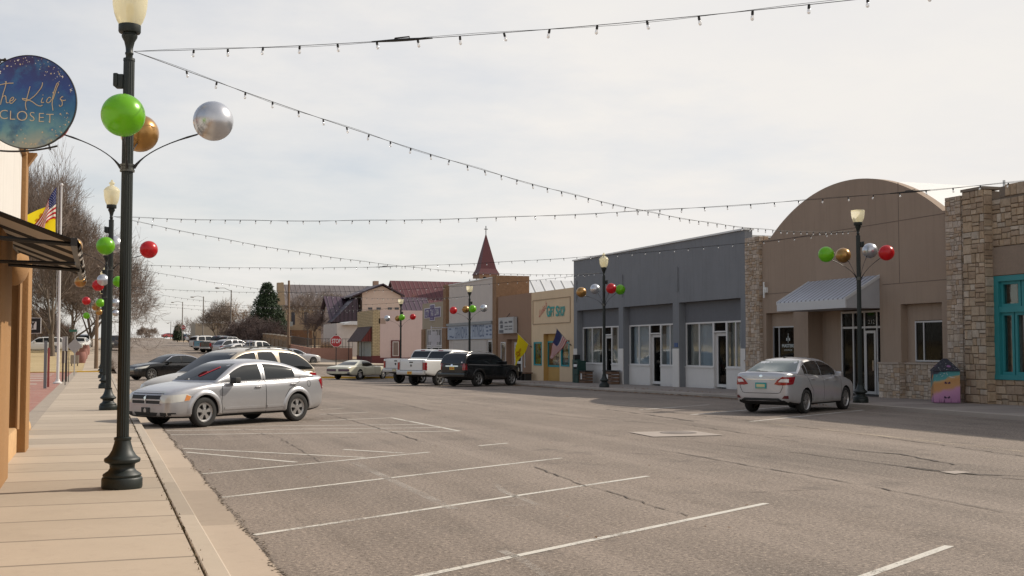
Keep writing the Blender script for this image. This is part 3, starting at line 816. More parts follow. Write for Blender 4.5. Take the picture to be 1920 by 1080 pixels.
    for nm, items in S.get('decals', {}).items():
        for it in items:
            groups = []
            if any(v in 'S' for v, _ in it['p']):
                for vv, sg in (('L', 1), ('R', -1)):
                    groups.append([(vv if v == 'S' else v, q) for v, q in it['p'] if v == 'S' or (v in 'FB' and sum(c[0] for c in q) * sg > 0)])
            elif it.get('one', nm in ('grille_cross',) or any(v in 'LR' for v, _ in it['p'])): groups = [it['p']]
            else: groups = [[g] for g in it['p']]
            for g in groups:
                m_ = MB()
                for view, poly in g: ca.decal(m_, [(X(a), z) for a, z in poly] if view in 'LR' else poly, view, it.get('off', .008), .06)
                if m_.f: m_.build(nm, it['mat'], root, local=True, smooth=35)
    # flares
    if S.get('flare'):
        fl = S['flare']
        for s_ in (wf, wrr):
            for sd_, sg in (('L', 1), ('R', -1)):
                m_ = MB(); pv = None
                for k in range(29):
                    an = R(-8 + 196 * k / 28); row = []
                    for (rr, o_) in ((RA - .004, .0), (RA + .004, fl * .8), (RA + .035, fl), (RA + .085, fl * .45), (RA + .11, -.004)):
                        px_, pz_ = X(s_) + rr * math.cos(an), cz + .02 + rr * math.sin(an)
                        h = ca.hit((px_, 3 * sg, max(pz_, bot(L / 2) + .03)), (0, -sg, 0)); y = h[0].y if h[0] else sg * hwm
                        row.append(Vector((px_, y + sg * o_, pz_)))
                    if pv:
                        for i in range(4): m_.face([pv[i], row[i], row[i + 1], pv[i + 1]])
                    pv = row
                m_.build('wheel_arch', S.get('flaremat', paint), root, local=True, smooth=60)
    # mirrors, handles, rails
    for sg in (1, -1):
        if 'mirror' in S:
            ms, mz = S['mirror']; h = ca.hit((X(ms), 3 * sg, mz), (0, -sg, 0)); y = h[0].y if h[0] else sg * hwm * .9
            m_ = MB(); k = S.get('mk', 1.0)
            m_.cbox((X(ms) - .07 * k, sg * (abs(y) + .04) - (0 if sg > 0 else .20 * k), mz - .02), (X(ms) + .09 * k, sg * (abs(y) + .04) + (.20 * k if sg > 0 else 0), mz + .13 * k), .035)
            m_.obox((X(ms) + .01, sg * (abs(y) + .03), mz + .01), (.03, 0, 0), (0, .06, 0), (0, 0, .015))
            m_.build('side_mirror', S.get('mirmat', paint), root, local=True, smooth=50)
        for (hs, hz) in S.get('handles', []):
            h = ca.hit((X(hs), 3 * sg, hz), (0, -sg, 0))
            if h[0]:
                m_ = MB(); y = h[0].y + sg * .018; m_.cbox((X(hs) - .09, y - .018, hz - .014), (X(hs) + .09, y + .018, hz + .014), .010)
                m_.build('door_handle', S.get('hmat', paint), root, local=True, smooth=50)
        if 'rails' in S:
            a, b_ = S['rails']; m_ = MB()
            pts = [(X(s_), sg * (wz(roof(s_), s_) - .10), roof(s_) + (.0 if i in (0, 6) else .055)) for i, s_ in enumerate(frange(a, b_, (b_ - a) / 6))]
            m_.tube(pts, .018, 6); m_.build('roof_rail', S.get('railmat', PLAST), root, local=True, smooth=60)
    if S.get('bumper_r'):
        z0, z1, out_, mt = S['bumper_r']; m_ = MB(); m_.cbox((X(L) - out_, -hwm * .95, z0), (X(L) + .12, hwm * .95, z1), .04)
        m_.build('rear_bumper', mt, root, local=True, smooth=50)
    if S.get('bumper_f'):
        z0, z1, out_, mt = S['bumper_f']; m_ = MB(); m_.cbox((X(0) - .12, -hwm * .95, z0), (X(0) + out_, hwm * .95, z1), .04)
        m_.build('front_bumper', mt, root, local=True, smooth=50)
    # wheels
    wd = S.get('tw', .215); ty, rm = wheel_parts(S['R'], wd, S.get('wheel', 'five'), S['R'] * S.get('rr', .66), RIM)
    proto = None
    for s_ in (wf, wrr):
        for sg in (1, -1):
            if proto is None:
                to = ty.build('wheel', RUBBER, root, local=True, smooth=50); ro = rm.build('rim', [S.get('rimmat', RIM), PLAST], to, local=True, smooth=35); proto = (to, ro)
            else:
                to = proto[0].copy(); COL.objects.link(to); to.parent = root; ro = proto[1].copy(); COL.objects.link(ro); ro.parent = to
            to.location = (X(s_), sg * (hwm - wd / 2 - .015), S['R']); to.rotation_euler = (0, 0, 0 if sg > 0 else math.pi)
    for me in (low, grn, cutl, tm, cme): bpy.data.meshes.remove(me)
    return root
def place(root, ang_deg, x, y, S=None, wheel=None, z=None):
    """ang: heading measured from +Y (street) towards +X; wheel=(station, side) puts that wheel's contact at x,y"""
    a = R(90 - ang_deg); ca_, sa_ = math.cos(a), math.sin(a)
    if wheel:
        lx = S['L'] / 2 - wheel[0]; ly = wheel[1] * (S['W'] / 2 - .12)
        x -= lx * ca_ - ly * sa_; y -= lx * sa_ + ly * ca_
    # rest on the slope of the road
    e = 1.3; f = (G(x + e * ca_, y + e * sa_) - G(x - e * ca_, y - e * sa_)) / (2 * e)
    zz_ = z if z is not None else (G(x + e * ca_, y + e * sa_) + G(x - e * ca_, y - e * sa_)) / 2
    root.location = (x, y, zz_ + .003); root.rotation_euler = (0, -math.atan(f), a)
def rect(a0, b0, a1, b1): return [(a0, b0), (a1, b0), (a1, b1), (a0, b1)]

# silver hatch-tailed sedan, nearest car
P_SIL = car_paint('silver_paint', (0.44, 0.44, 0.455), .55, .30)
AV = dict(L=4.85, W=1.82, H=1.49, R=.335, wf=.93, wr_s=3.70, wb=.81, wr=.60, paint=P_SIL, wheel='star5', flare=.03, crown=.02,
    top=[(0, .66), (.05, .735), (.18, .80), (.6, .905), (1.3, .985), (2.0, .99), (3.0, 1.01), (3.9, 1.05), (4.45, 1.08), (4.74, 1.08), (4.85, 1.03)],
    bot=[(0, .30), (.08, .22), (.6, .20), (4.2, .22), (4.7, .30), (4.85, .42)],
    roof=[(1.22, .98), (1.55, 1.17), (1.95, 1.37), (2.25, 1.452), (2.75, 1.475), (3.25, 1.44), (3.7, 1.34), (4.1, 1.20), (4.42, 1.085)],
    ws=(1.03, 1.40), rw=(1.14, 1.38), side=[(1.70, 2.62, .0, 0), (2.76, 3.66, 0, 0)], dt=.09, db=.03,
    seams=[[(1.42, .30), (1.38, .55), (1.42, .98)], [(2.69, .28), (2.69, 1.40)], [(3.86, 1.16), (3.80, .98), (3.42, .78), (3.30, .62), (3.28, .30)], [(1.42, .27), (3.28, .27)], [(.30, .70), (.62, .68)],
           [(4.02, .93), (4.06, .97), (4.12, .97), (4.16, .93), (4.16, .87), (4.12, .83), (4.06, .83), (4.02, .87), (4.02, .93)]],
    fseams=[[(-.80, .64), (.80, .64)], [(-.55, .76), (.55, .76)]],
    mirror=(1.72, .97), mirmat=PLAST, handles=[(2.45, .86), (3.55, .90)],
    decals=dict(
        grille=[dict(mat=PLAST, p=[('F', [(-.48, .53), (.48, .53), (.50, .715), (-.50, .715)])], off=.006)],
        grille_cross=[dict(mat=P_SIL, p=[('F', rect(-.52, .605, .52, .635)), ('F', rect(-.022, .52, .022, .73)), ('F', rect(-.52, .515, .52, .535)), ('F', rect(-.53, .71, .53, .735))], off=.022)],
        emblem=[dict(mat=CHROME, p=[('F', [(-.04, .66), (0, .58), (.04, .66), (.02, .69), (-.02, .69)])], off=.035)],
        headlight=[dict(mat=LAMP, p=[('F', [(.50, .55), (.86, .57), (.86, .73), (.52, .73)]), ('L', [(.14, .57), (.50, .60), (.56, .70), (.46, .755), (.14, .73)])], off=.008),
                   dict(mat=LAMP, p=[('F', [(-.50, .55), (-.86, .57), (-.86, .73), (-.52, .73)]), ('R', [(.14, .57), (.50, .60), (.56, .70), (.46, .755), (.14, .73)])], off=.008)],
        turn_signal=[dict(mat=AMBER, p=[('S', [(.38, .60), (.50, .61), (.545, .695), (.44, .73)])], off=.013)],
        plate=[dict(mat=PLAST, p=[('F', rect(-.14, .335, .14, .45))], off=.02)],
        plate_figure=[dict(mat=RIM, p=[('F', [(-.04, .345), (.04, .345), (.045, .40), (0, .445), (-.045, .40)])], off=.028)],
        lower_intake=[dict(mat=PLAST, p=[('F', [(-.36, .27), (.36, .27), (.42, .345), (-.42, .345)])], off=.006)],
        fog_intake=[dict(mat=PLAST, p=[('F', [(.50, .27), (.68, .28), (.68, .345), (.50, .35)]), ('F', [(.70, .28), (.80, .30), (.80, .345), (.70, .345)])], off=.006),
                    dict(mat=PLAST, p=[('F', [(-.50, .27), (-.68, .28), (-.68, .345), (-.50, .35)])], off=.006)],
        side_moulding=[dict(mat=P_SIL, p=[('S', [(1.46, .37), (2.66, .37), (2.66, .43), (1.46, .42)]), ('S', [(2.72, .37), (3.24, .38), (3.24, .43), (2.72, .43)])], off=.012)],
        sill=[dict(mat=PLAST, p=[('S', rect(1.36, .205, 3.22, .25))], off=.006)],
        taillight=[dict(mat=TAIL, p=[('S', [(4.56, .98), (4.70, 1.02), (4.82, 1.0), (4.82, .78), (4.72, .76), (4.66, .86)]), ('B', [(.52, .82), (.84, .80), (.84, .98), (.56, .98)]), ('B', [(-.52, .82), (-.84, .80), (-.84, .98), (-.56, .98)])], off=.008)],
        reverse_light=[dict(mat=WHITEL, p=[('S', rect(4.72, .80, 4.81, .83))], off=.014)],
        sun_visor_note=[dict(mat=flat('red_card', (.45, .01, .02), .5), p=[('F', [(.08, 1.10), (.14, 1.10), (.36, 1.30), (.32, 1.32)])], off=.014)],
    ))
def squeeze(o, a=3.98, k=.80, mx=6.0):
    f = lambda s_: a + (s_ - a) * k if s_ > a else s_
    o['L'] = f(o['L'])
    for q in ('top', 'bot', 'roof'): o[q] = [(f(s_), z) for s_, z in o[q]]
    o['seams'] = [[(f(s_), z) for s_, z in ln] for ln in o['seams']]
    for its in o['decals'].values():
        for it in its: it['p'] = [(v, [(f(x), z) for x, z in q] if v in 'SLR' else q) for v, q in it['p']]
squeeze(AV)
avenger = make_car(AV, 'parked_car', 'silver four-door sedan with black mirror and orange side lamp, nose to the near kerb', 'car', 'cars parked along the street')
place(avenger, 180 + 56.5, 2.25, 27.2, AV, (AV['wf'], 1))

# beige SUV behind it
P_BEI = car_paint('champagne_paint', (0.46, 0.40, 0.31), .3, .34)
P_BEI2 = car_paint('pale_hood_paint', (0.50, 0.48, 0.46), .3, .34)
DGL = glassy('tinted_glass', (0.008, 0.010, 0.012), 0.0)
SR = dict(L=5.05, W=1.98, H=1.76, R=.36, wf=.95, wr_s=3.90, wb=.88, wr=.70, paint=P_BEI, wheel='five', crown=.03, rk=.86, rmat=DGL, boxy=.4,
    top=[(0, .70), (.06, .78), (.2, .86), (.7, .99), (1.4, 1.08), (2.4, 1.06), (4.0, 1.10), (4.8, 1.12), (4.98, 1.10), (5.05, 1.02)],
    bot=[(0, .34), (.08, .26), (.6, .24), (4.3, .26), (4.9, .32), (5.05, .45)],
    roof=[(1.22, 1.06), (1.7, 1.36), (2.15, 1.62), (2.45, 1.70), (3.1, 1.745), (3.8, 1.735), (4.2, 1.68), (4.55, 1.50), (4.96, 1.13)],
    ws=(1.12, 1.64), rw=(1.18, 1.56), side=[(1.86, 2.72, .0, 0), (2.82, 3.60, 0, -.22), (3.86, 4.86, -.26, 0)], dt=.08, db=.04, sglass=DGL,
    seams=[[(1.5, .35), (1.5, 1.05)], [(2.77, .35), (2.77, 1.6)], [(3.70, 1.12), (3.60, .9), (3.5, .7), (3.5, .35)]],
    mirror=(1.86, 1.06), mirmat=P_BEI, handles=[(2.55, .93), (3.45, .95)], rails=(2.5, 4.3), clad=.0,
    decals=dict(headlight=[dict(mat=LAMP, p=[('F', [(.55, .60), (.90, .62), (.90, .80), (.56, .78)]), ('L', [(.1, .62), (.5, .68), (.55, .82), (.1, .79)])]),
                           dict(mat=LAMP, p=[('F', [(-.55, .60), (-.90, .62), (-.90, .80), (-.56, .78)]), ('R', [(.1, .62), (.5, .68), (.55, .82), (.1, .79)])])],
                grille=[dict(mat=PLAST, p=[('F', rect(-.45, .55, .45, .76))])],
                taillight=[dict(mat=TAIL, p=[('S', [(4.66, 1.06), (4.98, 1.04), (5.02, .82), (4.80, .80)]), ('B', [(.6, .80), (.9, .80), (.9, 1.04), (.66, 1.04)]), ('B', [(-.6, .80), (-.9, .80), (-.9, 1.04), (-.66, 1.04)])], off=.012)]))
suv = make_car(SR, 'parked_car', 'champagne beige SUV with dark wraparound rear glass, just beyond the silver sedan', 'car', 'cars parked along the street')
place(suv, 180 + 56.5, 3.60, 34.0)

# black sedan
P_BLK = car_paint('black_car_paint', (0.006, 0.0055, 0.0055), .0, .20, .10, .25)
CH_TRIM = CHROME
IN = dict(L=4.75, W=1.77, H=1.45, R=.33, wf=.85, wr_s=3.70, wb=.79, wr=.58, paint=P_BLK, wheel='ten', crown=.03, lod=1,
    top=[(0, .60), (.06, .70), (.2, .77), (.7, .88), (1.5, .96), (2.5, .95), (3.8, 1.0), (4.4, 1.04), (4.7, 1.03), (4.75, .96)],
    bot=[(0, .30), (.08, .20), (.6, .18), (4.2, .20), (4.65, .30), (4.75, .42)],
    roof=[(1.45, .96), (1.85, 1.18), (2.2, 1.35), (2.5, 1.42), (3.0, 1.435), (3.5, 1.37), (3.9, 1.22), (4.28, 1.05)],
    ws=(1.0, 1.37), rw=(1.08, 1.34), side=[(1.86, 2.75, 0, 0), (2.84, 3.75, 0, 0)], dt=.08, db=.03,
    seams=[[(1.6, .3), (1.6, .95)], [(2.8, .3), (2.8, 1.36)], [(3.7, 1.0), (3.4, .7), (3.35, .3)]], mirror=(1.9, .93), handles=[(2.55, .82), (3.5, .85)],
    decals=dict(headlight=[dict(mat=LAMP, p=[('F', [(.48, .60), (.84, .64), (.84, .76), (.5, .68)]), ('L', [(.08, .62), (.5, .68), (.72, .82), (.1, .72)])]),
                           dict(mat=LAMP, p=[('F', [(-.48, .60), (-.84, .64), (-.84, .76), (-.5, .68)]), ('R', [(.08, .62), (.5, .68), (.72, .82), (.1, .72)])])],
                grille=[dict(mat=LAMPD, p=[('F', rect(-.40, .46, .40, .66))])],
                window_trim=[dict(mat=CHROME, p=[('S', [(1.80, 1.10), (2.25, 1.345), (2.6, 1.39), (3.1, 1.40), (3.5, 1.345), (3.9, 1.2), (3.9, 1.17), (3.5, 1.315), (3.1, 1.375), (2.6, 1.365), (2.27, 1.32), (1.84, 1.095)])], off=.012)],
                taillight=[dict(mat=TAIL, p=[('B', rect(.5, .8, .82, .95)), ('B', rect(-.82, .8, -.5, .95)), ('S', rect(4.5, .8, 4.7, .95))])]))
inf = make_car(IN, 'parked_car', 'black four-door sedan with chrome window edging, parked beyond the beige SUV on the near side', 'car', 'cars parked along the street')
place(inf, 180 + 62, 2.85, 68.5, IN, (IN['wf'], 1))

# cream two-door classic
P_CRM = car_paint('cream_paint', (0.56, 0.54, 0.42), .0, .30)
BU = dict(L=5.50, W=2.0, H=1.38, R=.35, wf=.95, wr_s=4.08, wb=.84, wr=.60, paint=P_CRM, wheel='dish', crown=.02, lod=1, rr=.56, tw=.2, boxy=.8,
    hw=[(0, .86), (.05, .93), (.3, .97), (1.5, .98), (3.2, .97), (3.8, 1.0), (4.6, .99), (5.2, .94), (5.45, .90), (5.5, .88)],
    top=[(0, .78), (.1, .84), (1.6, .93), (2.4, .93), (3.0, .90), (3.6, .95), (4.1, .99), (4.9, .96), (5.4, .90), (5.5, .84)],
    bot=[(0, .35), (.3, .28), (.7, .24), (4.8, .27), (5.3, .36), (5.5, .42)],
    roof=[(1.85, .93), (2.15, 1.12), (2.45, 1.28), (2.75, 1.335), (3.2, 1.345), (3.6, 1.29), (4.1, 1.13), (4.65, .96)],
    ws=(.98, 1.28), rw=(1.03, 1.25), side=[(2.25, 3.62, 0, -.25)], dt=.07, db=.03,
    seams=[[(2.1, .3), (2.15, .92)], [(3.45, .3), (3.5, .92)]], mirror=(2.3, .98), mk=.6, handles=[(3.35, .78)],
    decals=dict(rear_trim=[dict(mat=flat('dull_chrome', (.22, .22, .26), .3, .7), p=[('B', rect(-.86, .42, .86, .56)), ('S', rect(5.30, .44, 5.48, .56))], off=.02)],
                taillight=[dict(mat=flat('dark_tail', (.10, .06, .09), .25, .3), p=[('B', rect(-.86, .60, -.10, .76)), ('B', rect(.10, .60, .86, .76)), ('S', rect(5.38, .60, 5.48, .76))], off=.012)],
                side_sweep=[dict(mat=P_CRM, p=[('S', [(1.2, .62), (2.5, .70), (3.6, .62), (4.4, .5), (4.4, .53), (3.6, .65), (2.5, .73), (1.2, .65)])], off=.012)]))
bu = make_car(BU, 'parked_car', 'cream classic two-door car with long tail, parked at the corner beside the white pickups', 'car', 'cars parked along the street')
place(bu, 45, 17.4, 81.6, BU, (BU['wr_s'], -1))

# pickups
P_WHT = car_paint('white_car_paint', (0.66, 0.65, 0.63), .0, .32)
def pickup(Hk=0.0, paint=P_WHT, lod=1, wheel='five', R_=.40, chrome=True):
    k = Hk
    return dict(L=5.82, W=2.02, H=1.93 + k, R=R_, wf=1.0, wr_s=4.57, wb=.92, wr=.74, paint=paint, wheel=wheel, crown=.015, lod=lod, boxy=1.0, tw=.27, rk=.90,
        hw=[(0, .84), (.06, .92), (.3, .98), (1.2, 1.01), (5.7, 1.01), (5.78, 1.0), (5.82, .99)],
        top=[(0, .98 + k), (.08, 1.06 + k), (.5, 1.12 + k), (1.3, 1.20 + k), (1.9, 1.22 + k), (3.4, 1.24 + k), (3.5, 1.32 + k), (5.78, 1.34 + k), (5.82, 1.33 + k)],
        bot=[(0, .42 + k), (.1, .34 + k), (.7, .36 + k), (5.0, .42 + k), (5.6, .50 + k), (5.82, .55 + k)],
        roof=[(1.30, 1.19 + k), (1.7, 1.52 + k), (2.0, 1.78 + k), (2.2, 1.86 + k), (2.8, 1.89 + k), (3.3, 1.875 + k), (3.42, 1.80 + k), (3.60, 1.34 + k)],
        ws=(1.28 + k, 1.82 + k), rw=(1.42 + k, 1.79 + k), side=[(1.75, 2.55, .0, 0), (2.64, 3.36, 0, -.08)], dt=.085, db=.045,
        bed=(3.62, 5.72, .85 + k), seams=[[(1.55, .5 + k), (1.5, 1.2 + k)], [(2.6, .5 + k), (2.6, 1.8 + k)], [(3.50, .5 + k), (3.50, 1.3 + k)], [(1.55, .5 + k), (3.5, .5 + k)]],
        rseams=[[(-.80, .78 + k), (.80, .78 + k)], [(-.80, .60 + k), (-.80, 1.32 + k)], [(.80, .60 + k), (.80, 1.32 + k)]],
        mirror=(1.75, 1.28 + k), mk=1.4, mirmat=PLAST, handles=[(2.45, 1.05 + k), (3.3, 1.05 + k)],
        bumper_r=(.55 + k, .76 + k, .12, surf('bumper_white', (.55, .54, .52), .4) if not chrome else flat('bumper_silver', (.5, .49, .48), .3, .3)),
        decals=dict(taillight=[dict(mat=TAIL, p=[('B', rect(.83, .80 + k, .985, 1.20 + k)), ('L', rect(5.68, .80 + k, 5.80, 1.20 + k))], off=.012), dict(mat=TAIL, p=[('B', rect(-.985, .80 + k, -.83, 1.20 + k)), ('R', rect(5.68, .80 + k, 5.80, 1.20 + k))], off=.012)],
                    cab_brake_light=[dict(mat=TAIL, p=[('B', rect(-.17, 1.815 + k, .17, 1.855 + k))], off=.012)],
                    tailgate_handle=[dict(mat=PLAST, p=[('B', rect(-.12, 1.18 + k, .12, 1.24 + k))], off=.012)],
                    emblem=[dict(mat=LAMPD, p=[('B', [(-.07, 1.08 + k), (-.05, 1.0 + k), (0, .96 + k), (.05, 1.0 + k), (.07, 1.08 + k), (0, 1.10 + k)])], off=.018)],
                    grille=[dict(mat=LAMPD, p=[('F', rect(-.55, .68 + k, .55, 1.0 + k))])],
                    headlight=[dict(mat=LAMP, p=[('F', rect(.6, .75 + k, .86, .98 + k)), ('L', rect(.1, .75 + k, .35, .98 + k))]), dict(mat=LAMP, p=[('F', rect(-.86, .75 + k, -.6, .98 + k)), ('R', rect(.1, .75 + k, .35, .98 + k))])]))
def add_plate(root, S, z, mat, print_mat, front=False, out=.13):
    m_ = MB(); x = -S['L'] / 2 - out
    m_.box((x - .004, -.155, z), (x + .012, .155, z + .155)); o = m_.build('licence_plate', mat, root, local=True)
    m2 = MB(); m2.box((x - .008, -.11, z + .04), (x - .004, -.02, z + .11)); m2.box((x - .008, .02, z + .04), (x - .004, .11, z + .11)); m2.build('plate_numbers', print_mat, o, local=True)
PK = pickup(0.05)
pk2 = make_car(PK, 'pickup_truck', 'white pickup truck with yellow licence plate, parked beside the black SUV', 'pickup truck', 'cars parked along the street')
add_plate(pk2, PK, .62, PLATE_Y, PLATE_R)
place(pk2, 57, 16.35, 62.3, PK, (PK['wr_s'], 1))
PK1 = pickup(0.13, R_=.42)
pk1 = make_car(PK1, 'pickup_truck', 'taller white pickup truck parked between the cream classic and the other white pickup', 'pickup truck', 'cars parked along the street')
add_plate(pk1, PK1, .72, surf('dirty_plate', (.35, .30, .22), .6), PLATE_W)
place(pk1, 57, 17.2, 69.2, PK1, (PK1['wr_s'], 1))

# black SUV
RN = dict(L=4.80, W=1.90, H=1.76, R=.39, wf=.92, wr_s=3.71, wb=.87, wr=.70, paint=P_BLK, wheel='six', crown=.03, lod=1, boxy=.8, tw=.26, flare=.035, rk=.92, rmat=DGL,
    top=[(0, .92), (.08, 1.0), (.3, 1.06), (1.3, 1.14), (2.2, 1.13), (4.7, 1.17), (4.8, 1.10)],
    bot=[(0, .45), (.1, .36), (.7, .32), (4.1, .34), (4.65, .46), (4.8, .55)],
    roof=[(1.22, 1.13), (1.6, 1.40), (1.95, 1.63), (2.2, 1.71), (3.0, 1.755), (4.1, 1.74), (4.45, 1.69), (4.6, 1.55), (4.77, 1.18)],
    ws=(1.18, 1.66), rw=(1.21, 1.62), side=[(1.72, 2.55, .0, 0), (2.62, 3.45, 0, 0), (3.55, 4.50, 0, -.10)], dt=.085, db=.04,
    seams=[[(1.5, .45), (1.5, 1.1)], [(2.58, .45), (2.58, 1.65)], [(3.5, 1.15), (3.35, .8), (3.3, .45)]], mirror=(1.72, 1.16), mk=1.2, handles=[(2.42, .98), (3.3, 1.0)], rails=(2.3, 4.3), railmat=RIM,
    bumper_r=(.50, .72, .08, P_BLK), bumper_f=(.50, .75, .04, P_BLK), flaremat=P_BLK,
    decals=dict(taillight=[dict(mat=TAIL, p=[('B', rect(.70, .86, .93, 1.20)), ('L', rect(4.60, .86, 4.78, 1.18))], off=.014), dict(mat=TAIL, p=[('B', rect(-.93, .86, -.70, 1.20)), ('R', rect(4.60, .86, 4.78, 1.18))], off=.014)],
                chrome_bar=[dict(mat=CHROME, p=[('B', rect(-.42, 1.035, .42, 1.085))], off=.02)],
                emblem=[dict(mat=CHROME, p=[('B', [(-.07, 1.07), (0, 1.045), (.07, 1.07), (.06, 1.13), (0, 1.15), (-.06, 1.13)])], off=.03)],
                sticker=[dict(mat=WHITEL, p=[('B', rect(-.66, 1.22, -.58, 1.28))], off=.016)],
                headlight=[dict(mat=LAMP, p=[('F', rect(.55, .76, .86, .95)), ('L', rect(.08, .76, .35, .95))]), dict(mat=LAMP, p=[('F', rect(-.86, .76, -.55, .95)), ('R', rect(.08, .76, .35, .95))])]))
rn = make_car(RN, 'parked_car', 'black SUV with silver wheels and chrome tail bar, parked before the yellow flag', 'car', 'cars parked along the street')
add_plate(rn, RN, .87, PLATE_Y, PLATE_R, out=.0)
place(rn, 57, 18.6, 58.0, RN, (RN['wr_s'], -1))

# silver sedan on the right
P_SL2 = car_paint('bright_silver_paint', (0.50, 0.50, 0.515), .40, .28)
BGL = glassy('pale_rear_glass', (0.10, 0.125, 0.12), 0.0, .05)
SE = dict(L=4.63, W=1.76, H=1.50, R=.325, wf=.93, wr_s=3.63, wb=.79, wr=.57, paint=P_SL2, wheel='ten', crown=.03, rk=.93, rmat=BGL, rr=.70,
    top=[(0, .62), (.06, .72), (.2, .80), (.7, .91), (1.25, 1.0), (2.2, .985), (3.4, 1.03), (4.1, 1.08), (4.5, 1.105), (4.59, 1.09), (4.63, 1.04)],
    bot=[(0, .30), (.08, .22), (.6, .20), (4.0, .22), (4.45, .27), (4.63, .36)],
    roof=[(1.05, .99), (1.45, 1.20), (1.85, 1.39), (2.15, 1.465), (2.7, 1.49), (3.15, 1.465), (3.5, 1.38), (3.85, 1.22), (4.12, 1.08)],
    ws=(1.04, 1.42), rw=(1.13, 1.42), side=[(1.55, 2.46, 0, 0), (2.53, 3.38, 0, 0), (3.43, 3.62, 0, 0)], dt=.08, db=.03, sglass=DGL,
    seams=[[(1.3, .3), (1.28, .98)], [(2.5, .28), (2.5, 1.4)], [(3.6, 1.1), (3.35, .75), (3.2, .6), (3.2, .28)], [(1.3, .26), (3.2, .26)]],
    rseams=[[(-.64, 1.06), (-.62, .72), (-.55, .58), (-.48, .56), (.48, .56), (.55, .58), (.62, .72), (.64, 1.06)]],
    mirror=(1.62, .98), mirmat=P_SL2, handles=[(2.28, .90), (3.20, .93)],
    decals=dict(taillight=[dict(mat=TAIL, p=[('B', [(.38, .80), (.50, .775), (.90, .78), (.90, 1.0), (.62, 1.0), (.48, .92)]), ('L', [(4.38, .80), (4.58, .78), (4.60, .99), (4.24, 1.0)])], off=.010),
                           dict(mat=TAIL, p=[('B', [(-.38, .80), (-.50, .775), (-.90, .78), (-.90, 1.0), (-.62, 1.0), (-.48, .92)]), ('R', [(4.38, .80), (4.58, .78), (4.60, .99), (4.24, 1.0)])], off=.010)],
                reverse_light=[dict(mat=WHITEL, p=[('B', [(.50, .86), (.66, .85), (.70, .93), (.56, .94)])], off=.017), dict(mat=WHITEL, p=[('B', [(-.50, .86), (-.80, .85), (-.80, .94), (-.58, .94)])], off=.017)],
                trunk_chrome=[dict(mat=CHROME, p=[('B', rect(-.42, .915, .42, .94))], off=.02)],
                trunk_badge=[dict(mat=CHROME, p=[('B', [(-.05, 1.0), (0, .975), (.05, 1.0), (.05, 1.03), (0, 1.055), (-.05, 1.03)])], off=.014), dict(mat=RIM, p=[('B', rect(.42, 1.0, .58, 1.02))], off=.008)],
                reflector=[dict(mat=flat('reflector', (.10, .006, .01), .3), p=[('B', [(.60, .42), (.84, .42), (.84, .50), (.66, .50)])], off=.012), dict(mat=MATS['reflector'], p=[('B', [(-.60, .42), (-.84, .42), (-.84, .50), (-.66, .50)])], off=.012)],
                diffuser=[dict(mat=PLAST, p=[('B', [(-.58, .27), (.58, .27), (.66, .33), (.50, .43), (-.50, .43), (-.66, .33)])], off=.010)],
                high_brake_light=[dict(mat=PLAST, p=[('T', rect(4.63 / 2 - 3.16, -.03, 4.63 / 2 - 3.07, .03))], off=.03)]))
se = make_car(SE, 'parked_car', 'silver sedan seen from behind with teal licence plate, parked at the right kerb', 'car', 'cars parked along the street')
m_ = MB(); m_.box((-SE['L'] / 2 - .032, -.155, .68), (-SE['L'] / 2 + .02, .155, .84)); po = m_.build('licence_plate', PLATE_T, se, local=True)
m_ = MB(); m_.box((-SE['L'] / 2 - .037, -.12, .725), (-SE['L'] / 2 - .032, .12, .80)); m_.box((-SE['L'] / 2 - .037, -.12, .69), (-SE['L'] / 2 - .032, .12, .70)); m_.build('plate_numbers', PLATE_W, po, local=True)
place(se, 57.5, 18.1, 27.5, SE, (SE['wr_s'], -1))

# cars on the hill
def simple(S, **kw): d = dict(S); d.update(kw); return d
P_BLU = car_paint('blue_paint', (0.10, 0.30, 0.42), .1, .4); P_DGR = car_paint('dark_grey_paint', (0.06, 0.06, 0.065), .3, .35)
P_MAR = car_paint('maroon_paint', (0.16, 0.02, 0.025), .2, .35); P_DBL = car_paint('dark_blue_paint', (0.05, 0.08, 0.11), .3, .35); P_RED = car_paint('red_paint', (0.35, 0.04, 0.04), .1, .4)
specs = {
 'suv_w': simple(RN, paint=P_WHT, flare=0, flaremat=P_WHT, bumper_r=None, bumper_f=None, lod=2, railmat=PLAST, decals=dict(taillight=RN['decals']['taillight'], headlight=RN['decals']['headlight'])),
 'suv_s': simple(SR, paint=P_SL2, lod=2),
 'sed_w': simple(AV, paint=P_WHT, lod=2, flare=0, mirmat=P_WHT, decals=dict(taillight=AV['decals']['taillight'], headlight=AV['decals']['headlight'])),
 'sed_m': simple(IN, paint=P_MAR, lod=2), 'sed_g': simple(IN, paint=P_SL2, lod=2), 'sed_r': simple(IN, paint=P_RED, lod=2),
 'suv_d': simple(SR, paint=P_DBL, lod=2), 'suv_b': simple(RN, paint=P_DGR, flare=0, flaremat=P_DGR, bumper_r=None, bumper_f=None, lod=2),
 'pk_b': (lambda d: (d['decals'].update(tailgate=[dict(mat=P_BLU, p=[('B', rect(-.80, .62, .80, 1.30))], off=.014)]), d)[1])(pickup(0.0, P_DGR, 2)), 'pk_d': pickup(0.0, P_DGR, 2), 'pk_w': pickup(0.0, P_WHT, 2), 'van_w': simple(SR, paint=P_WHT, lod=2)}
def hill(key, label, px, F, ang, kind='parked_car', cat='car'):
    S = specs[key]; p = onF(px, 640, F); r = make_car(S, kind, label, cat, 'cars parked up the hill'); place(r, ang, p.x, p.y)
    return r
hill('suv_w', 'white SUV with dark side windows, uphill end of the far right row', 393, 143, 62)
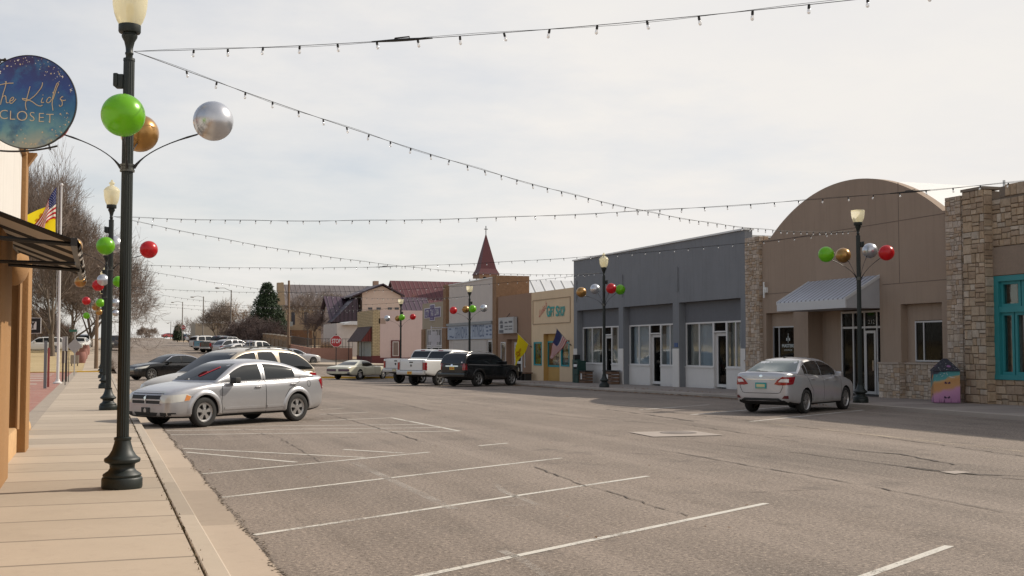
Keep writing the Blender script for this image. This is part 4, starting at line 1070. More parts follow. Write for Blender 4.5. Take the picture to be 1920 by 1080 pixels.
hill('pk_b', 'dark pickup truck with light blue tailgate beside the white SUV up the hill', 412, 137, 60, 'pickup_truck', 'pickup truck')
hill('pk_d', 'dark grey pickup truck beside the one with the light blue tailgate up the hill', 425, 134, 60, 'pickup_truck', 'pickup truck')
hill('suv_s', 'silver SUV in the far row, right of the dark grey pickup', 442, 128.5, 60)
hill('sed_w', 'white sedan in the far row, partly behind the beige SUV roof', 452, 122, 60)
r_ = hill('pk_w', 'white pickup truck with a headache rack in the far row', 478, 117, 60, 'pickup_truck', 'pickup truck')
m_ = MB()
S_ = specs['pk_w']; x_ = S_['L'] / 2 - 3.75
for y_ in (-.85, -.3, .3, .85): m_.tube([(x_, y_, 1.32), (x_, y_, 1.95)], .03, 6)
for z_ in (1.5, 1.72, 1.95): m_.tube([(x_, -.88, z_), (x_, .88, z_)], .03, 6)
m_.build('rack', CHROME, r_, local=True)
hill('sed_m', 'dark maroon sedan whose roof shows just above the beige SUV roof', 505, 107, 60)
hill('sed_g', 'grey sedan, only its nose showing behind the beige SUV tail by the far corner', 552, 108, 75)
hill('suv_d', 'dark blue SUV far up the hill left of the grey wagon', 357, 285, 50)
hill('van_w', 'grey white wagon far up the hill below the small stop sign', 368, 262, 50)
hill('sed_r', 'red car at the crest of the road', 318, 352, 70)
hill('suv_b', 'dark SUV on the near side of the road, showing between the lamp posts', 219, 140, 175)
hill('suv_w', 'white SUV with blue-black windows parked in the park behind the tree', 78, 128, 268)
hill('van_w', 'white van parked in the park beyond the reddish barrels', 157, 150, 185)
hill('sed_w', 'white sedan parked in the park just in front of the white van', 150, 140, 190)
# ------------------------------------------------------------------ buildings
XW = 24.7
def FY(px, X=XW):                       # distance along the street of a point seen at column px on the plane X
    return onX(px, 600, X).y
def FZ(px, py, X=XW): return onX(px, py, X).z
PANE = glassy('shop_glass', (0.02, 0.022, 0.024), 0.96, ttint=(0.86, 0.88, 0.88), refl=0.04, k=0.28)
PANED = glassy('dark_shop_glass', (0.006, 0.006, 0.007), 0.9, ttint=(0.35, 0.36, 0.36), refl=0.015, k=0.07)
ALU = surf('aluminium_frame', (0.42, 0.42, 0.43), 0.4, 0.5, var=.05)
WFR = surf('white_frame', (0.62, 0.60, 0.58), 0.6, var=.08)
STONEV = vcol('ashlar_stone', bmp=.6, bscale=9, bdist=.02)
MORTAR = surf('mortar', (0.20, 0.16, 0.125), 0.95)
class Wall:
    """a street front on the plane X = x0, seen from -X; u runs along the street, v up, w out of the wall"""
    def __init__(s, x0=XW, sgn=-1): s.x0 = x0; s.sgn = sgn
    def p(s, u, v, w=0): return (s.x0 + s.sgn * w, u, v)
    def box(s, mb, u0, u1, v0, v1, w0, w1, mi=0):
        a = s.p(min(u0, u1), min(v0, v1), w0); b = s.p(max(u0, u1), max(v0, v1), w1)
        mb.box(tuple(min(p_, q_) for p_, q_ in zip(a, b)), tuple(max(p_, q_) for p_, q_ in zip(a, b)), mi)
    def skin(s, mb, u0, u1, v0, v1, holes, mi=0, th=.35, side=1.6):
        """plane with rectangular openings (u0,u1,v0,v1,depth,back_material or None)"""
        us = sorted({u0, u1} | {h[0] for h in holes} | {h[1] for h in holes}); vs = sorted({v0, v1} | {h[2] for h in holes} | {h[3] for h in holes})
        us = [u for u in us if u0 <= u <= u1]; vs = [v for v in vs if v0 <= v <= v1]
        for a, b in zip(us, us[1:]):
            for c, d in zip(vs, vs[1:]):
                m = ((a + b) / 2, (c + d) / 2)
                if any(h[0] < m[0] < h[1] and h[2] < m[1] < h[3] for h in holes): continue
                mb.face([s.p(a, c), s.p(b, c), s.p(b, d), s.p(a, d)], mi)
        for h in holes:
            a, b, c, d, dp = h[:5]
            for (q, r) in (((a, c), (a, d)), ((b, c), (b, d)), ((a, d), (b, d)), ((a, c), (b, c))):
                mb.face([s.p(*q), s.p(*r), s.p(*r, -dp), s.p(*q, -dp)], h[6] if len(h) > 6 else mi)
            if len(h) > 5 and h[5] is not None: mb.face([s.p(a, c, -dp), s.p(b, c, -dp), s.p(b, d, -dp), s.p(a, d, -dp)], h[5])
        mb.face([s.p(u0, v1), s.p(u1, v1), s.p(u1, v1, -th), s.p(u0, v1, -th)], mi)
        mb.face([s.p(u0, v1, -th), s.p(u1, v1, -th), s.p(u1, v1 - .8, -th), s.p(u0, v1 - .8, -th)], mi)
        for u in (u0, u1): mb.face([s.p(u, v0), s.p(u, v1), s.p(u, v1, -side), s.p(u, v0, -side)], mi)
W = Wall()
def stone_field(mb, rect_, p3, smax, smin, th, pal, rnd, joint=.012, bulge=.02, mi=0):
    """irregular ashlar: a rectangle split at random into blocks that stand proud of the mortar"""
    st = [rect_]
    while st:
        a, b, c, d = st.pop(); w_, h_ = b - a, d - c
        if (w_ > smax or h_ > smax * .75 or (w_ * h_ > smin * smin * 2.2 and rnd.random() < .55)) and (w_ > smin * 1.6 or h_ > smin * 1.3):
            if w_ > h_ * rnd.uniform(.9, 1.7) and w_ > smin * 1.6:
                q = a + w_ * rnd.uniform(.33, .67); st += [(a, q, c, d), (q, b, c, d)]
            elif h_ > smin:
                q = c + h_ * rnd.uniform(.35, .65); st += [(a, b, c, q), (a, b, q, d)]
            else: st += [(a, (a + b) / 2, c, d), ((a + b) / 2, b, c, d)]
            continue
        j = joint / 2; ch = min(.014, w_ / 5, h_ / 5); t = th + rnd.uniform(0, bulge); k = rnd.uniform(.84, 1.14)
        col = pal[rnd.randrange(len(pal))]; col = (col[0] * k, col[1] * k, col[2] * k)
        A, B, C, D = a + j, b - j, c + j, d - j
        o = [(A, C), (B, C), (B, D), (A, D)]; i_ = [(A + ch, C + ch), (B - ch, C + ch), (B - ch, D - ch), (A + ch, D - ch)]
        P = [p3(u, v, 0) for u, v in o] + [p3(u, v, t * .7) for u, v in o] + [p3(u, v, t + rnd.uniform(-.004, .004)) for u, v in i_]
        F = [(0, 1, 5, 4), (1, 2, 6, 5), (2, 3, 7, 6), (3, 0, 4, 7), (4, 5, 9, 8), (5, 6, 10, 9), (6, 7, 11, 10), (7, 4, 8, 11), (8, 9, 10, 11)]
        mb.mesh(P, F, mi, col)
PAL_L = [(0.50, .41, .32), (.46, .36, .27), (.54, .45, .37), (.44, .32, .22), (.49, .40, .32)]
PAL_D = [(0.45, .335, .225), (.42, .31, .205), (.49, .38, .27), (.40, .295, .205), (.46, .355, .25), (.50, .42, .33), (.38, .28, .195)]
def pier(name, u0, u1, v0, v1, w0, w1, pal, rnd, parent, smax=.38, smin=.13):
    """stone faced pier: three faces of blocks round a mortar core"""
    mb = MB(); W.box(mb, u0 + .02, u1 - .02, v0, v1 - .02, w0, w1 - .02, 1)
    stone_field(mb, (u0 + .015, u1 - .015, v0, v1), lambda u, v, t: W.p(u, v, w1 - .02 + t), smax, smin, .02, pal, rnd)
    stone_field(mb, (w0, w1 - .02, v0, v1), lambda u, v, t: W.p(u0 + .02 - t, v, u), smax, smin, .02, pal, rnd)
    stone_field(mb, (w0, w1 - .02, v0, v1), lambda u, v, t: W.p(u1 - .02 + t, v, u), smax, smin, .02, pal, rnd)
    return mb.build(name, [STONEV, MORTAR], parent)
def frame_window(name, u0, u1, v0, v1, w, parent, fm, gm, bars_u=(), bars_v=(), t=.05, dpt=.06):
    mb = MB()
    W.box(mb, u0, u1, v1 - t, v1, w - dpt, w); W.box(mb, u0, u1, v0, v0 + t, w - dpt, w)
    W.box(mb, u0, u0 + t, v0 + t, v1 - t, w - dpt, w); W.box(mb, u1 - t, u1, v0 + t, v1 - t, w - dpt, w)
    for b in bars_u: W.box(mb, b - t / 2, b + t / 2, v0 + t, v1 - t, w - dpt, w - .003)
    for b in bars_v: W.box(mb, u0 + t, u1 - t, b - t / 2, b + t / 2, w - dpt, w - .006)
    fr = mb.build(name, fm, parent)
    g = MB(); W.box(g, u0 + t, u1 - t, v0 + t, v1 - t, w - dpt * .7, w - dpt * .55); g.build('pane', gm, fr); return fr
def curtain(mb, u0, u1, v0, v1, w, amp=.04, per=.13, mi=0, rnd=random):
    n = max(4, int((u1 - u0) / per * 4)); P = []
    for i in range(n + 1):
        u = u0 + (u1 - u0) * i / n; P.append((u, w + amp * math.sin(i * math.pi / 2 + .6) * rnd.uniform(.5, 1.2)))
    for (a, wa), (b, wb_) in zip(P, P[1:]): mb.face([W.p(a, v0, wa), W.p(b, v0, wb_), W.p(b, v1, wb_), W.p(a, v1, wa)], mi)
def backbox(parent, u0, u1, z, depth, mat, front=1.6, base=-.8):
    mb = MB(); mb.box((XW + front, u0 + .02, base), (XW + depth, u1 - .02, z)); return mb.build('rear_wall', mat, parent)
rs = random.Random(11)
def base(u): return G(24, u) - .3
# --- grey shop row
GREY = surf('grey_stucco', (0.195, 0.202, 0.214), 0.9, var=.10, vscale=.8, fine=30, bmp=.3, bdist=.006, streak=.22)
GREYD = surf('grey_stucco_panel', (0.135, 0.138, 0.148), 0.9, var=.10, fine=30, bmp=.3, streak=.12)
def m_corr(name, col, per=.09):
    m, nt, b = new_mat(name); v = mapped(nt); s_ = N(nt, 'ShaderNodeSeparateXYZ'); nt.links.new(v, s_.inputs[0])
    t = math_n(nt, 'MULTIPLY', math_n(nt, 'ADD', s_.outputs[1], s_.outputs[0]), 2 * math.pi / per); sn = math_n(nt, 'SINE', t)
    n1 = noise(nt, v, 1.5, 5, .7); n2 = noise(nt, mapped(nt, (5, 5, .4)), 2, 5, .7)
    c = mix(nt, sc(col, .8), sc(col, 1.1), n1); c = mix(nt, c, sc(col, .74), ramp(nt, sn, [(-.4 + .4, .8), (.2, 0)])); c = mix(nt, c, sc(col, .82), ramp(nt, n2, [(.5, 0), (.75, .6)]))
    nt.links.new(c, b.inputs['Base Color']); b.inputs['Roughness'].default_value = .6; bump(nt, b, sn, .5, .01); return m
CORR = m_corr('corrugated_skirt', (0.78, 0.74, 0.70))
uN, uF = FY(1398), FY(1076)
gr = thing('shop_row', 'long grey stucco shop row with three recessed bays and white corrugated skirt', 'building', (XW, uN, 0), group=None)
bays = [(FY(1160), FY(1082)), (FY(1261.5), FY(1168.5)), (FY(1389), FY(1273))]
mb = MB(); zt = 6.57; BZ = 3.83; DW = .34
W.skin(mb, uN, uF, -.6, zt, [(a, b, -.5, BZ, DW) for a, b in bays], 0, side=.35)
mb.build('wall', GREY, gr); backbox(gr, uN, uF, 5.9, 17, GREY, front=.7)
mb = MB(); W.box(mb, uN - .06, uF + .06, zt, zt + .07, -.4, .07); mb.build('coping', WHITE, gr)
for u in (FY(1271.5), FY(1168), FY(1081.5)):
    mb = MB(); W.box(mb, u - .05, u + .05, 4.35, 5.45, 0, .05); mb.build('wall_fin', GREY, gr)
CURT = surf('pale_curtain', (0.68, 0.76, 0.84), 0.9, var=.1); CURTW = surf('white_blind', (0.55, 0.54, 0.50), 0.9, var=.15)
for k, (a, b) in enumerate(bays):
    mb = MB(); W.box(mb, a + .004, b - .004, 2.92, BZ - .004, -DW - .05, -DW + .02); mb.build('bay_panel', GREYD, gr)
    wdt = b - a; d0, d1 = a + wdt * (.30, .36, .33)[k], a + wdt * (.30 + .19, .36 + .20, .33 + .19)[k]; kz = .95 + (.0, 0, 0)[k]
    # frames either side of the door; the door stands a little deeper
    for (p_, q_) in ((a + .03, d0 - .04), (d1 + .04, b - .03)):
        fr = frame_window('shop_window', p_, q_, kz, 2.92, -DW + .02, gr, WFR, PANE, bars_u=(p_ + (q_ - p_) * rs.uniform(.4, .6),), t=.07)
        mb = MB(); W.box(mb, p_ - .02, q_ + .02, -.6, kz, -DW - .2, -DW + .03); W.box(mb, p_ - .02, q_ + .02, kz - .03, kz + .01, -DW, -DW + .07); mb.build('knee_wall', CORR, gr)
        c = MB(); 
        if k > 0: curtain(c, p_ + .05, p_ + (q_ - p_) * (.55 if k == 2 else .8), kz, 2.85, -DW - .16, rnd=rs, mi=0)
        curtain(c, p_ + (q_ - p_) * (.5 if k else .35), q_ - .04, kz, 2.85, -DW - .26, rnd=rs, mi=1 if k != 1 else 0)
        c.build('curtain', [CURT, CURTW], gr)
    fr = frame_window('transom', d0 - .04, d1 + .04, 2.45, 2.92, -DW + .02, gr, WFR, PANED, t=.06)
    dr = frame_window('door', d0, d1, .16 + G(24, d0) * .6, 2.43, -DW - .10, gr, WFR, PANED, t=.13, bars_v=())
    mb = MB(); W.box(mb, d0 + .05, d0 + .09, 1.0, 1.3, -DW - .10, -DW - .04); mb.build('handle', CHROME, dr)
    for u in (d0 - .04, d1): mb = MB(); W.box(mb, u, u + .04, -.4, 2.45, -DW - .5, -DW + .015); mb.build('door_jamb', WFR, gr)
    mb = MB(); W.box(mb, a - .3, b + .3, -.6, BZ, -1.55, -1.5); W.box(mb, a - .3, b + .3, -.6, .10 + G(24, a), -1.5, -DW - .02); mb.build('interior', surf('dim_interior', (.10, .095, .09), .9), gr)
us = [uN] + [q for ab in reversed(bays) for q in ab] + [uF]
for i in range(0, len(us), 2):
    mb = MB(); W.box(mb, us[i] + (.0 if i else 0), us[i + 1], -.6, 1.76, 0, .035)
    mb.build('pier_skirt', CORR, gr)
mb = MB(); W.box(mb, FY(1273) + .12, FY(1273) + .42, 1.83, 2.02, .0, .03); mb.build('number_plate', surf('blue_enamel', (.03, .08, .22), .4), gr)
# low white metal roof behind the parapet
def m_seam(name, col, axis=0, per=.45, rough=.35, metal=.3, w=.06, dark=.45):
    m, nt, b = new_mat(name); v = mapped(nt); s_ = N(nt, 'ShaderNodeSeparateXYZ'); nt.links.new(v, s_.inputs[0])
    md = math_n(nt, 'MODULO', math_n(nt, 'ADD', s_.outputs[axis], 500 * per), per); d = math_n(nt, 'ABSOLUTE', math_n(nt, 'SUBTRACT', md, per / 2))
    n1 = noise(nt, v, .8, 5, .7); c = mix(nt, sc(col, .85), sc(col, 1.12), n1)
    j = ramp(nt, d, [(w, 1.0), (w * 1.7, 0.0)]); c = mix(nt, c, sc(col, dark), j); nt.links.new(c, b.inputs['Base Color'])
    b.inputs['Roughness'].default_value = rough; b.inputs['Metallic'].default_value = metal; bump(nt, b, j, .8, .03); return m
WMET = m_seam('white_metal_roof', (.62, .62, .60), 1, .42, .4, .1)
mb = MB(); mb.prism([(XW + .36, uN + .05, 6.28), (XW + .36, uN + 6, 6.50), (XW + 17, uN + 6, 6.50), (XW + 17, uN + .05, 6.28)], (0, 0, .10)); mb.prism([(XW + .36, uN + 6, 6.50), (XW + .36, uF - .1, 5.9), (XW + 17, uF - .1, 5.9), (XW + 17, uN + 6, 6.50)], (0, 0, .08)); mb.build('roof', m_seam('white_rib_roof', (.66, .65, .62), 0, .6, .4, .1, .05, .5), gr)

# --- arched front
BRN = surf('taupe_stucco', (0.315, 0.235, 0.175), 0.92, var=.10, vscale=.6, fine=26, fvar=.07, bmp=.4, bdist=.008, streak=.20)
aN, aF = FY(1806), FY(1400); sh = 6.03
ar = thing('arched_building', 'taupe stucco building with a big round arched parapet and metal entry canopy', 'building', (XW, aN, 0))
H1 = (FY(1488), FY(1436.5)); H2 = (FY(1650), FY(1515)); H3 = (FY(1766.5), FY(1689))
mb = MB()
W.skin(mb, aN, aF, -.5, sh, [(H1[0], H1[1], -.4, 3.14, .26), (H2[0], H2[1], -.4, 3.12, .62), (H3[0], H3[1], -.4, 3.20, .26)], 0)
b0, b1 = FY(1771.5), FY(1444.5); rise = 1.62; cu_ = (b0 + b1) / 2; hwid = (b1 - b0) / 2; RR = (hwid ** 2 + rise ** 2) / (2 * rise)
arc = []
for i in range(41):
    u = b1 - (b1 - b0) * i / 40; arc.append((u, sh + math.sqrt(RR * RR - (u - cu_) ** 2) - (RR - rise)))
mb.prism([W.p(u, v + .0, 0) for u, v in arc] , (.30, 0, 0))
mb.build('wall', BRN, ar)
mb = MB()
W.box(mb, H1[0], H1[1], 2.62, 3.14, -.4, -.255); W.box(mb, H1[0], H1[1], -.4, 1.30, -.4, -.255); W.box(mb, H1[1] - .1, H1[1], 1.3, 2.62, -.4, -.255)
mb.build('bay_panel', BRN, ar); mb = MB()
W.box(mb, H3[0], H3[1], 2.66, 3.20, -.4, -.255); W.box(mb, H3[0], H3[1], -.4, 1.32, -.4, -.255); W.box(mb, H3[1] - .38, H3[1], 1.32, 2.66, -.4, -.255)
gx = FY(1551)
mb.build('bay_panel', BRN, ar); mb = MB(); W.box(mb, gx, H2[1], -.4, 3.12, -.75, -.62); mb.build('recess_wall', BRN, ar)
WROOF = surf('white_membrane_roof', (.70, .69, .66), .6, var=.04, bmp=.05)
mb = MB(); V = []; F = []
for i, (u, v) in enumerate(arc):
    for x in (XW + .3, XW + 12, XW + 34): V.append((x, u, v - .05))
for i in range(40):
    for k in range(2): F.append((i * 3 + k, i * 3 + k + 1, i * 3 + k + 4, i * 3 + k + 3))
mb.mesh(V, F); mb.face([(XW + 34, u, v - .05) for u, v in arc]); mb.build('barrel_roof', WROOF, ar, smooth=40)
mb = MB(); px_ = onX(1883, 356, XW + 8); mb.lathe([(.14, 0), (.12, .10), (.05, .14), (.05, .42), (0, .42)], 12, (px_.x, px_.y, px_.z - .05)); mb.build('roof_vent', surf('grey_vent', (.4, .4, .4), .5), ar, smooth=40)
mb = MB(); mb.box((XW + 1.7, aN + .05, -.5), (XW + 34, uN + .01, sh - .05)); mb.build('rear_wall', BRN, ar)
for (u0, u1, z) in ((aN, aF, 5.93), (aN, FY(1655), 3.88), (FY(1510), aF, 3.88)):
    mb = MB(); W.box(mb, u0 + .02, u1 - .02, z, z + .02, -.01, .006); mb.build('score_line', surf('score_line', (.15, .11, .085), .9), ar)
mb = MB(); u = FY(1688); W.box(mb, u - .01, u + .01, 3.9, 7.2, -.01, .005); mb.build('score_line', MATS['score_line'], ar)
w1 = frame_window('front_window', H1[0] + .02, H1[1] - .12, 1.30, 2.62, -.23, ar, ALU, PANED, bars_u=(H1[1] - .12 - .42,), t=.05)
LET = flat('window_lettering', (.45, .48, .46), .6)
mb = MB(); lu = (H1[0] + H1[1] - .42) / 2 - .05
put_text(mb, 'MASTERS', W.p(lu, 1.86, -.20), (0, -1, 0), (0, 0, 1), .17, fit=.86, bold=.004)
put_text(mb, 'LOUNGE', W.p(lu, 1.70, -.20), (0, -1, 0), (0, 0, 1), .09, fit=.55)
for s_ in (-1, 1): W.box(mb, lu + s_ * .09 - .035, lu + s_ * .09 + .035, 2.06, 2.16, -.205, -.20)
W.box(mb, lu - .012, lu + .012, 1.98, 2.34, -.207, -.202); W.box(mb, lu - .05, lu + .05, 2.19, 2.21, -.206, -.201)
mb.build('window_lettering', LET, w1)
w3 = frame_window('front_window', H3[0] + .02, H3[1] - .40, 1.34, 2.64, -.23, ar, ALU, PANED, bars_u=(H3[0] + .16, H3[1] - .40 - .42), t=.05)
# entry glazing with its door
ev = (-.15, 3.06); zt_ = 2.52
cols = [FY(q) for q in (1650, 1641, 1617, 1594, 1573, 1551)]
eg = frame_window('entry_glazing', cols[0] + .0, cols[-1] - .0, .18, 3.08, -.58, ar, ALU, PANED, bars_u=cols[1:-1], bars_v=(2.50,), t=.07, dpt=.09)
mb = MB(); W.box(mb, cols[0] + .07, cols[1] - .04, .24, .62, -.64, -.585); W.box(mb, cols[1] + .04, cols[2] - .04, .24, .62, -.64, -.585); mb.build('kick_panel', ALU, eg)
ed = frame_window('door', cols[2] + .045, cols[3] - .045, .19, 2.38, -.56, eg, ALU, PANED, t=.09, dpt=.05)
mb = MB(); mb.tube([W.p(cols[2] + .12, 1.0, -.50), W.p(cols[2] + .12, 1.35, -.50)], .014, 6); mb.build('handle', CHROME, ed)
mb = MB(); put_text(mb, '212', W.p((cols[2] + cols[3]) / 2, 2.68, -.62), (0, -1, 0), (0, 0, 1), .2, fit=.36); mb.build('door_number', LET, ed)
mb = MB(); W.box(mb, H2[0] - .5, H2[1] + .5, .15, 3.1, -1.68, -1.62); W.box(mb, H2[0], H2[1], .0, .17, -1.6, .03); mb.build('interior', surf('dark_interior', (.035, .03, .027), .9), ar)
# canopy
c0, c1 = FY(1650), FY(1517); zw, zf0, zf1, pr = 4.18, 3.40, 3.11, 1.34
cn = MB(); T = .04
cn.prism([W.p(c0, zw, 0), W.p(c0, zf0, pr), W.p(c1, zf0, pr), W.p(c1, zw, 0)], (0, 0, T))
cno = cn.build('canopy_roof', m_seam('canopy_metal', (.50, .53, .60), 1, .27, .35, .4, .03, .40), ar)
mb = MB(); W.box(mb, c0, c1, zf1, zf0, pr - .03, pr + .02); mb.build('canopy_fascia', surf('canopy_white', (.52, .52, .52), .6, var=.05), cno)
for u in (c0, c1 - .03):
    mb = MB(); mb.prism([W.p(u, zw - .01, 0), W.p(u, zf0 - .01, pr - .035), W.p(u, zf1, pr - .035), W.p(u, zf1, 0)], (0, .03, 0)); mb.build('canopy_side', surf('canopy_grey', (.36, .36, .37), .6), cno)
mb = MB(); W.box(mb, c0 + .03, c1 - .03, zf1, zf1 + .03, .02, pr - .04); mb.build('canopy_soffit', MATS['canopy_grey'], cno)
for u in (c0 - .02, c1 - .03):
    mb = MB(); mb.prism([W.p(u, zw + .055, -.0), W.p(u, zf0 + .055, pr + .03), W.p(u, zf0 - .06, pr + .03), W.p(u, zw - .06, 0)], (0, .05, 0)); mb.build('canopy_rake', MATS['canopy_white'], cno)
# wall lamp
mb = MB(); u = FY(1438); W.box(mb, u - .10, u + .10, 3.95, 4.15, .0, .10); W.box(mb, u - .03, u + .03, 3.74, 4.36, .10, .14); mb.build('wall_lamp', WHITE, ar)
# stone wainscot with cap
for i, (p_, q_, wf_) in enumerate(((aN, H3[0], .09), (H3[0], H3[1], -.17), (H3[1], H2[0], .09), (H2[1], H1[0], .09), (H1[0], H1[1], -.17), (H1[1], aF, .09))):
    if i == 0 and q_ - p_ < .15: p_ = aN
    mb = MB(); W.box(mb, p_ + .01, q_ - .01, -.4, 1.25, min(-.3, wf_ - .1), wf_ - .02, 1)
    stone_field(mb, (p_ + .005, q_ - .005, -.2, 1.25), lambda u, v, t, wf_=wf_: W.p(u, v, wf_ - .02 + t), .34, .11, .02, PAL_L, rs)
    if wf_ > 0:
        stone_field(mb, (-.28, wf_ - .02, -.2, 1.25), lambda u, v, t, p_=p_: W.p(p_ + .01 - t, v, u), .3, .11, .01, PAL_L, rs)
        stone_field(mb, (-.28, wf_ - .02, -.2, 1.25), lambda u, v, t, q_=q_: W.p(q_ - .01 + t, v, u), .3, .11, .01, PAL_L, rs)
    mb.build('stone_wainscot', [STONEV, MORTAR], ar)
    mb = MB(); W.box(mb, p_ - .02, q_ + .02, 1.25, 1.31, -.3, wf_ + .05); mb.build('sill_cap', surf('cast_cap', (.36, .29, .235), .9), ar)
# stone piers
p1 = pier('stone_pier', FY(1424, XW - .14), FY(1397.5, XW - .14), -.3, 6.2, -.3, .14, PAL_L, rs, None, .30, .11); tag(p1, 'slim stone-faced pier between the grey shop row and the arched building', 'stone pier')
p2 = pier('stone_pier', FY(1806, XW - .2), FY(1775, XW - .2), -.3, 6.38, -.3, .20, PAL_L, rs, None, .30, .11); tag(p2, 'slim pale stone-faced pier between the arched building and the teal window', 'stone pier')

# --- stone building with the teal window
st = thing('stone_building', 'rough tan stone building with a big teal framed shop window at the right edge', 'building', (XW, 20, 0))
sF = FY(1809, XW - .35); sN = 12.0
pv = FY(1848, XW - .35)
mb = MB(); W.box(mb, pv + .02, sF - .02, -.4, 6.38, -.3, .33, 1)
stone_field(mb, (pv, sF, -.3, 6.42), lambda u, v, t: W.p(u, v, .33 + t), .42, .17, .03, PAL_D, rs, .02, .035)
stone_field(mb, (0.02, .33, -.3, 6.42), lambda u, v, t: W.p(pv + .02 - t, v, u), .40, .17, .02, PAL_D, rs, .02, .02)
W.box(mb, pv - .05, sF + .03, 6.42, 6.50, -.3, .40, 1)
mb.build('corner_pier', [STONEV, MORTAR], st)
tw0, tw1 = sN + 1.5, FY(1866); tz0, tz1 = .86, 3.86
mb = MB(); W.skin(mb, sN, pv, -.4, 6.15, [(tw0, tw1, tz0, tz1, .30)], 1)
for rc_ in ((tw1, pv, -.3, 6.1), (sN, tw0, -.3, 6.1), (tw0, tw1, -.3, tz0), (tw0, tw1, 4.72, 6.1)):
    stone_field(mb, rc_, lambda u, v, t: W.p(u, v, t), .44, .17, .035, PAL_D, rs, .022, .035)
W.box(mb, sN, pv - .3, 6.15, 6.45, -.3, .03, 1)
stone_field(mb, (sN, pv - .55, 6.15, 6.50), lambda u, v, t: W.p(u, v, .02 + t), .5, .2, .03, PAL_D, rs, .02, .03)
mb.build('wall', [STONEV, MORTAR], st)
mb = MB(); W.box(mb, tw0 - .3, tw1 + .0, tz1 + .02, 4.70, .0, .06); mb.build('lintel', surf('cast_lintel', (.26, .195, .145), .95, fine=14, fvar=.15, bmp=.6, bdist=.015), st)
backbox(st, sN, aN + .06, 6.0, 16, MORTAR, front=.4)  # unseen rear wall, stretched past the pier to close a gap to sunlight
TEAL = surf('teal_paint', (0.025, 0.22, 0.23), 0.5, var=.12, vscale=2)
mb = MB(); t_ = .20
W.box(mb, tw0, tw1, tz1 - .16, tz1, -.25, .05); W.box(mb, tw0, tw1, tz0, tz0 + .14, -.25, .07); W.box(mb, tw1 - t_, tw1, tz0 + .14, tz1 - .16, -.25, .05); W.box(mb, tw0, tw0 + t_, tz0 + .14, tz1 - .16, -.25, .05)
W.box(mb, tw0 + t_, tw1 - t_, 2.80, 2.96, -.22, .03)
fo = mb.build('window_frame', TEAL, st)
def sash(a, b, c, d, w=-.04, t=.09):
    mb = MB(); W.box(mb, a, b, d - t, d, w - .06, w); W.box(mb, a, b, c, c + t, w - .06, w); W.box(mb, a, a + t, c + t, d - t, w - .06, w); W.box(mb, b - t, b, c + t, d - t, w - .06, w)
    o = mb.build('sash', TEAL, fo)
q = tw1 - t_
sash(q - .78, q, 2.96, tz1 - .16); sash(q - .50, q, tz0 + .14, 2.80)
for k in range(4):
    sash(q - .82 - .98 * (k + 1), q - .82 - .98 * k, 2.96, tz1 - .16)
    sash(q - .54 - 1.2 * (k + 1) + .04, q - .54 - 1.2 * k, tz0 + .14, 2.80)
mb = MB(); W.box(mb, tw0, tw1, tz0 + .1, tz1 - .1, -.11, -.10); mb.build('pane', PANE, fo)
mb = MB(); curtain(mb, q - .5, q, tz0, 2.8, -.35, .02, mi=0, rnd=rs); curtain(mb, q - 1.6, q - .62, tz0 + .2, 2.7, -.3, .05, mi=1, rnd=rs); mb.build('curtain', [surf('grey_net', (.30, .27, .24), .9), surf('pink_print', (.46, .24, .24), .9, vscale=9, var=.4)], st)

# --- gift shop
CRM = surf('sand_stucco', (0.66, 0.50, 0.325), 0.92, var=.07, vscale=.7, fine=24, fvar=.05, bmp=.3, streak=.10)
OCH = surf('ochre_paint', (0.48, 0.29, 0.09), .9)
TQ = surf('turquoise_paint', (0.03, 0.27, 0.30), .6)
gN, gF = FY(1075.6), FY(996.5)
gs_ = thing('gift_shop', 'sand coloured stucco gift shop with turquoise window frames and ochre doorway', 'building', (XW, gN, 0))
hd = (FY(1049), FY(1019)); hl = (FY(1016), FY(1000.7)); hr = (FY(1067.8), FY(1051.5))
mb = MB(); W.skin(mb, gN, gF, -.6, 5.13, [(hd[0], hd[1], -.5, 2.62, .30, None, 1), (hl[0], hl[1], .75, 2.16, .12), (hr[0], hr[1], .75, 2.22, .12)], 0)
mb.build('wall', [CRM, OCH], gs_); backbox(gs_, gN, gF, 4.8, 16, CRM)
mb = MB(); pu0, pu1 = FY(1070), FY(999.5)
for (a, b, c, d) in ((pu0, pu1, 4.62, 4.66), (pu0, pu1, 3.20, 3.24), (pu0, pu0 + .05, 3.24, 4.62), (pu1 - .05, pu1, 3.24, 4.62)): W.box(mb, a, b, c, d, 0, .035)
mb.build('sign_border', surf('stucco_rib', (.33, .24, .16), .9), gs_)
RIB = flat('sign_red', (.50, .10, .08), .7); SGT = flat('sign_teal', (.05, .33, .30), .7); SGO = flat('sign_orange', (.6, .3, .12), .7)
for hh, nm in ((hl, 'left'), (hr, 'right')):
    fr = frame_window('display_window', hh[0] + .01, hh[1] - .01, .76, 2.15, .02, gs_, TQ, PANE, t=.09, bars_v=(), dpt=.10)
    mb = MB(); W.box(mb, hh[0], hh[1], .7, 2.2, -.42, -.40); 
    for i in range(26):
        u = rs.uniform(hh[0] + .1, hh[1] - .1); v = rs.uniform(.85, 2.0); mb.box(*[tuple(c) for c in zip(*[sorted(t2) for t2 in zip(W.p(u - rs.uniform(.03, .16), v - .08, -.34), W.p(u + rs.uniform(.03, .16), v + rs.uniform(.02, .15), -.14))])], rs.randrange(1, 5))
    mb.build('display', [surf('shop_dim', (.12, .10, .09), .9), RIB, flat('goods_yellow', (.5, .42, .12), .7), flat('goods_white', (.5, .47, .44), .7), SGT], gs_)
he_ = FY(1027, XW + .28)
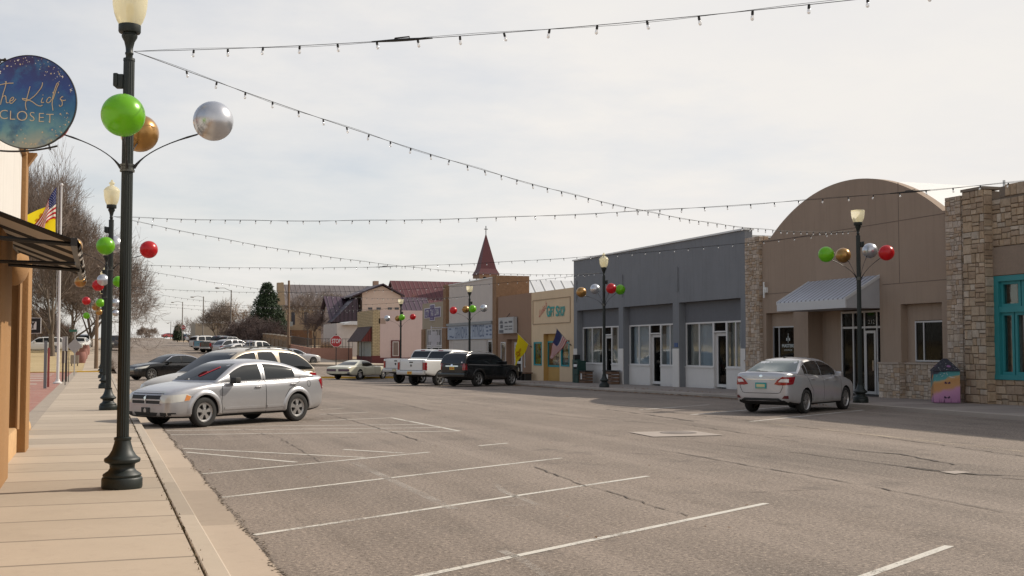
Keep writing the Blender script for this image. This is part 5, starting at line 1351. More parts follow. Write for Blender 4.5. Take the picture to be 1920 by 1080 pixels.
fr = frame_window('display_window', hd[0] + .0, he_, .70, 2.2, -.26, gs_, TQ, PANE, t=.10)
for ua_, ub_, za_, zb_ in ((hd[0], he_, -.4, .70), (hd[0], he_, 2.2, 2.62), (he_, hd[1], -.4, 2.62)): mb = MB(); W.box(mb, ua_, ub_, za_, zb_, -.36, -.28); mb.build('recess_wall', OCH, gs_)
mb = MB(); W.box(mb, hd[0] - .2, hd[1] + .2, -.4, 2.6, -.9, -.88)
for i in range(16):
    u = rs.uniform(hd[0] + .1, he_ - .1); v = rs.uniform(.8, 2.0); mb.sphere(W.p(u, v, -.5), rs.uniform(.06, .15), 8, 6, rs.randrange(1, 5))
mb.build('display', [surf('shop_dim', (.12, .10, .09), .9), SGO, MATS['goods_yellow'], MATS['goods_white'], RIB], gs_)
def wtext(name, txt, pxa, pxb, pya, pyb, mat, parent, w=.03, X_=XW, **kw):
    """letters filling a wall rectangle given by photo columns and rows"""
    ua, ub = FY(pxa, X_), FY(pxb, X_); pm = (pxa + pxb) / 2; za, zb = FZ(pm, pya, X_), FZ(pm, pyb, X_)
    V, F = text_mesh(txt, 1.0, **kw); x0 = min(v[0] for v in V); x1 = max(v[0] for v in V); y0 = min(v[1] for v in V); y1 = max(v[1] for v in V)
    sl = kw.get('slant', 0)
    P = [W.p(ua + (ub - ua) * (v[0] - x0) / (x1 - x0), zb + (za - zb) * (v[1] - y0) / (y1 - y0), w) for v in V]
    mb = MB(); mb.mesh(P, F); return mb.build(name, mat, parent)
for ch_, a, b, c, d in (('G', 1025.6, 1031.5, 573, 594.5), ('ift', 1032, 1040, 575, 593.5), ('S', 1042.5, 1048, 573, 593.5), ('hop', 1048.5, 1060, 574, 593)):
    wtext('shop_lettering', ch_.upper(), a, b, c, d, SGT, gs_, bold=.03)
V, F = text_mesh("Luisa's", 1.0, shear=.35); mb = MB()
x0 = min(v[0] for v in V); x1 = max(v[0] for v in V); ua, ub = FY(1011.5), FY(1026)
mb.mesh([W.p(ua + (ub - ua) * (v[0] - x0) / (x1 - x0), FZ(1018, 589) + .55 * (v[0] - x0) / (x1 - x0) + v[1] * .62, .03) for v in V], F); mb.build('shop_lettering', RIB, gs_)

# --- brown shop
BR2 = surf('brown_stucco', (0.29, 0.18, 0.12), .92, var=.07, fine=24, fvar=.06, bmp=.3, streak=.1)
nN, nF = FY(996), FY(932)
bs = thing('brown_shop', 'brown stucco shop with a small white sign box over its recessed door', 'building', (XW, nN, 0))
he = (FY(985), FY(950)); hw_ = (FY(948), FY(939))
mb = MB(); W.skin(mb, nN, nF, -.8, 5.14, [(he[0], he[1], -.5, 2.35, .30), (hw_[0], hw_[1], .75, 2.2, .12)], 0); mb.build('wall', BR2, bs); backbox(bs, nN, nF, 4.8, 16, BR2)
frame_window('shop_window', hw_[0], hw_[1], .76, 2.19, .01, bs, WFR, PANE, t=.06)
d_ = FY(971.5), FY(958); frame_window('door', d_[0], d_[1], -.2, 2.15, -.24, bs, WFR, PANED, t=.16, bars_v=(.9,))
frame_window('shop_window', FY(985) + .02, FY(976), -.0 + .6, 1.9, -.24, bs, WFR, PANE, t=.07)
mb = MB(); W.box(mb, he[0], he[1], -.5, 2.35, -.36, -.31); mb.build('recess_wall', BR2, bs)
sb = MB(); sa, sb_ = FY(971.3), FY(943); sz0, sz1 = FZ(957, 625), FZ(957, 595)
W.box(sb, sa, sb_, sz0, sz1, .06, .30); so_ = sb.build('sign_box', surf('sign_box_white', (.42, .42, .42), .5), None); tag(so_, 'white rectangular sign box with small dark print on the brown shop wall', 'sign')
for (txt, f0, f1, v0, v1) in (('LAW', .40, .95, .66, .90), ('OFFICES', .40, .95, .46, .58), ('575 555 0142', .40, .95, .26, .36)):
    pass
DGR = flat('sign_dark_print', (.10, .10, .11), .7)
mb = MB()
for (v0, v1, ua_, ub_) in ((.40, .46, .42, .66), (.40, .46, .70, .92), (.22, .29, .42, .62), (.22, .29, .68, .92), (.62, .72, .42, .60), (.64, .76, .68, .92)):
    L_ = sb_ - sa; W.box(mb, sb_ - L_ * ub_, sb_ - L_ * ua_, sz0 + (sz1 - sz0) * v0, sz0 + (sz1 - sz0) * v1, .30, .305)
mb.prism([W.p(sb_ - (sb_ - sa) * q_[0], sz0 + (sz1 - sz0) * q_[1], .30) for q_ in ((.06, .62), (.14, .82), (.18, .72), (.23, .84), (.32, .62))], (-.005, 0, 0))
W.box(mb, sb_ - (sb_ - sa) * .34, sb_ - (sb_ - sa) * .05, sz0 + .04, sz0 + .22 * (sz1 - sz0), .30, .305); W.box(mb, sb_ - (sb_ - sa) * .30, sb_ - (sb_ - sa) * .12, sz0 + .32 * (sz1 - sz0), sz0 + .55 * (sz1 - sz0), .30, .304)
mb.build('sign_print', DGR, so_)
mb = MB(); mb.tube([W.p((sa + sb_) / 2 + .2, sz1, .18), W.p((sa + sb_) / 2 + .1, sz1 + .25, .0)], .02, 5); mb.build('bracket', BLACK, so_)

# --- tall pale front with the blue sign
PAL = surf('pale_stucco', (0.56, 0.50, 0.45), .92, var=.07, fine=22, fvar=.05, streak=.18)
RST = surf('rust_stone', (0.25, 0.15, 0.085), .95, var=.25, vscale=4, fine=12, fvar=.25, bmp=.8, bdist=.03)
wN, wF = FY(926), FY(842); zt2 = 6.46
fb = thing('fitness_building', 'tall pale front with boarded lower storey and a faded blue name board', 'building', (XW, wN, 0))
mb = MB(); W.skin(mb, wN, wF, -.8, zt2, [], 0); mb.build('wall', PAL, fb); backbox(fb, wN, wF, zt2 - .4, 2.15, PAL)
mb = MB(); W.box(mb, wN, wF, zt2, zt2 + .06, -.4, .06); mb.build('coping', WHITE, fb)
BOARD = surf('pale_blue_board', (0.38, 0.42, 0.48), .85, var=.10, vscale=2, streak=.15)
zb0, zb1 = 2.42, 3.42
mb = MB(); W.box(mb, wN + .05, wF - .02, zb0, zb1, .02, .12); bo_ = mb.build('name_board', BOARD, fb)
mb = MB(); W.box(mb, wN, wF + .02, zb1, zb1 + .18, .0, .22); mb.build('board_cornice', surf('grey_cornice', (.27, .28, .28), .8), bo_)
FADE = surf('faded_blue_letters', (.12, .15, .22), .85, var=.15)
wtext('board_lettering', 'GRANDMA', 856, 879.5, 613, 635, FADE, bo_, w=.125)
wtext('board_lettering', 'FITNESS', 889.5, 911, 609, 632, FADE, bo_, w=.125)
mb = MB()
for (u0_, z_) in [(914, 3.2), (920, 3.25), (915, 2.95), (921, 3.0), (914.5, 2.72), (921, 2.7), (845, 3.2), (846, 2.65), (850, 2.6)]:
    W.box(mb, FY(u0_ + 4), FY(u0_), z_ - .06, z_ + .05, .12, .124)
mb.build('board_print', FADE, bo_)
mb = MB(); u = FY(885); W.box(mb, u - .03, u + .03, zb0, zb1, .12, .14); mb.build('board_seam', FADE, bo_)
WBD = m_corr('white_boards', (.56, .51, .46), .30)
mb = MB(); W.box(mb, FY(914), FY(852), -.7, 2.34, .02, .08); mb.build('boarding', WBD, fb)
frame_window('shop_window', FY(925), FY(916.5), .5, 2.3, .08, fb, WFR, PANED, t=.08)
for (u0, u1, lab) in ((FY(946) , FY(926.5), 'rust brown stone pier rising at the near end of the tall pale front'), (FY(842), FY(833.5), 'rust brown stone pier rising at the far end of the tall pale front')):
    if u1 - u0 > 1.2: u0 = u1 - .75
    mb = MB(); W.box(mb, u0, u1, -.8, 6.56, -2.2, .12); tag(mb.build('stone_pier', RST), lab, 'stone pier')

# --- tax office
TAN = surf('tan_stucco', (0.34, 0.285, 0.21), .92, var=.06, fine=24)
cN, cF = FY(833.5), FY(792)
tx = thing('tax_office', 'narrow tan shop front with a purple and white name sign, beside the cross street', 'building', (XW, cN, 0))
mb = MB(); W.skin(mb, cN, cF, -.8, 5.36, [(FY(831), FY(799), -.5, 3.3, .12)], 0); mb.build('wall', TAN, tx); backbox(tx, cN, cF, 5.0, 3.0, TAN)
frame_window('upper_glazing', FY(831), FY(799), 1.95, 3.3, -.06, tx, WFR, surf('pale_panel', (.20, .19, .19), .7), bars_u=[FY(q) for q in (803, 808.5, 814.5, 820, 826)], t=.09)
frame_window('lower_glazing', FY(831), FY(799), -.2, 1.92, -.06, tx, WFR, PANED, bars_u=[FY(q) for q in (809, 821)], t=.10)
for (a, b) in ((792.3, 798), (831, 833.3)):
    mb = MB(); W.box(mb, FY(b), FY(a), -.7, 3.3, .0, .10); mb.build('stone_pilaster', RST, tx)
PUR = surf('purple_sign', (.075, .045, .17), .6, var=.1); WSG = surf('sign_white', (.55, .53, .56), .7, var=.08)
def wrect(px0, px1, py0, py1): u = (px0 + px1) / 2; return FY(px1), FY(px0), FZ(u, py1), FZ(u, py0)
sg = thing('name_sign', 'purple and white cross shaped name sign on the tan front', 'sign', (XW - .05, (cN + cF) / 2, 4.5))
mb = MB()
for (r_, w_) in ((wrect(796.5, 827, 576.5, 596), .05), (wrect(807, 816, 570.5, 601.5), .055)): W.box(mb, *r_, 0, w_)
mb.build('sign_back', WSG, sg); mb = MB()
for (r_, w_) in ((wrect(798, 826, 578.5, 594.5), .075), (wrect(808, 815.3, 572.5, 600), .08)): W.box(mb, *r_, .056, w_)
mb.build('sign_face', PUR, sg)
wtext('sign_lettering', 'CITY', 799.5, 806.8, 581.5, 594, WSG, sg, w=.09, bold=.02); wtext('sign_lettering', 'TAX', 808.8, 815, 580, 593, WSG, sg, w=.09, bold=.02); wtext('sign_lettering', 'LOAN', 816.8, 825, 578, 591.5, WSG, sg, w=.09, bold=.02)
wtext('sign_lettering', 'INCOME', 808.5, 815, 574.5, 578, WSG, sg, w=.09); wtext('sign_lettering', 'QUICK', 809, 815, 595.5, 598.5, WSG, sg, w=.09)
# hanging cross shaped sign in front of the tax office
pq = onX(814, 634, XW - 1.2); mb = MB()
mb.box((pq.x - .42, pq.y - .04, pq.z - .28), (pq.x + .42, pq.y + .04, pq.z + .22)); mb.box((pq.x - .2, pq.y - .045, pq.z - .62), (pq.x + .2, pq.y + .045, pq.z + .5)); mb.box((pq.x - .25, pq.y - .03, -.3), (pq.x - .19, pq.y + .03, pq.z + .9)); mb.box((pq.x - .2, pq.y - .02, pq.z + .75), (XW, pq.y + .02, pq.z + .8))
tag(mb.build('hanging_sign', WSG), 'small white cross shaped sign hanging in front of the tan shop front', 'sign')

# --- corner building beyond the cross street: pink flank, yellow brick front
PINK = surf('pink_stucco', (0.58, 0.45, 0.415), .92, var=.05, fine=24, streak=.08)
def m_brick(name, c1_, c2_, mo):
    m, nt, b = new_mat(name); tc_ = N(nt, 'ShaderNodeTexCoord'); s_ = N(nt, 'ShaderNodeSeparateXYZ'); nt.links.new(tc_.outputs['Object'], s_.inputs[0]); c_ = N(nt, 'ShaderNodeCombineXYZ')
    nt.links.new(math_n(nt, 'ADD', s_.outputs[0], s_.outputs[1]), c_.inputs[0]); nt.links.new(s_.outputs[2], c_.inputs[1])
    br = N(nt, 'ShaderNodeTexBrick'); nt.links.new(c_.outputs[0], br.inputs['Vector']); br.inputs['Scale'].default_value = 1; br.inputs['Brick Width'].default_value = .42; br.inputs['Row Height'].default_value = .15; br.inputs['Mortar Size'].default_value = .018
    br.inputs['Color1'].default_value = (*c1_, 1); br.inputs['Color2'].default_value = (*c2_, 1); br.inputs['Mortar'].default_value = (*mo, 1); nt.links.new(br.outputs[0], b.inputs['Base Color']); b.inputs['Roughness'].default_value = .9; return m
YB = m_brick('yellow_brick', (.50, .40, .24), (.42, .33, .19), (.20, .15, .09))
yS = onX(699, 600, XW).y; pz = .35
kk = thing('corner_building', 'pale pink corner building with yellow brick front beyond the cross street', 'building', (XW, yS, 0))
ztp = onY(750, 582, yS).z; xe = 33.5
mb = MB(); mb.box((XW + .7, yS, -.5), (xe, yS + 10, ztp)); mb.build('wall', PINK, kk)
yB = onX(670, 600, XW).y
mb = MB(); mb.box((XW, yS - .02, -.5), (XW + .7, yB, ztp + .02)); mb.build('brick_front', YB, kk)
wz0, wz1 = onX(690, 668, XW).z, onX(690, 640, XW).z
for a, b in ((yS + .5, (yS + yB) / 2 - .1), ((yS + yB) / 2 + .1, yB - 1.2)):
    Wk = MB(); Wk.box((XW - .06, a, wz0), (XW - .03, b, wz1)); Wk.build('shop_window', surf('curtained_window', (.36, .42, .40), .35, vscale=6, var=.4), kk)
REDB = surf('red_base_paint', (.13, .03, .028), .8)
mb = MB(); mb.box((XW - .05, yS - .05, -.4), (XW + .72, yB, pz + .75)); mb.box((XW + .72, yS - .05, -.4), (xe, yS, pz + .55)); mb.build('painted_base', REDB, kk)
wl = onY(733, 660, yS); wr_ = onY(750, 660, yS); z0_, z1_ = onY(741, 670, yS).z, onY(741, 638, yS).z
mb = MB(); mb.box((wl.x, yS - .06, z0_), (wr_.x, yS - .01, z1_)); fw = mb.build('side_window', REDB, kk)
mb = MB(); mb.box((wl.x + .14, yS - .09, z0_ + .12), (wr_.x - .14, yS - .06, z1_ - .12)); mb.build('window_sash', WFR, fw); mb = MB(); mb.box((wl.x + .2, yS - .10, z0_ + .18), (wr_.x - .2, yS - .09, z1_ - .18)); mb.build('pane', surf('dull_pane', (.20, .15, .13), .2), fw)
p0, p1_ = onY(710, 607, yS), onY(723, 597, yS); mb = MB(); mb.box((p0.x, yS - .02, p0.z), (p1_.x, yS + .02, p1_.z)); mb.build('wall_patch', surf('patch', (.36, .26, .21), .9), kk)
# awning on the brick front
AWN = m_seam('dark_red_awning', (.055, .022, .018), 1, .25, .7, 0, .04, .6); AWR = m_seam('red_awning_side', (.14, .022, .018), 0, .25, .7, 0, .04, .7)
ay0, ay1 = yS + .3, yB - .3; az1 = onX(699, 612.6, XW).z; tp_ = onY(651, 641, ay1); az0 = tp_.z; apx = XW - tp_.x
mb = MB(); mb.prism([(XW - .04, ay0, az1), (XW - apx, ay0, az0), (XW - apx, ay1, az0), (XW - .04, ay1, az1)], (0, 0, .04)); ao = mb.build('awning', AWN, kk)
for y_ in (ay0 - .02, ay1): mb = MB(); mb.prism([(XW - .04, y_, az1), (XW - apx, y_, az0), (XW - .04, y_, az0)], (0, .03, 0)); mb.build('awning_side', AWR, ao)
# barrel/roof details
for y_ in (ay0 + .2, ay1 - .3): mb = MB(); mb.tube([(XW - apx + .1, y_, .2), (XW - apx + .1, y_, az0 + .1)], .035, 6); mb.build('awning_post', BLACK, ao)

# --- white shed wall behind and pink garden wall with railing along the cross street
def blk(name, px0, px1, py0, py1, F, depth, mat, label, cat, zb=None, parent=None):
    """block whose face toward the viewer spans the given photo box at distance F, running back `depth` metres"""
    c = onF((px0 + px1) / 2, py1, F); y = c.y; a = onY(px0, py1, y); b = onY(px1, py1, y); t = onY((px0 + px1) / 2, py0, y)
    mb = MB(); mb.box((a.x, y, (a.z if zb is None else zb) - .3), (b.x, y + depth, t.z)); o = mb.build(name, mat, parent)
    if label: tag(o, label, cat)
    return o, a.x, b.x, y, t.z
blk('shed', 631, 672, 606, 672, 128, 8, surf('white_wall', (.55, .52, .49), .8, streak=.1), 'small white shed with metal roof behind the stop sign', 'shed')
o, a_, b_, y_, t_ = blk('shed_roof', 643, 676, 603, 608, 127.5, 6, WMET, None, None); bpy.data.objects.remove(o)
shd = [q for q in scene.objects if q.name.startswith('shed')][0]
mb = MB(); mb.prism([(a_, y_, t_ - .35), (b_, y_, t_ - .35), (b_, y_ + .05, t_ + .05), (a_ + 1, y_ + .05, t_ + .05)], (0, 6, 0)); mb.build('roof', WMET, shd)
PKW = surf('salmon_stucco', (0.42, 0.22, 0.16), .92, var=.08, fine=20, streak=.15)
pw = thing('garden_wall', 'low salmon pink garden wall with black iron railing on top, by the stop sign', 'wall', (21, 115, .4))
A = onG(581, 685); B = onG(602, 688, ); C_ = onG(668, 690)
A = Vector((20.6, 133, 0)); B = Vector((20.6, 119.5, 0)); C_ = Vector((XW - .1, 118.6, 0))
for (P_, Q_, h) in ((A, B + Vector((0, 4, 0)), 1.15), (B + Vector((0, 3.6, 0)), B, 1.15), (B, C_, 1.2)):
    d = (Q_ - P_); n_ = Vector((-d.y, d.x, 0)).normalized() * .12; mb = MB(); z0 = G(P_.x, P_.y); z1 = G(Q_.x, Q_.y)
    mb.mesh([P_ - n_ + Vector((0, 0, z0 - .4)), Q_ - n_ + Vector((0, 0, z1 - .4)), Q_ + n_ + Vector((0, 0, z1 - .4)), P_ + n_ + Vector((0, 0, z0 - .4)), P_ - n_ + Vector((0, 0, z0 + h)), Q_ - n_ + Vector((0, 0, z1 + h)), Q_ + n_ + Vector((0, 0, z1 + h)), P_ + n_ + Vector((0, 0, z0 + h))],
            [(0, 3, 2, 1), (4, 5, 6, 7), (0, 1, 5, 4), (1, 2, 6, 5), (2, 3, 7, 6), (3, 0, 4, 7)]); mb.build('wall', PKW, pw)
    mb = MB(); k = max(4, int(d.length / .32)); 
    for i in range(k + 1):
        q_ = P_ + d * i / k; z = z0 + (z1 - z0) * i / k + h; mb.tube([(q_.x, q_.y, z), (q_.x, q_.y, z + .95)], .018, 4)
    for zz2 in (.12, .93): mb.tube([(P_.x, P_.y, z0 + h + zz2), (Q_.x, Q_.y, z1 + h + zz2)], .022, 4)
    mb.build('railing', BLACK, pw)
# stone yard wall farther up the hill
swl = thing('stone_wall', 'rough brown stone yard wall with pale capped posts left of the salmon wall', 'wall', (21, 140, 1.0))
for i in range(9):
    y0 = 136 + i * 3.4; z = G(20.8, y0); mb = MB(); mb.box((20.6, y0, z - .3), (21.0, y0 + 3.3, z + 1.5)); mb.build('panel', surf('yard_stone', (.24, .17, .11), .95, vscale=3, var=.35, fine=9, fvar=.3), swl)
    mb = MB(); mb.box((20.5, y0 - .25, z - .3), (21.1, y0 + .1, z + 1.9)); o = mb.build('post', MATS['yard_stone'], swl); mb = MB(); mb.box((20.42, y0 - .33, z + 1.9), (21.18, y0 + .18, z + 2.0)); mb.build('cap', surf('cap_stone', (.5, .45, .38), .9), o)

# --- purple roofed house
PURR = m_seam('purple_metal_roof', (.085, .052, .072), 0, .62, .45, .25, .05, .35)
HW = surf('house_stucco', (.58, .46, .39), .92, var=.06)
ho = thing('house', 'house with steep purple metal roofs and a tall pink gable behind the corner building', 'house', (40, 145, 1))
def P(px, py, F): return onF(px, py, F)
yh = onF(680, 600, 146).y
rl_, rr_ = onY(607, 557, yh + 4), onY(800, 557, yh + 4); el, er = onY(614, 608, yh - 1), onY(800, 608, yh - 1)
mb = MB(); zr_, ze_ = rl_.z, el.z
mb.prism([(rl_.x, yh + 4, zr_), (rr_.x, yh + 4, zr_), (rr_.x, yh - 1, ze_), (rl_.x, yh - 1, ze_)], (0, 0, .12)); mb.prism([(rl_.x, yh + 4, zr_), (rr_.x, yh + 4, zr_), (rr_.x, yh + 9, ze_), (rl_.x, yh + 9, ze_)], (0, 0, .12)); mb.build('roof', PURR, ho)
mb = MB(); mb.box((rl_.x + .5, yh - .5, .5), (rr_.x - .5, yh + 8.5, ze_ + .1)); mb.prism([(rl_.x + .5, yh - .5, ze_), (rl_.x + .5, yh + 4, zr_ - .1), (rl_.x + .5, yh + 8.5, ze_)], (rr_.x - rl_.x - 1, 0, 0)); mb.build('wall', HW, ho)
yg = yh - 2.2; ga, gb, gc = onY(666, 556, yg), onY(717, 534, yg), onY(756, 556, yg); gw0, gw1 = onY(679, 600, yg), onY(751, 600, yg)
mb = MB(); mb.prism([(gw0.x, yg, 1), (gw1.x, yg, 1), (gw1.x, yg, ga.z + .2), (gb.x, yg, gb.z - .15), (gw0.x, yg, ga.z + .5)], (0, 6, 0)); mb.build('gable_wall', HW, ho)
mb = MB(); t_ = .16
mb.prism([(ga.x - .5, yg - .5, ga.z - .1), (gb.x, yg - .5, gb.z), (gb.x, yg - .5, gb.z + t_), (ga.x - .5, yg - .5, ga.z - .1 + t_)], (0, 8, 0)); mb.prism([(gb.x, yg - .5, gb.z), (gc.x + .1, yg - .5, gc.z - .05), (gc.x + .1, yg - .5, gc.z - .05 + t_), (gb.x, yg - .5, gb.z + t_)], (0, 8, 0)); mb.build('gable_roof', surf('dark_purple_roof', (.05, .032, .045), .6), ho)
# lower left wing roof sweeping down toward the street
le, lr = onY(621, 604, yg), onY(672, 604, yg)
mb = MB(); mb.prism([(ga.x, yg - .45, ga.z - .1), (ga.x + .2, yg - .45, ga.z - .3), (lr.x, yg - .4, lr.z), (le.x, yg - .4, le.z)], (0, 3.5, 0)); mb.build('wing_roof', m_seam('shaded_purple_metal', (.05, .032, .048), 0, .5, .5, .2, .05, .5), ho)  # darker than the main roof: shade on this plane is put into its colour
for px_ in (690, 706, 727, 740): 
    a, b = onY(px_, 580.5, yg), onY(px_ + 8, 576.5, yg); mb = MB(); mb.box((a.x, yg - .04, a.z), (b.x, yg, b.z)); mb.build('gable_window', surf('dark_pane', (.05, .05, .06), .2), ho)
for (pa, pb, ya, yb_) in ((621, 628, 615, 640), (636, 642, 618, 645)):
    a, b = onY(pa, yb_, yh - .5), onY(pb, ya, yh - .5); mb = MB(); mb.box((a.x, yh - .56, a.z), (b.x, yh - .5, b.z)); mb.build('window', MATS['dark_pane'], ho)
# --- tan hall with long grey roof
TH = surf('tan_hall', (.42, .31, .20), .92, var=.06); GRF = m_seam('grey_metal_roof', (.17, .145, .14), 0, .8, .5, .3, .06, .6)
ha = thing('tan_hall', 'long tan masonry hall with a grey metal roof and stepped chimneys behind the wooden pole', 'building', (40, 190, 2))
yt = onF(600, 600, 186).y; l0, l1 = onY(524, 535, yt + 5), onY(712, 535, yt + 5); e0 = onY(560, 575, yt)
mb = MB(); mb.prism([(l0.x, yt + 5, l0.z), (l1.x, yt + 5, l0.z), (l1.x, yt - .5, e0.z), (l0.x, yt - .5, e0.z)], (0, 0, .15)); mb.prism([(l0.x, yt + 5, l0.z), (l1.x, yt + 5, l0.z), (l1.x, yt + 10, e0.z), (l0.x, yt + 10, e0.z)], (0, 0, .15)); mb.build('roof', GRF, ha)
mb = MB(); mb.box((l0.x + .3, yt, 1), (l1.x, yt + 9.6, e0.z + .1)); mb.prism([(l0.x + .2, yt - .2, e0.z - .3), (l0.x + .2, yt + 5, l0.z + .5), (l0.x + .2, yt + 10, e0.z - .3)], (.35, 0, 0)); mb.build('wall', TH, ha)
c0_, c1_ = onY(520, 530, yt), onY(534, 572, yt)
mb = MB(); mb.prism([(c0_.x, yt - .4, c1_.z), (c1_.x, yt - .4, c1_.z), (c0_.x + .95, yt - .4, c0_.z - .6), (c0_.x + .95, yt - .4, c0_.z), (c0_.x, yt - .4, c0_.z)], (0, 1.2, 0)); mb.build('chimney', TH, ha)
c2, c3 = onY(700, 527, yt + 5), onY(708.5, 536, yt + 5); mb = MB(); mb.box((c2.x, yt + 4.4, c3.z - .5), (c3.x, yt + 5.6, c2.z)); mb.build('chimney', surf('pink_chimney', (.42, .28, .2), .9), ha)
for (pa, pb, ya, yb_) in ((546, 553, 585, 609), (570, 577, 585, 609), (595, 600, 585, 609)):
    a, b = onY(pa, yb_, yt), onY(pb, ya, yt); mb = MB(); mb.box((a.x, yt - .08, a.z), (b.x, yt - .0, b.z)); mb.build('window', MATS['dark_pane'], ha)
a, b = onY(545, 637, yt - 3), onY(585, 619, yt - 3); mb = MB(); mb.box((a.x, yt - 3, a.z - 1), (b.x, yt, b.z)); mb.build('porch', surf('brown_porch', (.20, .11, .06), .9), ha)
a, b = onY(524, 637, yt - 4), onY(541, 612, yt - 4); mb = MB(); mb.box((a.x, yt - 4, a.z - 1), (b.x, yt, b.z)); mb.build('entry', surf('dark_entry', (.03, .03, .05), .8), ha)
mb = MB(); mb.box((a.x - 1, yt - 5, b.z), (b.x + .5, yt, b.z + .7)); mb.build('entry_roof', surf('pale_entry_roof', (.4, .42, .42), .6), ha)
# low tan building farther left
o, *_ = blk('low_building', 366, 428, 606, 640, 215, 12, surf('pale_tan_wall', (.36, .31, .24), .9), 'low pale tan flat-roofed building behind the light poles up the hill', 'building')
# --- maroon roofed church with its steeple
MAR = m_seam('maroon_metal_roof', (.085, .018, .022), 0, .7, .6, .1, .05, .7)
chb = thing('church', 'church with a long maroon metal roof and a pointed maroon steeple', 'church', (60, 180, 2))
ym = onF(800, 600, 172).y; l0, l1 = onY(731, 528, ym + 6), onY(905, 528, ym + 6); e0 = onY(731, 590, ym - 1)
mb = MB(); mb.prism([(l0.x, ym + 6, l0.z), (l1.x, ym + 6, l0.z), (l1.x, ym - 1, e0.z), (l0.x, ym - 1, e0.z)], (0, 0, .15)); mb.prism([(l0.x, ym + 6, l0.z), (l1.x, ym + 6, l0.z), (l1.x, ym + 13, e0.z), (l0.x, ym + 13, e0.z)], (0, 0, .15)); mb.build('roof', MAR, chb)
mb = MB(); mb.box((l0.x + .4, ym, 1), (l1.x - .3, ym + 12, e0.z + .1)); mb.prism([(l0.x + .4, ym, e0.z), (l0.x + .4, ym + 6, l0.z - .1), (l0.x + .4, ym + 12, e0.z)], (.3, 0, 0)); mb.build('wall', surf('white_church_wall', (.5, .47, .45), .9), chb)
s0, s1, sp = onY(897.5, 514, ym + 2), onY(937.5, 514, ym + 2), onY(916.5, 435, ym + 2); hx = (s1.x - s0.x) / 2; cx_ = (s0.x + s1.x) / 2; cy_ = ym + 2 + hx
mb = MB(); bs_ = [(cx_ - hx, cy_ - hx, s0.z), (cx_ + hx, cy_ - hx, s0.z), (cx_ + hx, cy_ + hx, s0.z), (cx_ - hx, cy_ + hx, s0.z)]; md_ = [(cx_ - hx * .74, cy_ - hx * .74, s0.z + .9), (cx_ + hx * .74, cy_ - hx * .74, s0.z + .9), (cx_ + hx * .74, cy_ + hx * .74, s0.z + .9), (cx_ - hx * .74, cy_ + hx * .74, s0.z + .9)]
for i in range(4):
    j = (i + 1) % 4; mb.face([bs_[i], bs_[j], md_[j], md_[i]]); mb.face([md_[i], md_[j], (cx_, cy_, sp.z)])
mb.face(bs_); stp = mb.build('steeple', surf('plain_maroon', (.095, .018, .022), .6, var=.08), chb)
mb = MB(); mb.box((cx_ - .05, cy_ - .05, sp.z - .2), (cx_ + .05, cy_ + .05, sp.z + 1.1)); mb.box((cx_ - .3, cy_ - .04, sp.z + .55), (cx_ + .3, cy_ + .04, sp.z + .65)); mb.build('cross', BLACK, stp)
mb = MB(); k = hx * .93; mb.box((cx_ - k, cy_ - k, 2), (cx_ + k, cy_ + k, s0.z)); tow = mb.build('tower', surf('tower_brick', (.27, .17, .11), .9), chb)
for q in (-.45, .45):
    mb = MB(); pts = [(cx_ + q * k - .3, s0.z - 1.5), (cx_ + q * k + .3, s0.z - 1.5)] + [(cx_ + q * k + .3 * math.cos(t), s0.z - .65 + .3 * math.sin(t)) for t in [math.pi * i / 8 for i in range(9)]]
    mb.prism([(x, cy_ - k - .03, z) for x, z in pts], (0, .03, 0)); mb.build('arch_opening', DARK, tow)
# --- white standing-seam roof behind the gift shop
yr_ = onF(1010, 600, 100).y; a, b = onY(944, 526, yr_), onY(1120, 526, yr_)
WR2 = m_seam('white_seam_roof', (.60, .61, .62), 0, .95, .45, .1, .05, .35)
wrb = thing('metal_roofed_hall', 'hall with white standing seam roof rising behind the gift shop', 'building', (a.x, yr_, 0))
mb = MB(); mb.prism([(a.x - 3, yr_, a.z), (b.x, yr_, a.z), (b.x, yr_ - 5, a.z - 4), (a.x - 3, yr_ - 5, a.z - 4)], (0, 0, .1)); mb.prism([(a.x - 3, yr_, a.z), (b.x, yr_, a.z), (b.x, yr_ + 5, a.z - 4), (a.x - 3, yr_ + 5, a.z - 4)], (0, 0, .1)); mb.build('roof', WR2, wrb)
mb = MB(); mb.box((a.x - 2.6, yr_ - 4.6, -.5), (b.x - .4, yr_ + 4.6, a.z - 3.8)); mb.build('wall', PAL, wrb)

# --- near left building: adobe style with awning
ORG = surf('orange_stucco', (0.30, 0.160, 0.060), .92, var=.10, vscale=1.2, fine=22, fvar=.08, bmp=.5, bdist=.012, streak=.12)
WST = surf('white_stucco', (0.60, 0.57, 0.53), .92, var=.06, fine=30, streak=.2)
nb = thing('adobe_building', 'orange and white adobe style shop with rounded trim at the left edge', 'building', (-1.2, 21, 0))
yE = 20.9
def soft(mb, a, b, ch): mb.cbox(a, b, ch)
mb = MB(); mb.box((-9, -6, -.1), (-1.62, yE - .05, 4.85)); mb.build('rear_wall', ORG, nb)
mb = MB(); mb.box((-1.62, -6, 3.1), (-1.20, yE - .5, 4.9)); mb.build('upper_wall', WST, nb)
mb = MB(); mb.cbox((-1.62, yE - .5, 2.9), (-1.12, yE, 5.0), .05); mb.build('corner_trim', ORG, nb, smooth=50)
mb = MB(); mb.cbox((-1.62, -6, 4.88), (-1.12, yE + .05, 5.06), .05); mb.prism([(-1.3, yE - .35, 4.45), (-1.3, yE - .35, 4.95), (-.98, yE - .35, 4.95)], (0, .25, 0)); mb.build('eave', ORG, nb, smooth=50)
yp = onX(15, 895, -1.03).y
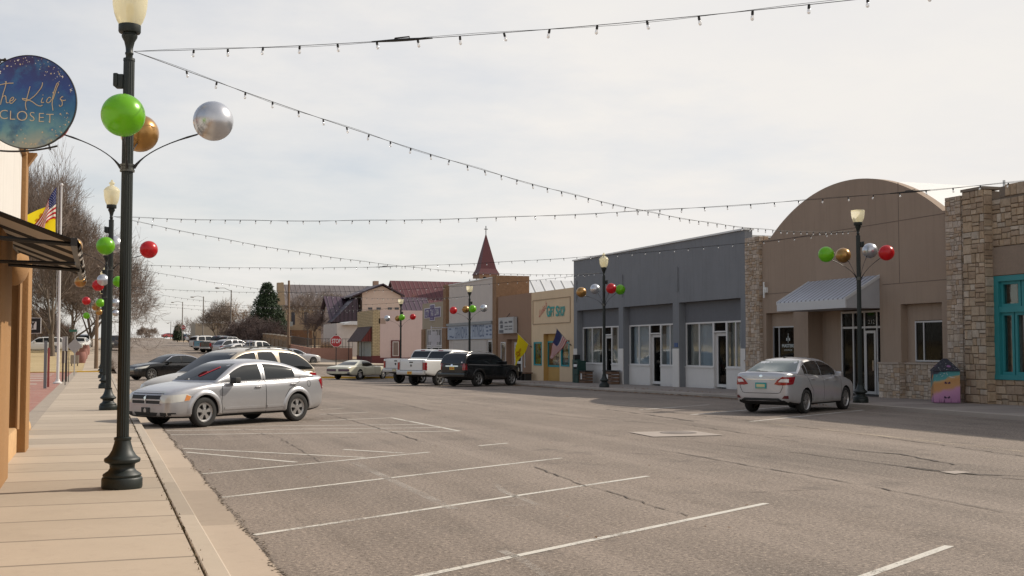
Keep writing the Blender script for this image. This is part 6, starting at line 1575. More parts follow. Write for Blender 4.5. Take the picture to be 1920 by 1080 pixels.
for (a, b) in ((yp - 1.9, yp), (yE - .95, yE)):
    mb = MB(); mb.cbox((-1.62, a, .0), (-1.03, b, 3.16), .04); mb.build('pillar', ORG, nb, smooth=50)
mb = MB(); mb.cbox((-1.62, yp - .2, 2.95), (-1.10, yE - .7, 3.2), .05); mb.build('lintel', ORG, nb, smooth=50)
mb = MB(); mb.sphere((-1.2, yE - 1.9, 3.02), (.22, .75, .33), 20, 12); mb.build('corbel', ORG, nb, smooth=80)
mb = MB(); mb.cbox((-1.62, yp, .0), (-1.16, yE - .9, .52), .03); mb.build('window_seat', surf('sandstone', (.50, .31, .15), .9, var=.2, vscale=5, fine=14, fvar=.2, bmp=.6, bdist=.02), nb, smooth=50)
mb = MB(); mb.box((-1.60, yp, .52), (-1.45, yE - .9, 3.0)); wf_ = mb.build('window_pane', PANED, nb)
BRW = surf('brown_wood', (.20, .10, .04), .6)
mb = MB()
for y_ in (yp + .1, yp + 2.2, yE - 1.3): mb.box((-1.50, y_, .52), (-1.36, y_ + .12, 3.0))
mb.box((-1.50, yp + .1, 2.86), (-1.36, yE - .95, 3.0)); mb.box((-1.50, yp + .1, .52), (-1.36, yE - .95, .64)); mb.build('window_frame', BRW, nb)
mb = MB(); mb.tube([(-1.15, yE - 1.02, .5), (-1.15, yE - 1.02, 3.0)], .03, 6); mb.build('drain_pipe', surf('light_wood', (.5, .3, .15), .8), nb)
# retractable striped awning
aw = thing('striped_awning', 'black and cream striped retractable awning over the left sidewalk', 'awning', (-1.2, 14, 3.2))
ya, yb2 = 12.18, 18.1; zf_ = 2.80; zwl = 3.17
BST = flat('awning_black', (.008, .008, .009), .9); CST = flat('awning_cream', (.50, .47, .43), .8)
mb = MB(); n_ = 11; wds = []
for i in range(n_):
    y0 = ya + (yb2 - ya) * i / n_; y1 = ya + (yb2 - ya) * (i + 1) / n_
    mb.prism([(-1.2, y0, zwl), (-.22, y0, zf_), (-.22, y1, zf_), (-1.2, y1, zwl)], (0, 0, .012), 1 if i in (1, 2, 4, 7, 9) else 0)
mb.build('canvas', [BST, CST], aw)
mb = MB(); 
for i in range(n_ * 2):
    y0 = ya + (yb2 - ya) * i / n_ / 2; y1 = ya + (yb2 - ya) * (i + 1) / n_ / 2; hh = .07 + .02 * math.sin(i)
    mb.prism([(-.20, y0, zf_ + .01), (-.17, y0, zf_ - hh * .5), (-.19 + .02 * math.sin(i * 2), y0, zf_ - hh), (-.19 + .02 * math.sin(i * 2), y1, zf_ - hh), (-.17, y1, zf_ - hh * .5), (-.20, y1, zf_ + .01)], (.006, 0, 0), (i // 2) % 2)
mb.build('valance', [BST, CST], aw)
mb = MB(); mb.box((-.26, ya - .03, zf_ - .05), (-.20, yb2 + .03, zf_ + .03)); mb.build('front_bar', BLACK, aw)
for y_, z_ in ((ya + .12, 2.78), (ya + 3.2, 2.72)):
    mb = MB(); mb.tube([(-1.2, y_, z_ + .06), (-.22, y_ + .05, z_)], .025, 6); mb.build('arm', BLACK, aw)
mb = MB(); mb.tube([(-1.2, ya + .5, 2.62), (-.22, ya + .3, 2.60)], .02, 6); mb.build('arm', BLACK, aw)
mb = MB(); mb.cbox((-1.24, ya - .1, zwl - .06), (-1.06, yb2 + .1, zwl + .12), .03); mb.build('housing', BLACK, aw)
# stone lumps beyond the building
mb = MB()
for (x, y, r_) in ((-1.45, 23.5, .28), (-1.5, 24.6, .25), (-1.42, 25.5, .2)): mb.sphere((x, y, .18), (r_, r_ * 1.9, .22), 14, 8)
tag(mb.build('boulder_edging', MATS['sandstone'], smooth=80), 'row of yellow sandstone lumps at the foot of the orange pillar', 'stone edging')
# ------------------------------------------------------------------ street lamps with globe ornaments
GRN = surf('lamp_green_black', (0.007, 0.012, 0.010), 0.5, var=.15, fine=30)
def m_globe():
    m, nt, b = new_mat('lamp_globe'); v = mapped(nt); n1 = noise(nt, v, 2.5, 3)
    c = mix(nt, (.68, .64, .48), (.80, .78, .68), n1); nt.links.new(c, b.inputs['Base Color']); b.inputs['Roughness'].default_value = .25
    tl = N(nt, 'ShaderNodeBsdfTranslucent'); tl.inputs[0].default_value = (.97, .92, .74, 1)
    tr = N(nt, 'ShaderNodeBsdfTransparent'); tr.inputs[0].default_value = (.97, .92, .74, 1)
    m1 = N(nt, 'ShaderNodeMixShader'); m1.inputs[0].default_value = .55; nt.links.new(b.outputs[0], m1.inputs[1]); nt.links.new(tl.outputs[0], m1.inputs[2])
    m2 = N(nt, 'ShaderNodeMixShader'); m2.inputs[0].default_value = .30; nt.links.new(m1.outputs[0], m2.inputs[1]); nt.links.new(tr.outputs[0], m2.inputs[2])
    nt.links.new(m2.outputs[0], nt.nodes['Material Output'].inputs[0]); return m
GLOBE = m_globe()
def m_ball(name, col, metal, rough, trans=0.0, var=.1):
    m, nt, b = new_mat(name); v = mapped(nt); n1 = noise(nt, v, 1.6, 3)
    c = mix(nt, sc(col, 1 - var), sc(col, 1 + var), n1); nt.links.new(c, b.inputs['Base Color']); b.inputs['Metallic'].default_value = metal; b.inputs['Roughness'].default_value = rough
    b.inputs['Coat Weight'].default_value = .4; b.inputs['Coat Roughness'].default_value = .22
    if trans:
        tl = N(nt, 'ShaderNodeBsdfTranslucent'); tl.inputs[0].default_value = (*sc(col, 1.3), 1); m1 = N(nt, 'ShaderNodeMixShader'); m1.inputs[0].default_value = trans
        nt.links.new(b.outputs[0], m1.inputs[1]); nt.links.new(tl.outputs[0], m1.inputs[2]); nt.links.new(m1.outputs[0], nt.nodes['Material Output'].inputs[0])
    return m
BALLM = {'g': m_ball('green_globe', (.19, .50, .008), .1, .3, .35), 'r': m_ball('red_globe', (.55, .012, .018), .1, .3, .35),
         'o': m_ball('gold_globe', (.36, .19, .05), .7, .30, 0, .35), 's': m_ball('silver_globe', (.52, .53, .56), .75, .30, 0, .15)}
LAMPN = {}
def base_mesh():
    mb = MB(); mb.lathe([(0, 0), (.225, 0), (.23, .02), (.23, .11), (.222, .125), (.21, .13), (.218, .15), (.212, .165), (.16, .20), (.142, .225), (.14, .235), (.142, .27), (.155, .285), (.196, .30), (.205, .325), (.20, .345), (.175, .36), (.15, .385), (.118, .44), (.095, .52), (.09, .55), (.098, .56), (.098, .585), (.085, .59)], 32)
    return mb
def flute_post():
    mb = MB(); n = 16; V = []; F = []; zs = [.58, 1.5, 2.6, 3.8, 5.06]; m = len(zs)
    for j, z in enumerate(zs):
        r = .070 - .006 * (z / 5.0)
        for k in range(n * 4):
            a = 2 * math.pi * k / (n * 4); rr = r * (1 - .09 * (1 if k % 4 == 2 else (.7 if k % 4 in (1, 3) else 0))); V.append((rr * math.cos(a), rr * math.sin(a), z))
    q = n * 4
    for j in range(m - 1):
        for k in range(q): F.append((j * q + k, j * q + (k + 1) % q, (j + 1) * q + (k + 1) % q, (j + 1) * q + k))
    F.append(tuple((m - 1) * q + k for k in range(q))); mb.mesh(V, F)
    mb.lathe([(.0, 5.06), (.066, 5.06), (.068, 5.03)], 20); return mb
PB, PP = base_mesh(), flute_post()
def neck_mesh():
    mb = MB(); mb.lathe([(.040, 5.040), (.040, 5.100), (.048, 5.110), (.048, 5.130), (.040, 5.140), (.044, 5.190), (.060, 5.260), (.088, 5.310), (.092, 5.335), (.078, 5.345), (.078, 5.360), (.12, 5.365), (.128, 5.380), (.128, 5.460), (.10, 5.470), (0, 5.470)], 24); return mb
def globe_mesh(full):
    mb = MB(); lo = [(.115, 5.450), (.150, 5.510), (.178, 5.590), (.196, 5.690), (.202, 5.800), (.203, 5.820)]
    mb.lathe(lo, 28)
    if full: mb.lathe([(.210, 5.820), (.212, 5.835), (.20, 5.860), (.17, 5.905), (.12, 5.945), (.075, 5.965), (.055, 5.980), (.05, 6.000), (.072, 6.025), (.078, 6.045), (.062, 6.065), (.035, 6.080), (.03, 6.095), (.034, 6.110), (.018, 6.130), (0, 6.135)], 28)
    else: mb.lathe([(.203, 5.820), (.196, 5.825), (.188, 5.790)], 28)
    mb.lathe([(.0, 5.720), (.04, 5.710), (.045, 5.640), (.035, 5.510), (.03, 5.470)], 12); return mb
MESHES = {}
def lamp(X, Y, balls, full, label, clamp=3.75, face=-19, zb=None):
    z = (G(X, Y) + .132) if zb is None else zb
    t = thing('street_lamp', label, 'street lamp', (X, Y, z), 0, 'green street lamps with coloured globes')
    def part(key, mbf, mat, par=t, nm=None, smooth=45):
        if key not in MESHES:
            o = mbf().build(nm or key, mat, par, local=True, smooth=smooth); MESHES[key] = o; return o
        o = MESHES[key].copy(); COL.objects.link(o); o.parent = par; o.location = (0, 0, 0); return o
    part('base', lambda: PB, GRN); po = part('post', lambda: PP, GRN); part('neck', neck_mesh, GRN); part('globe_full' if full else 'globe_cup', lambda: globe_mesh(full), GLOBE, nm='lamp_shade', smooth=60)
    def pc():
        mb = MB(); mb.cbox((-.15, -.035, 4.70), (-.06, .035, 4.87), .012); mb.cbox((-.175, -.05, 4.72), (-.12, .05, 4.88), .015); return mb
    o = part('outlet_box', pc, GRN); o.rotation_euler = (0, 0, R(face))
    mb = MB(); mb.lathe([(.0, clamp - .045), (.085, clamp - .045), (.085, clamp - .02), (.078, clamp - .015), (.078, clamp + .015), (.085, clamp + .02), (.085, clamp + .045), (0, clamp + .045)], 20); mb.build('clamp', flat('clamp_steel', (.10, .10, .09), .35, .8), t, local=True)
    for (k, a, b, dz) in balls:      # colour, offset right / away as seen down the street, height over the clamp
        v = rgt * a + fwd_h * b; h = math.hypot(a, b); u = v / h
        c = Vector((v.x, v.y, clamp + dz)); r = .235
        pts = []; end = c - (u * .75 + Vector((0, 0, .66))).normalized() * (r + .01)
        p0 = u * .075 + Vector((0, 0, clamp)); 
        for i in range(11):
            s_ = i / 10; ctl = u * (.22) + Vector((0, 0, clamp + dz * .42))
            pts.append(p0 * (1 - s_) ** 2 + ctl * 2 * s_ * (1 - s_) + end * s_ * s_)
        mb = MB(); mb.tube(pts, [.020, .016, .011] + [.007] * 5 + [.008, .012, .010], 6); ar_ = mb.build('ornament_arm', BLACK, t, local=True, smooth=60)
        mb = MB(); mb.sphere((0, 0, 0), r, 32, 20); mb.sphere((0, 0, -r), .012, 6, 4)
        o = mb.build({'g': 'green_globe', 'r': 'red_globe', 'o': 'gold_globe', 's': 'silver_globe'}[k], BALLM[k], ar_, local=True, smooth=80)
        o.location = c; dirv = (end - c).normalized(); o.rotation_euler = (-dirv).to_track_quat('Z', 'Y').to_euler()
    return t
LX = .30; RX = 21.75
LY = [14.5, 33.0, 51.0, 69.0, 87.5]; RY = [30.0, 49.0, 69.5, 87.0]
def balls_from(Lx, Ly, pts, clamp=3.75, z=.13):
    """ornament offsets from where each globe is seen: (colour, column, row, away)"""
    out = []; base_ = Vector((Lx, Ly, 0)); F0 = base_.dot(fwd_h); R0 = base_.dot(rgt)
    for (k, px, py, aw) in pts:
        p = onF(px, py, F0 + aw); out.append((k, p.dot(rgt) - R0, aw, p.z - z - clamp))
    return out
zs = [G(LX, y) + .132 for y in LY]
L1 = lamp(LX, LY[0], balls_from(LX, LY[0], [('g', 231, 216, -1.0), ('o', 262, 250, .85), ('s', 400, 227, .05), ('r', 92, 227, -.05)], z=zs[0]), True, 'nearest street lamp, dark green post in the left foreground with the biggest globes')
lamp(LX, LY[1], balls_from(LX, LY[1], [('g', 198, 461, -.9), ('s', 214, 458, .9), ('r', 279, 468, .1), ('o', 138, 462, -.1)], z=zs[1]), True, 'second street lamp along the left sidewalk, its whole cream acorn shade showing')
lamp(LX, LY[2], balls_from(LX, LY[2], [('s', 193, 525, -.7), ('r', 184, 535, -.3), ('o', 151, 528, -.3), ('g', 222, 528, .8)], z=zs[2]), True, 'third street lamp along the left sidewalk, in line just behind the second one', face=-40)
lamp(LX, LY[3], balls_from(LX, LY[3], [('r', 162, 564, -.3), ('g', 188, 568, -.6), ('s', 217, 568, .3), ('o', 180, 575, .8)], z=zs[3]), True, 'fourth street lamp on the left, mostly hidden behind the third post')
lamp(LX, LY[4], balls_from(LX, LY[4], [('g', 162, 592, -.3), ('o', 186, 585, -.6), ('s', 217, 587, .3)], z=zs[4]), True, 'fifth street lamp on the left, at the end of the sidewalk by the yellow kerb')
zr4 = [G(RX, y) + .132 for y in RY]
lamp(RX, RY[0], balls_from(RX, RY[0], [('g', 1549, 477, -.35), ('o', 1581, 479, .5), ('s', 1631, 470, .5), ('r', 1662, 474, -.3)], z=zr4[0]), False, 'street lamp with open cup shade beside the silver sedan in front of the arched building', face=170)
lamp(RX, RY[1], balls_from(RX, RY[1], [('o', 1090, 548, .1), ('s', 1116, 542, .7), ('r', 1146, 541, -.6), ('g', 1163, 543, .3)], z=zr4[1]), True, 'street lamp with full acorn shade in front of the grey shop row', face=170)
lamp(RX, RY[2], balls_from(RX, RY[2], [('r', 850, 582, -.1), ('o', 873, 580, .7), ('g', 886, 579, -.8), ('s', 907, 578, .2)], z=zr4[2]), False, 'street lamp with cup shade behind the black SUV, before the faded blue name board', face=170)
lamp(RX, RY[3], balls_from(RX, RY[3], [('s', 726, 597, -.1), ('o', 746, 597, .6), ('g', 753.5, 595, -.8), ('r', 774, 594, .2)], z=zr4[3]), False, 'street lamp with cup shade behind the pickups, before the pink corner wall', face=170)

# ------------------------------------------------------------------ festoon strings
CABLE = flat('black_cable', (.012, .012, .012), .7)
def m_bulb():
    m, nt, b = new_mat('bulb_glass'); tr = N(nt, 'ShaderNodeBsdfTransparent'); gl = N(nt, 'ShaderNodeBsdfGlossy'); gl.inputs['Roughness'].default_value = .08; gl.inputs[0].default_value = (.9, .9, .9, 1)
    tl = N(nt, 'ShaderNodeBsdfDiffuse'); tl.inputs[0].default_value = (.9, .88, .84, 1); m1 = N(nt, 'ShaderNodeMixShader'); m1.inputs[0].default_value = .35; nt.links.new(gl.outputs[0], m1.inputs[1]); nt.links.new(tl.outputs[0], m1.inputs[2])
    m2 = N(nt, 'ShaderNodeMixShader'); m2.inputs[0].default_value = .55; nt.links.new(tr.outputs[0], m2.inputs[1]); nt.links.new(m1.outputs[0], m2.inputs[2]); nt.links.new(m2.outputs[0], nt.nodes['Material Output'].inputs[0]); return m
BULB = m_bulb(); bulb_o = None
rb = random.Random(21)
def festoon(a, b, sag, label, r=.0045, step=.48, t0=.03, t1=.97, plug=None, twist=True):
    global bulb_o
    a = Vector(a); b = Vector(b); L = (b - a).length
    def P(t): p = a.lerp(b, t); p.z -= 4 * sag * t * (1 - t); return p
    o0 = thing('festoon_string', label, 'string lights', a, 0, 'festoon strings strung across the street')
    mb = MB(); n = 60; mb.tube([P(i / n) for i in range(n + 1)], r, 5)
    if twist: mb.tube([P(i / n) + Vector((.0, 0, .018 * math.sin(i * .9))) for i in range(n + 1)], r * .6, 4)
    mb.build('cable', CABLE, o0)
    if plug:
        mb = MB(); p = P(plug); q = P(plug + .006); mb.tube([p - (q - p) * 1.5, p, q, q + (q - p) * 1.5], [.008, .016, .016, .008], 6); mb.tube([p, p + Vector((.01, .0, .025)), q + Vector((0, 0, .03)), q], .008, 5); mb.build('plug', CABLE, o0)
    k = int(L * (t1 - t0) / step)
    for i in range(k + 1):
        t = t0 + (t1 - t0) * i / k; p = P(t)
        if bulb_o is None:
            mb = MB(); mb.lathe([(0, 0.004), (.011, 0.002), (.013, -.02), (.013, -.04), (0, -.042)], 8); mb.lathe([(.008, -.038), (.013, -.050), (.0165, -.064), (.016, -.078), (.010, -.088), (0, -.091)], 10, mi=1)
            o = mb.build('bulb', [CABLE, BULB], o0, local=True, smooth=60); bulb_o = o
        else: o = bulb_o.copy(); COL.objects.link(o); o.parent = o0
        o.location = p - a; o.rotation_euler = (rb.uniform(-.25, .25), rb.uniform(-.25, .25), 0)
def LT(i, dz=5.15): return (LX + .05, LY[i], zs[i] + dz)
def RT(i, dz=5.20): return (RX - .05, RY[i], zr4[i] + dz)
R0p = (RX, 11.0, 5.36); Rm1 = (RX, -8.0, 6.68)
festoon(LT(0), Rm1, 1.14, 'nearest string of bulbs, rising from the front lamp to the top edge', r=.0034, step=.50, plug=.118)
festoon(LT(0), RT(0), .69, 'long string of bulbs sloping from the front lamp down to the arch lamp', r=.0042)
festoon(LT(1), R0p, .67, 'string of bulbs crossing in front of the arch and leaving at the right edge', r=.0042, plug=.66)
festoon(LT(1), RT(1), .58, 'string of bulbs from the second left lamp to the lamp before the grey shop row')
festoon(LT(2), RT(0), .58, 'string of bulbs from the third left lamp to the lamp by the arch', plug=.44)
festoon(LT(2), RT(2), .65, 'string of bulbs from the third left lamp to the lamp behind the black SUV')
festoon(LT(3), RT(1), .62, 'string of bulbs from the fourth left lamp to the grey shop row lamp')
festoon(LT(3), RT(3), .65, 'string of bulbs from the fourth left lamp to the farthest right lamp')
festoon(LT(4), RT(2), .65, 'string of bulbs from the fifth left lamp to the black SUV lamp')
festoon(LT(4), RT(3), .70, 'farthest string of bulbs, from the fifth left lamp to the farthest right lamp')

# ------------------------------------------------------------------ round hanging sign
def m_signdisc():
    m, nt, b = new_mat('night_sky_print'); tc_ = N(nt, 'ShaderNodeTexCoord'); s_ = N(nt, 'ShaderNodeSeparateXYZ'); nt.links.new(tc_.outputs['Object'], s_.inputs[0])
    v = mapped(nt, (1, 1, 1)); n1 = noise(nt, v, 3.2, 6, .62); n2 = noise(nt, v, 8, 5, .6)
    h = math_n(nt, 'ADD', math_n(nt, 'MULTIPLY', s_.outputs[2], 1.25), .5); h = math_n(nt, 'ADD', h, math_n(nt, 'MULTIPLY', math_n(nt, 'SUBTRACT', n1, .5), .45))
    c = ramp(nt, h, [(0.02, (.34, .36, .30)), (.22, (.12, .28, .32)), (.42, (.012, .12, .26)), (.64, (.006, .045, .22)), (.95, (.018, .012, .095))])
    c = mix(nt, c, (.015, .13, .30), ramp(nt, n2, [(.50, 0), (.66, .75)])); c = mix(nt, c, (.008, .02, .10), ramp(nt, n1, [(.56, 0), (.68, .6)])); nt.links.new(c, b.inputs['Base Color']); b.inputs['Roughness'].default_value = .45; return m
GOLD = flat('gold_letter', (.60, .47, .30), .5); STARW = flat('star_white', (.75, .72, .68), .5)
Fs = 9.6; sc_ = onF(53.5, 191.5, Fs); rad = 88.5 * Fs / 2200
n_s = -fwd_h; sgn_ = thing('hanging_sign', 'round blue night-sky sign with gold script lettering hanging at the upper left', 'sign', sc_, -YAW + R(4))
ROT = Matrix.Rotation(R(-4), 4, 'Z')
mb = MB(); mb.lathe([(0, -.012), (rad - .004, -.012), (rad, -.008), (rad, .008), (rad - .004, .012), (0, .012)], 96, axis='Y'); mb.build('disc', m_signdisc(), sgn_, local=True, smooth=40)
mb = MB(); mb.lathe([(rad, -.013), (rad + .005, -.013), (rad + .005, .013), (rad, .013)], 96, axis='Y'); mb.build('rim', BLACK, sgn_, local=True, smooth=40)
def stroke(mb, pts, wd, y=-.0155, cls=None):
    pts = [Vector((p[0], p[1])) for p in pts]; Q = []
    for i in range(len(pts) - 1):
        p0 = pts[max(0, i - 1)]; p1 = pts[i]; p2 = pts[i + 1]; p3 = pts[min(len(pts) - 1, i + 2)]
        for k in range(6):
            t = k / 6; Q.append(.5 * ((2 * p1) + (p2 - p0) * t + (2 * p0 - 5 * p1 + 4 * p2 - p3) * t * t + (3 * p1 - p0 - 3 * p2 + p3) * t ** 3))
    Q.append(pts[-1]); mb.tube([(q.x, y, q.y) for q in Q], wd / 2, 4)
def sp(x, y): return ((x - 290) / 5.4 * Fs / 2200, (548 - y) / 5.4 * Fs / 2200)   # sign drawing units
LWD = .0068
words_ = [
 [(-50, 392), (20, 375), (80, 362), (142, 358)], [(60, 350), (70, 345), (62, 400), (40, 480), (18, 582)], [(20, 560), (40, 500), (66, 492), (72, 520), (78, 558), (100, 560)],
 [(112, 545), (140, 530), (148, 508), (132, 506), (114, 530), (110, 558), (130, 566), (160, 535), (172, 520)],
 [(308, 390), (290, 470), (268, 560), (270, 600), (278, 632)], [(432, 348), (420, 400), (360, 480), (290, 535), (250, 530), (234, 516), (270, 520), (330, 545), (380, 580), (415, 590), (436, 580)],
 [(438, 505), (424, 540), (430, 556), (450, 548)], [(440, 472), (438, 480)],
 [(520, 505), (500, 500), (480, 525), (478, 548), (495, 555), (515, 540), (525, 515)], [(594, 355), (580, 350), (560, 400), (540, 480), (532, 560), (536, 600), (542, 635)], [(540, 520), (575, 400), (594, 360)],
 [(596, 440), (590, 455)], [(668, 525), (640, 530), (612, 515), (630, 490), (640, 495)], [(612, 515), (632, 545), (630, 580), (610, 590), (602, 575)]]
for w_ in words_:
    mb = MB(); stroke(mb, [sp(x, y) for x, y in w_], LWD); mb.build('script_letter', GOLD, sgn_, local=True)
for ch, x, y in (('C', 52, 682), ('L', 142, 688), ('O', 236, 694), ('S', 336, 700), ('E', 428, 708), ('T', 512, 716)):
    V, F = text_mesh(ch, .225, bold=-.004); q = sp(x, y); mb = MB(); cx0 = (min(v[0] for v in V) + max(v[0] for v in V)) / 2; cz0 = (min(v[1] for v in V) + max(v[1] for v in V)) / 2
    k_ = (1.0 if ch != 'O' else 1.08) * .50 * Fs / 9.6; mb.mesh([((v[0] - cx0) * k_ + q[0], -.0155, (v[1] - cz0) * k_ + q[1]) for v in V], F); mb.build('letter', GOLD, sgn_, local=True)
rst = random.Random(4); mb = MB()
for i in range(150):
    a = rst.uniform(.15, 2.9) if i < 95 else rst.uniform(-1.9, -.2); rr_s = rad * (1 - abs(rst.gauss(0, .13))); 
    if rr_s > rad * .97: continue
    x, z = rr_s * math.cos(a), rr_s * math.sin(a); s_ = rst.choice([.0025, .003, .004, .004, .007]); n5 = 5 if s_ > .006 else 4; P_ = []
    for k in range(n5 * 2):
        an = math.pi / 2 + math.pi * k / n5; q_ = s_ * (1.3 if k % 2 == 0 else .6); P_.append((x + q_ * math.cos(an), -.014, z + q_ * math.sin(an)))
    mb.face(P_, 0 if i < 95 and i % 3 else 1)
o = mb.build('stars', [STARW, GOLD], sgn_, local=True); o['kind'] = 'stuff'
mb = MB(); hz = rad + .03
arcp = [(x, 0, -rad + .00 - .025 + .14 * ((x + .12) / .45) ** 2 * .55) for x in [-.45 + .69 * i / 14 for i in range(15)]]
mb.tube(arcp, .008, 6); mb.tube([(-.02, 0, -rad + .005), (-.02, 0, -rad - .03)], .007, 5); mb.tube([(.17, 0, -rad * .9), (.185, 0, -rad * .9 - .05)], .007, 5)
mb.build('lower_bracket', BLACK, sgn_, local=True)
mb = MB(); mb.tube([(-.75, 0, rad * .82), (-.21, 0, rad * .90), (-.19, 0, rad * .93)], .010, 6); mb.tube([(-.24, 0, rad * .93), (-.23, 0, rad * .84)], .007, 5); mb.build('upper_bracket', BLACK, sgn_, local=True)

# ------------------------------------------------------------------ flags
def m_cloth(name, col):
    m, nt, b = new_mat(name); b.inputs['Base Color'].default_value = (*col, 1); b.inputs['Roughness'].default_value = .85
    tl = N(nt, 'ShaderNodeBsdfTranslucent'); tl.inputs[0].default_value = (*col, 1); m1 = N(nt, 'ShaderNodeMixShader'); m1.inputs[0].default_value = .45
    nt.links.new(b.outputs[0], m1.inputs[1]); nt.links.new(tl.outputs[0], m1.inputs[2]); nt.links.new(m1.outputs[0], nt.nodes['Material Output'].inputs[0]); return m
F_RED = m_cloth('flag_red', (.50, .015, .03)); F_WHT = m_cloth('flag_white', (.86, .84, .82)); F_BLU = m_cloth('flag_blue', (.02, .03, .15)); F_YEL = m_cloth('flag_yellow', (.90, .72, .02)); F_ZIA = m_cloth('flag_emblem_red', (.50, .05, .02))
def flag(parent, fn, kind, name='cloth'):
    """fn(u along the fly, v up the hoist) -> point"""
    mb = MB(); nu, nv = 39, 26
    for i in range(nu):
        for j in range(nv):
            u0, u1, v0, v1 = i / nu, (i + 1) / nu, j / nv, (j + 1) / nv; mi = 0
            if kind == 'us':
                st_ = int((1 - (v0 + v1) / 2) * 13); mi = 0 if st_ % 2 == 0 else 1
                if (u0 + u1) / 2 < .4 and st_ < 7: mi = 2
            mb.face([fn(u0, v0), fn(u1, v0), fn(u1, v1), fn(u0, v1)], mi)
    o = mb.build(name, [F_RED, F_WHT, F_BLU] if kind == 'us' else [F_YEL], parent, smooth=60)
    def nrm(u, v):
        e = .01; a = fn(u + e, v) - fn(u - e, v); b = fn(u, v + e) - fn(u, v - e); return a.cross(b).normalized()
    sm = MB()
    if kind == 'us':
        for r_ in range(9):
            for c_ in range(6 if r_ % 2 == 0 else 5):
                uu = .4 * ((c_ * 2 + (1 if r_ % 2 == 0 else 2)) / 12); vv = 1 - (7 / 13) * (r_ + 1) / 10
                for sg_ in (1, -1):
                    P_ = []
                    for k in range(10):
                        an = math.pi / 2 + math.pi * k / 5; q = .020 * (1 if k % 2 == 0 else .45); P_.append(fn(uu + q * math.cos(an) * .75, vv + q * math.sin(an)) + nrm(uu, vv) * .006 * sg_)
                    sm.face(P_)
        sm.build('stars', F_WHT, o)
    else:
        for sg_ in (1, -1):
            def pt(a, b): return fn(.5 + a * .66, .5 + b) + nrm(.5, .5) * .008 * sg_
            for k in range(24):
                a0, a1 = 2 * math.pi * k / 24, 2 * math.pi * (k + 1) / 24; sm.face([pt(.085 * math.cos(a0), .085 * math.sin(a0)), pt(.13 * math.cos(a0), .13 * math.sin(a0)), pt(.13 * math.cos(a1), .13 * math.sin(a1)), pt(.085 * math.cos(a1), .085 * math.sin(a1))])
            for d in range(4):
                cs, sn = [(1, 0), (0, 1), (-1, 0), (0, -1)][d]
                for q, ln in ((-.075, .25), (-.025, .31), (.025, .31), (.075, .25)):
                    a = [(.12, q - .012), (ln, q - .012), (ln, q + .012), (.12, q + .012)]
                    sm.face([pt(x * cs - y * sn, x * sn + y * cs) for x, y in a])
        sm.build('sun_symbol', F_ZIA, o)
    return o
def quadfn(T, Bq, FT, FB, rip, nrm_, waves=2.2, bend=Vector((0, 0, 0))):
    T, Bq, FT, FB = Vector(T), Vector(Bq), Vector(FT), Vector(FB)
    def fn(u, v):
        p = (T * v + Bq * (1 - v)) * (1 - u) + (FT * v + FB * (1 - v)) * u
        return p + nrm_ * rip * math.sin(u * waves * math.pi + v * 1.6) * min(1, u * 3) + bend * (u * (1 - u) * 4)
    return fn
# the two flags on the shop fronts
def wall_flag(label, wall_pt, tip, hoist_low, ft, fb, kind, Xt, rip=.06, bend=Vector((0, 0, 0))):
    A = onX(*wall_pt, XW - .02); Tp = onX(*tip, Xt); t = thing('wall_flag', label, 'flag', A)
    mb = MB(); mb.tube([A, Tp + (Tp - A) * .04], .014, 8); mb.build('pole', surf('pale_pole', (.5, .46, .4), .5), t)
    mb = MB(); mb.tube([A + Vector((-.12, 0, 0)) * 0, A + (Tp - A) * .10], .03, 8); mb.build('pole_socket', BLACK, t)
    Hl = onX(*hoist_low, Xt + (XW - Xt) * .72)
    # keep the hoist on the pole
    d = (A - Tp); k = max(0, min(.95, (Hl - Tp).dot(d) / d.dot(d))); Hl = Tp + d * k
    flag(t, quadfn(Tp, Hl, onX(*ft, Xt + .12), onX(*fb, Xt + .45), rip, Vector((.9, .35, 0)), bend=bend), kind); return t
wall_flag('stars and stripes flag hanging from a slanted pole on the gift shop', (1071, 648), (1044, 616), (1064, 638.5), (1029.5, 671), (1034, 673), 'us', 23.75, bend=Vector((0, 0, -.10)))
wall_flag('yellow state flag with red sun symbol on a slanted pole before the brown shop', (997, 651), (971, 625.5), (993, 647), (963.5, 685), (967, 684), 'nm', 23.75, rip=.09, bend=Vector((0, 0, -.12)))
# tall white flagpole on the plaza
fp = onZ(108, 719, .13); fpl = thing('flagpole', 'tall white flagpole standing on the brick plaza beside the left sidewalk', 'flagpole', fp); Ff = fp.dot(fwd_h); ht = onF(108, 349, Ff).z
mb = MB(); mb.tube([fp, (fp.x, fp.y, fp.z + 2), (fp.x, fp.y, ht)], [.07, .065, .04], 14); mb.build('pole', surf('white_pole', (.62, .60, .58), .4, var=.06), fpl, smooth=60)
mb = MB(); mb.lathe([(0, 0), (.2, 0), (.2, .05), (.11, .10), (.09, .2)], 20, fp); mb.build('base_collar', MATS['white_pole'], fpl, smooth=40)
mb = MB(); mb.sphere((fp.x, fp.y, ht + .06), .08, 12, 8); mb.build('finial', MATS['white_pole'], fpl, smooth=80)
mb = MB(); mb.tube([(fp.x - .1, fp.y - .05, fp.z + 1.2), (fp.x - .14, fp.y - .1, ht)], .008, 4); mb.build('halyard', surf('rope', (.5, .5, .5), .8), fpl)
def bez(a, b, c, t): return a * (1 - t) ** 2 + b * 2 * t * (1 - t) + c * t * t
def pf(x, y, aw=0): return onF(x, y, Ff + aw)
tA, tB, tC = pf(106, 350), pf(92, 372, -.2), pf(64, 424, -.5); bA, bB, bC = pf(104, 411), pf(92, 404, -.5), pf(82, 434, -.4)
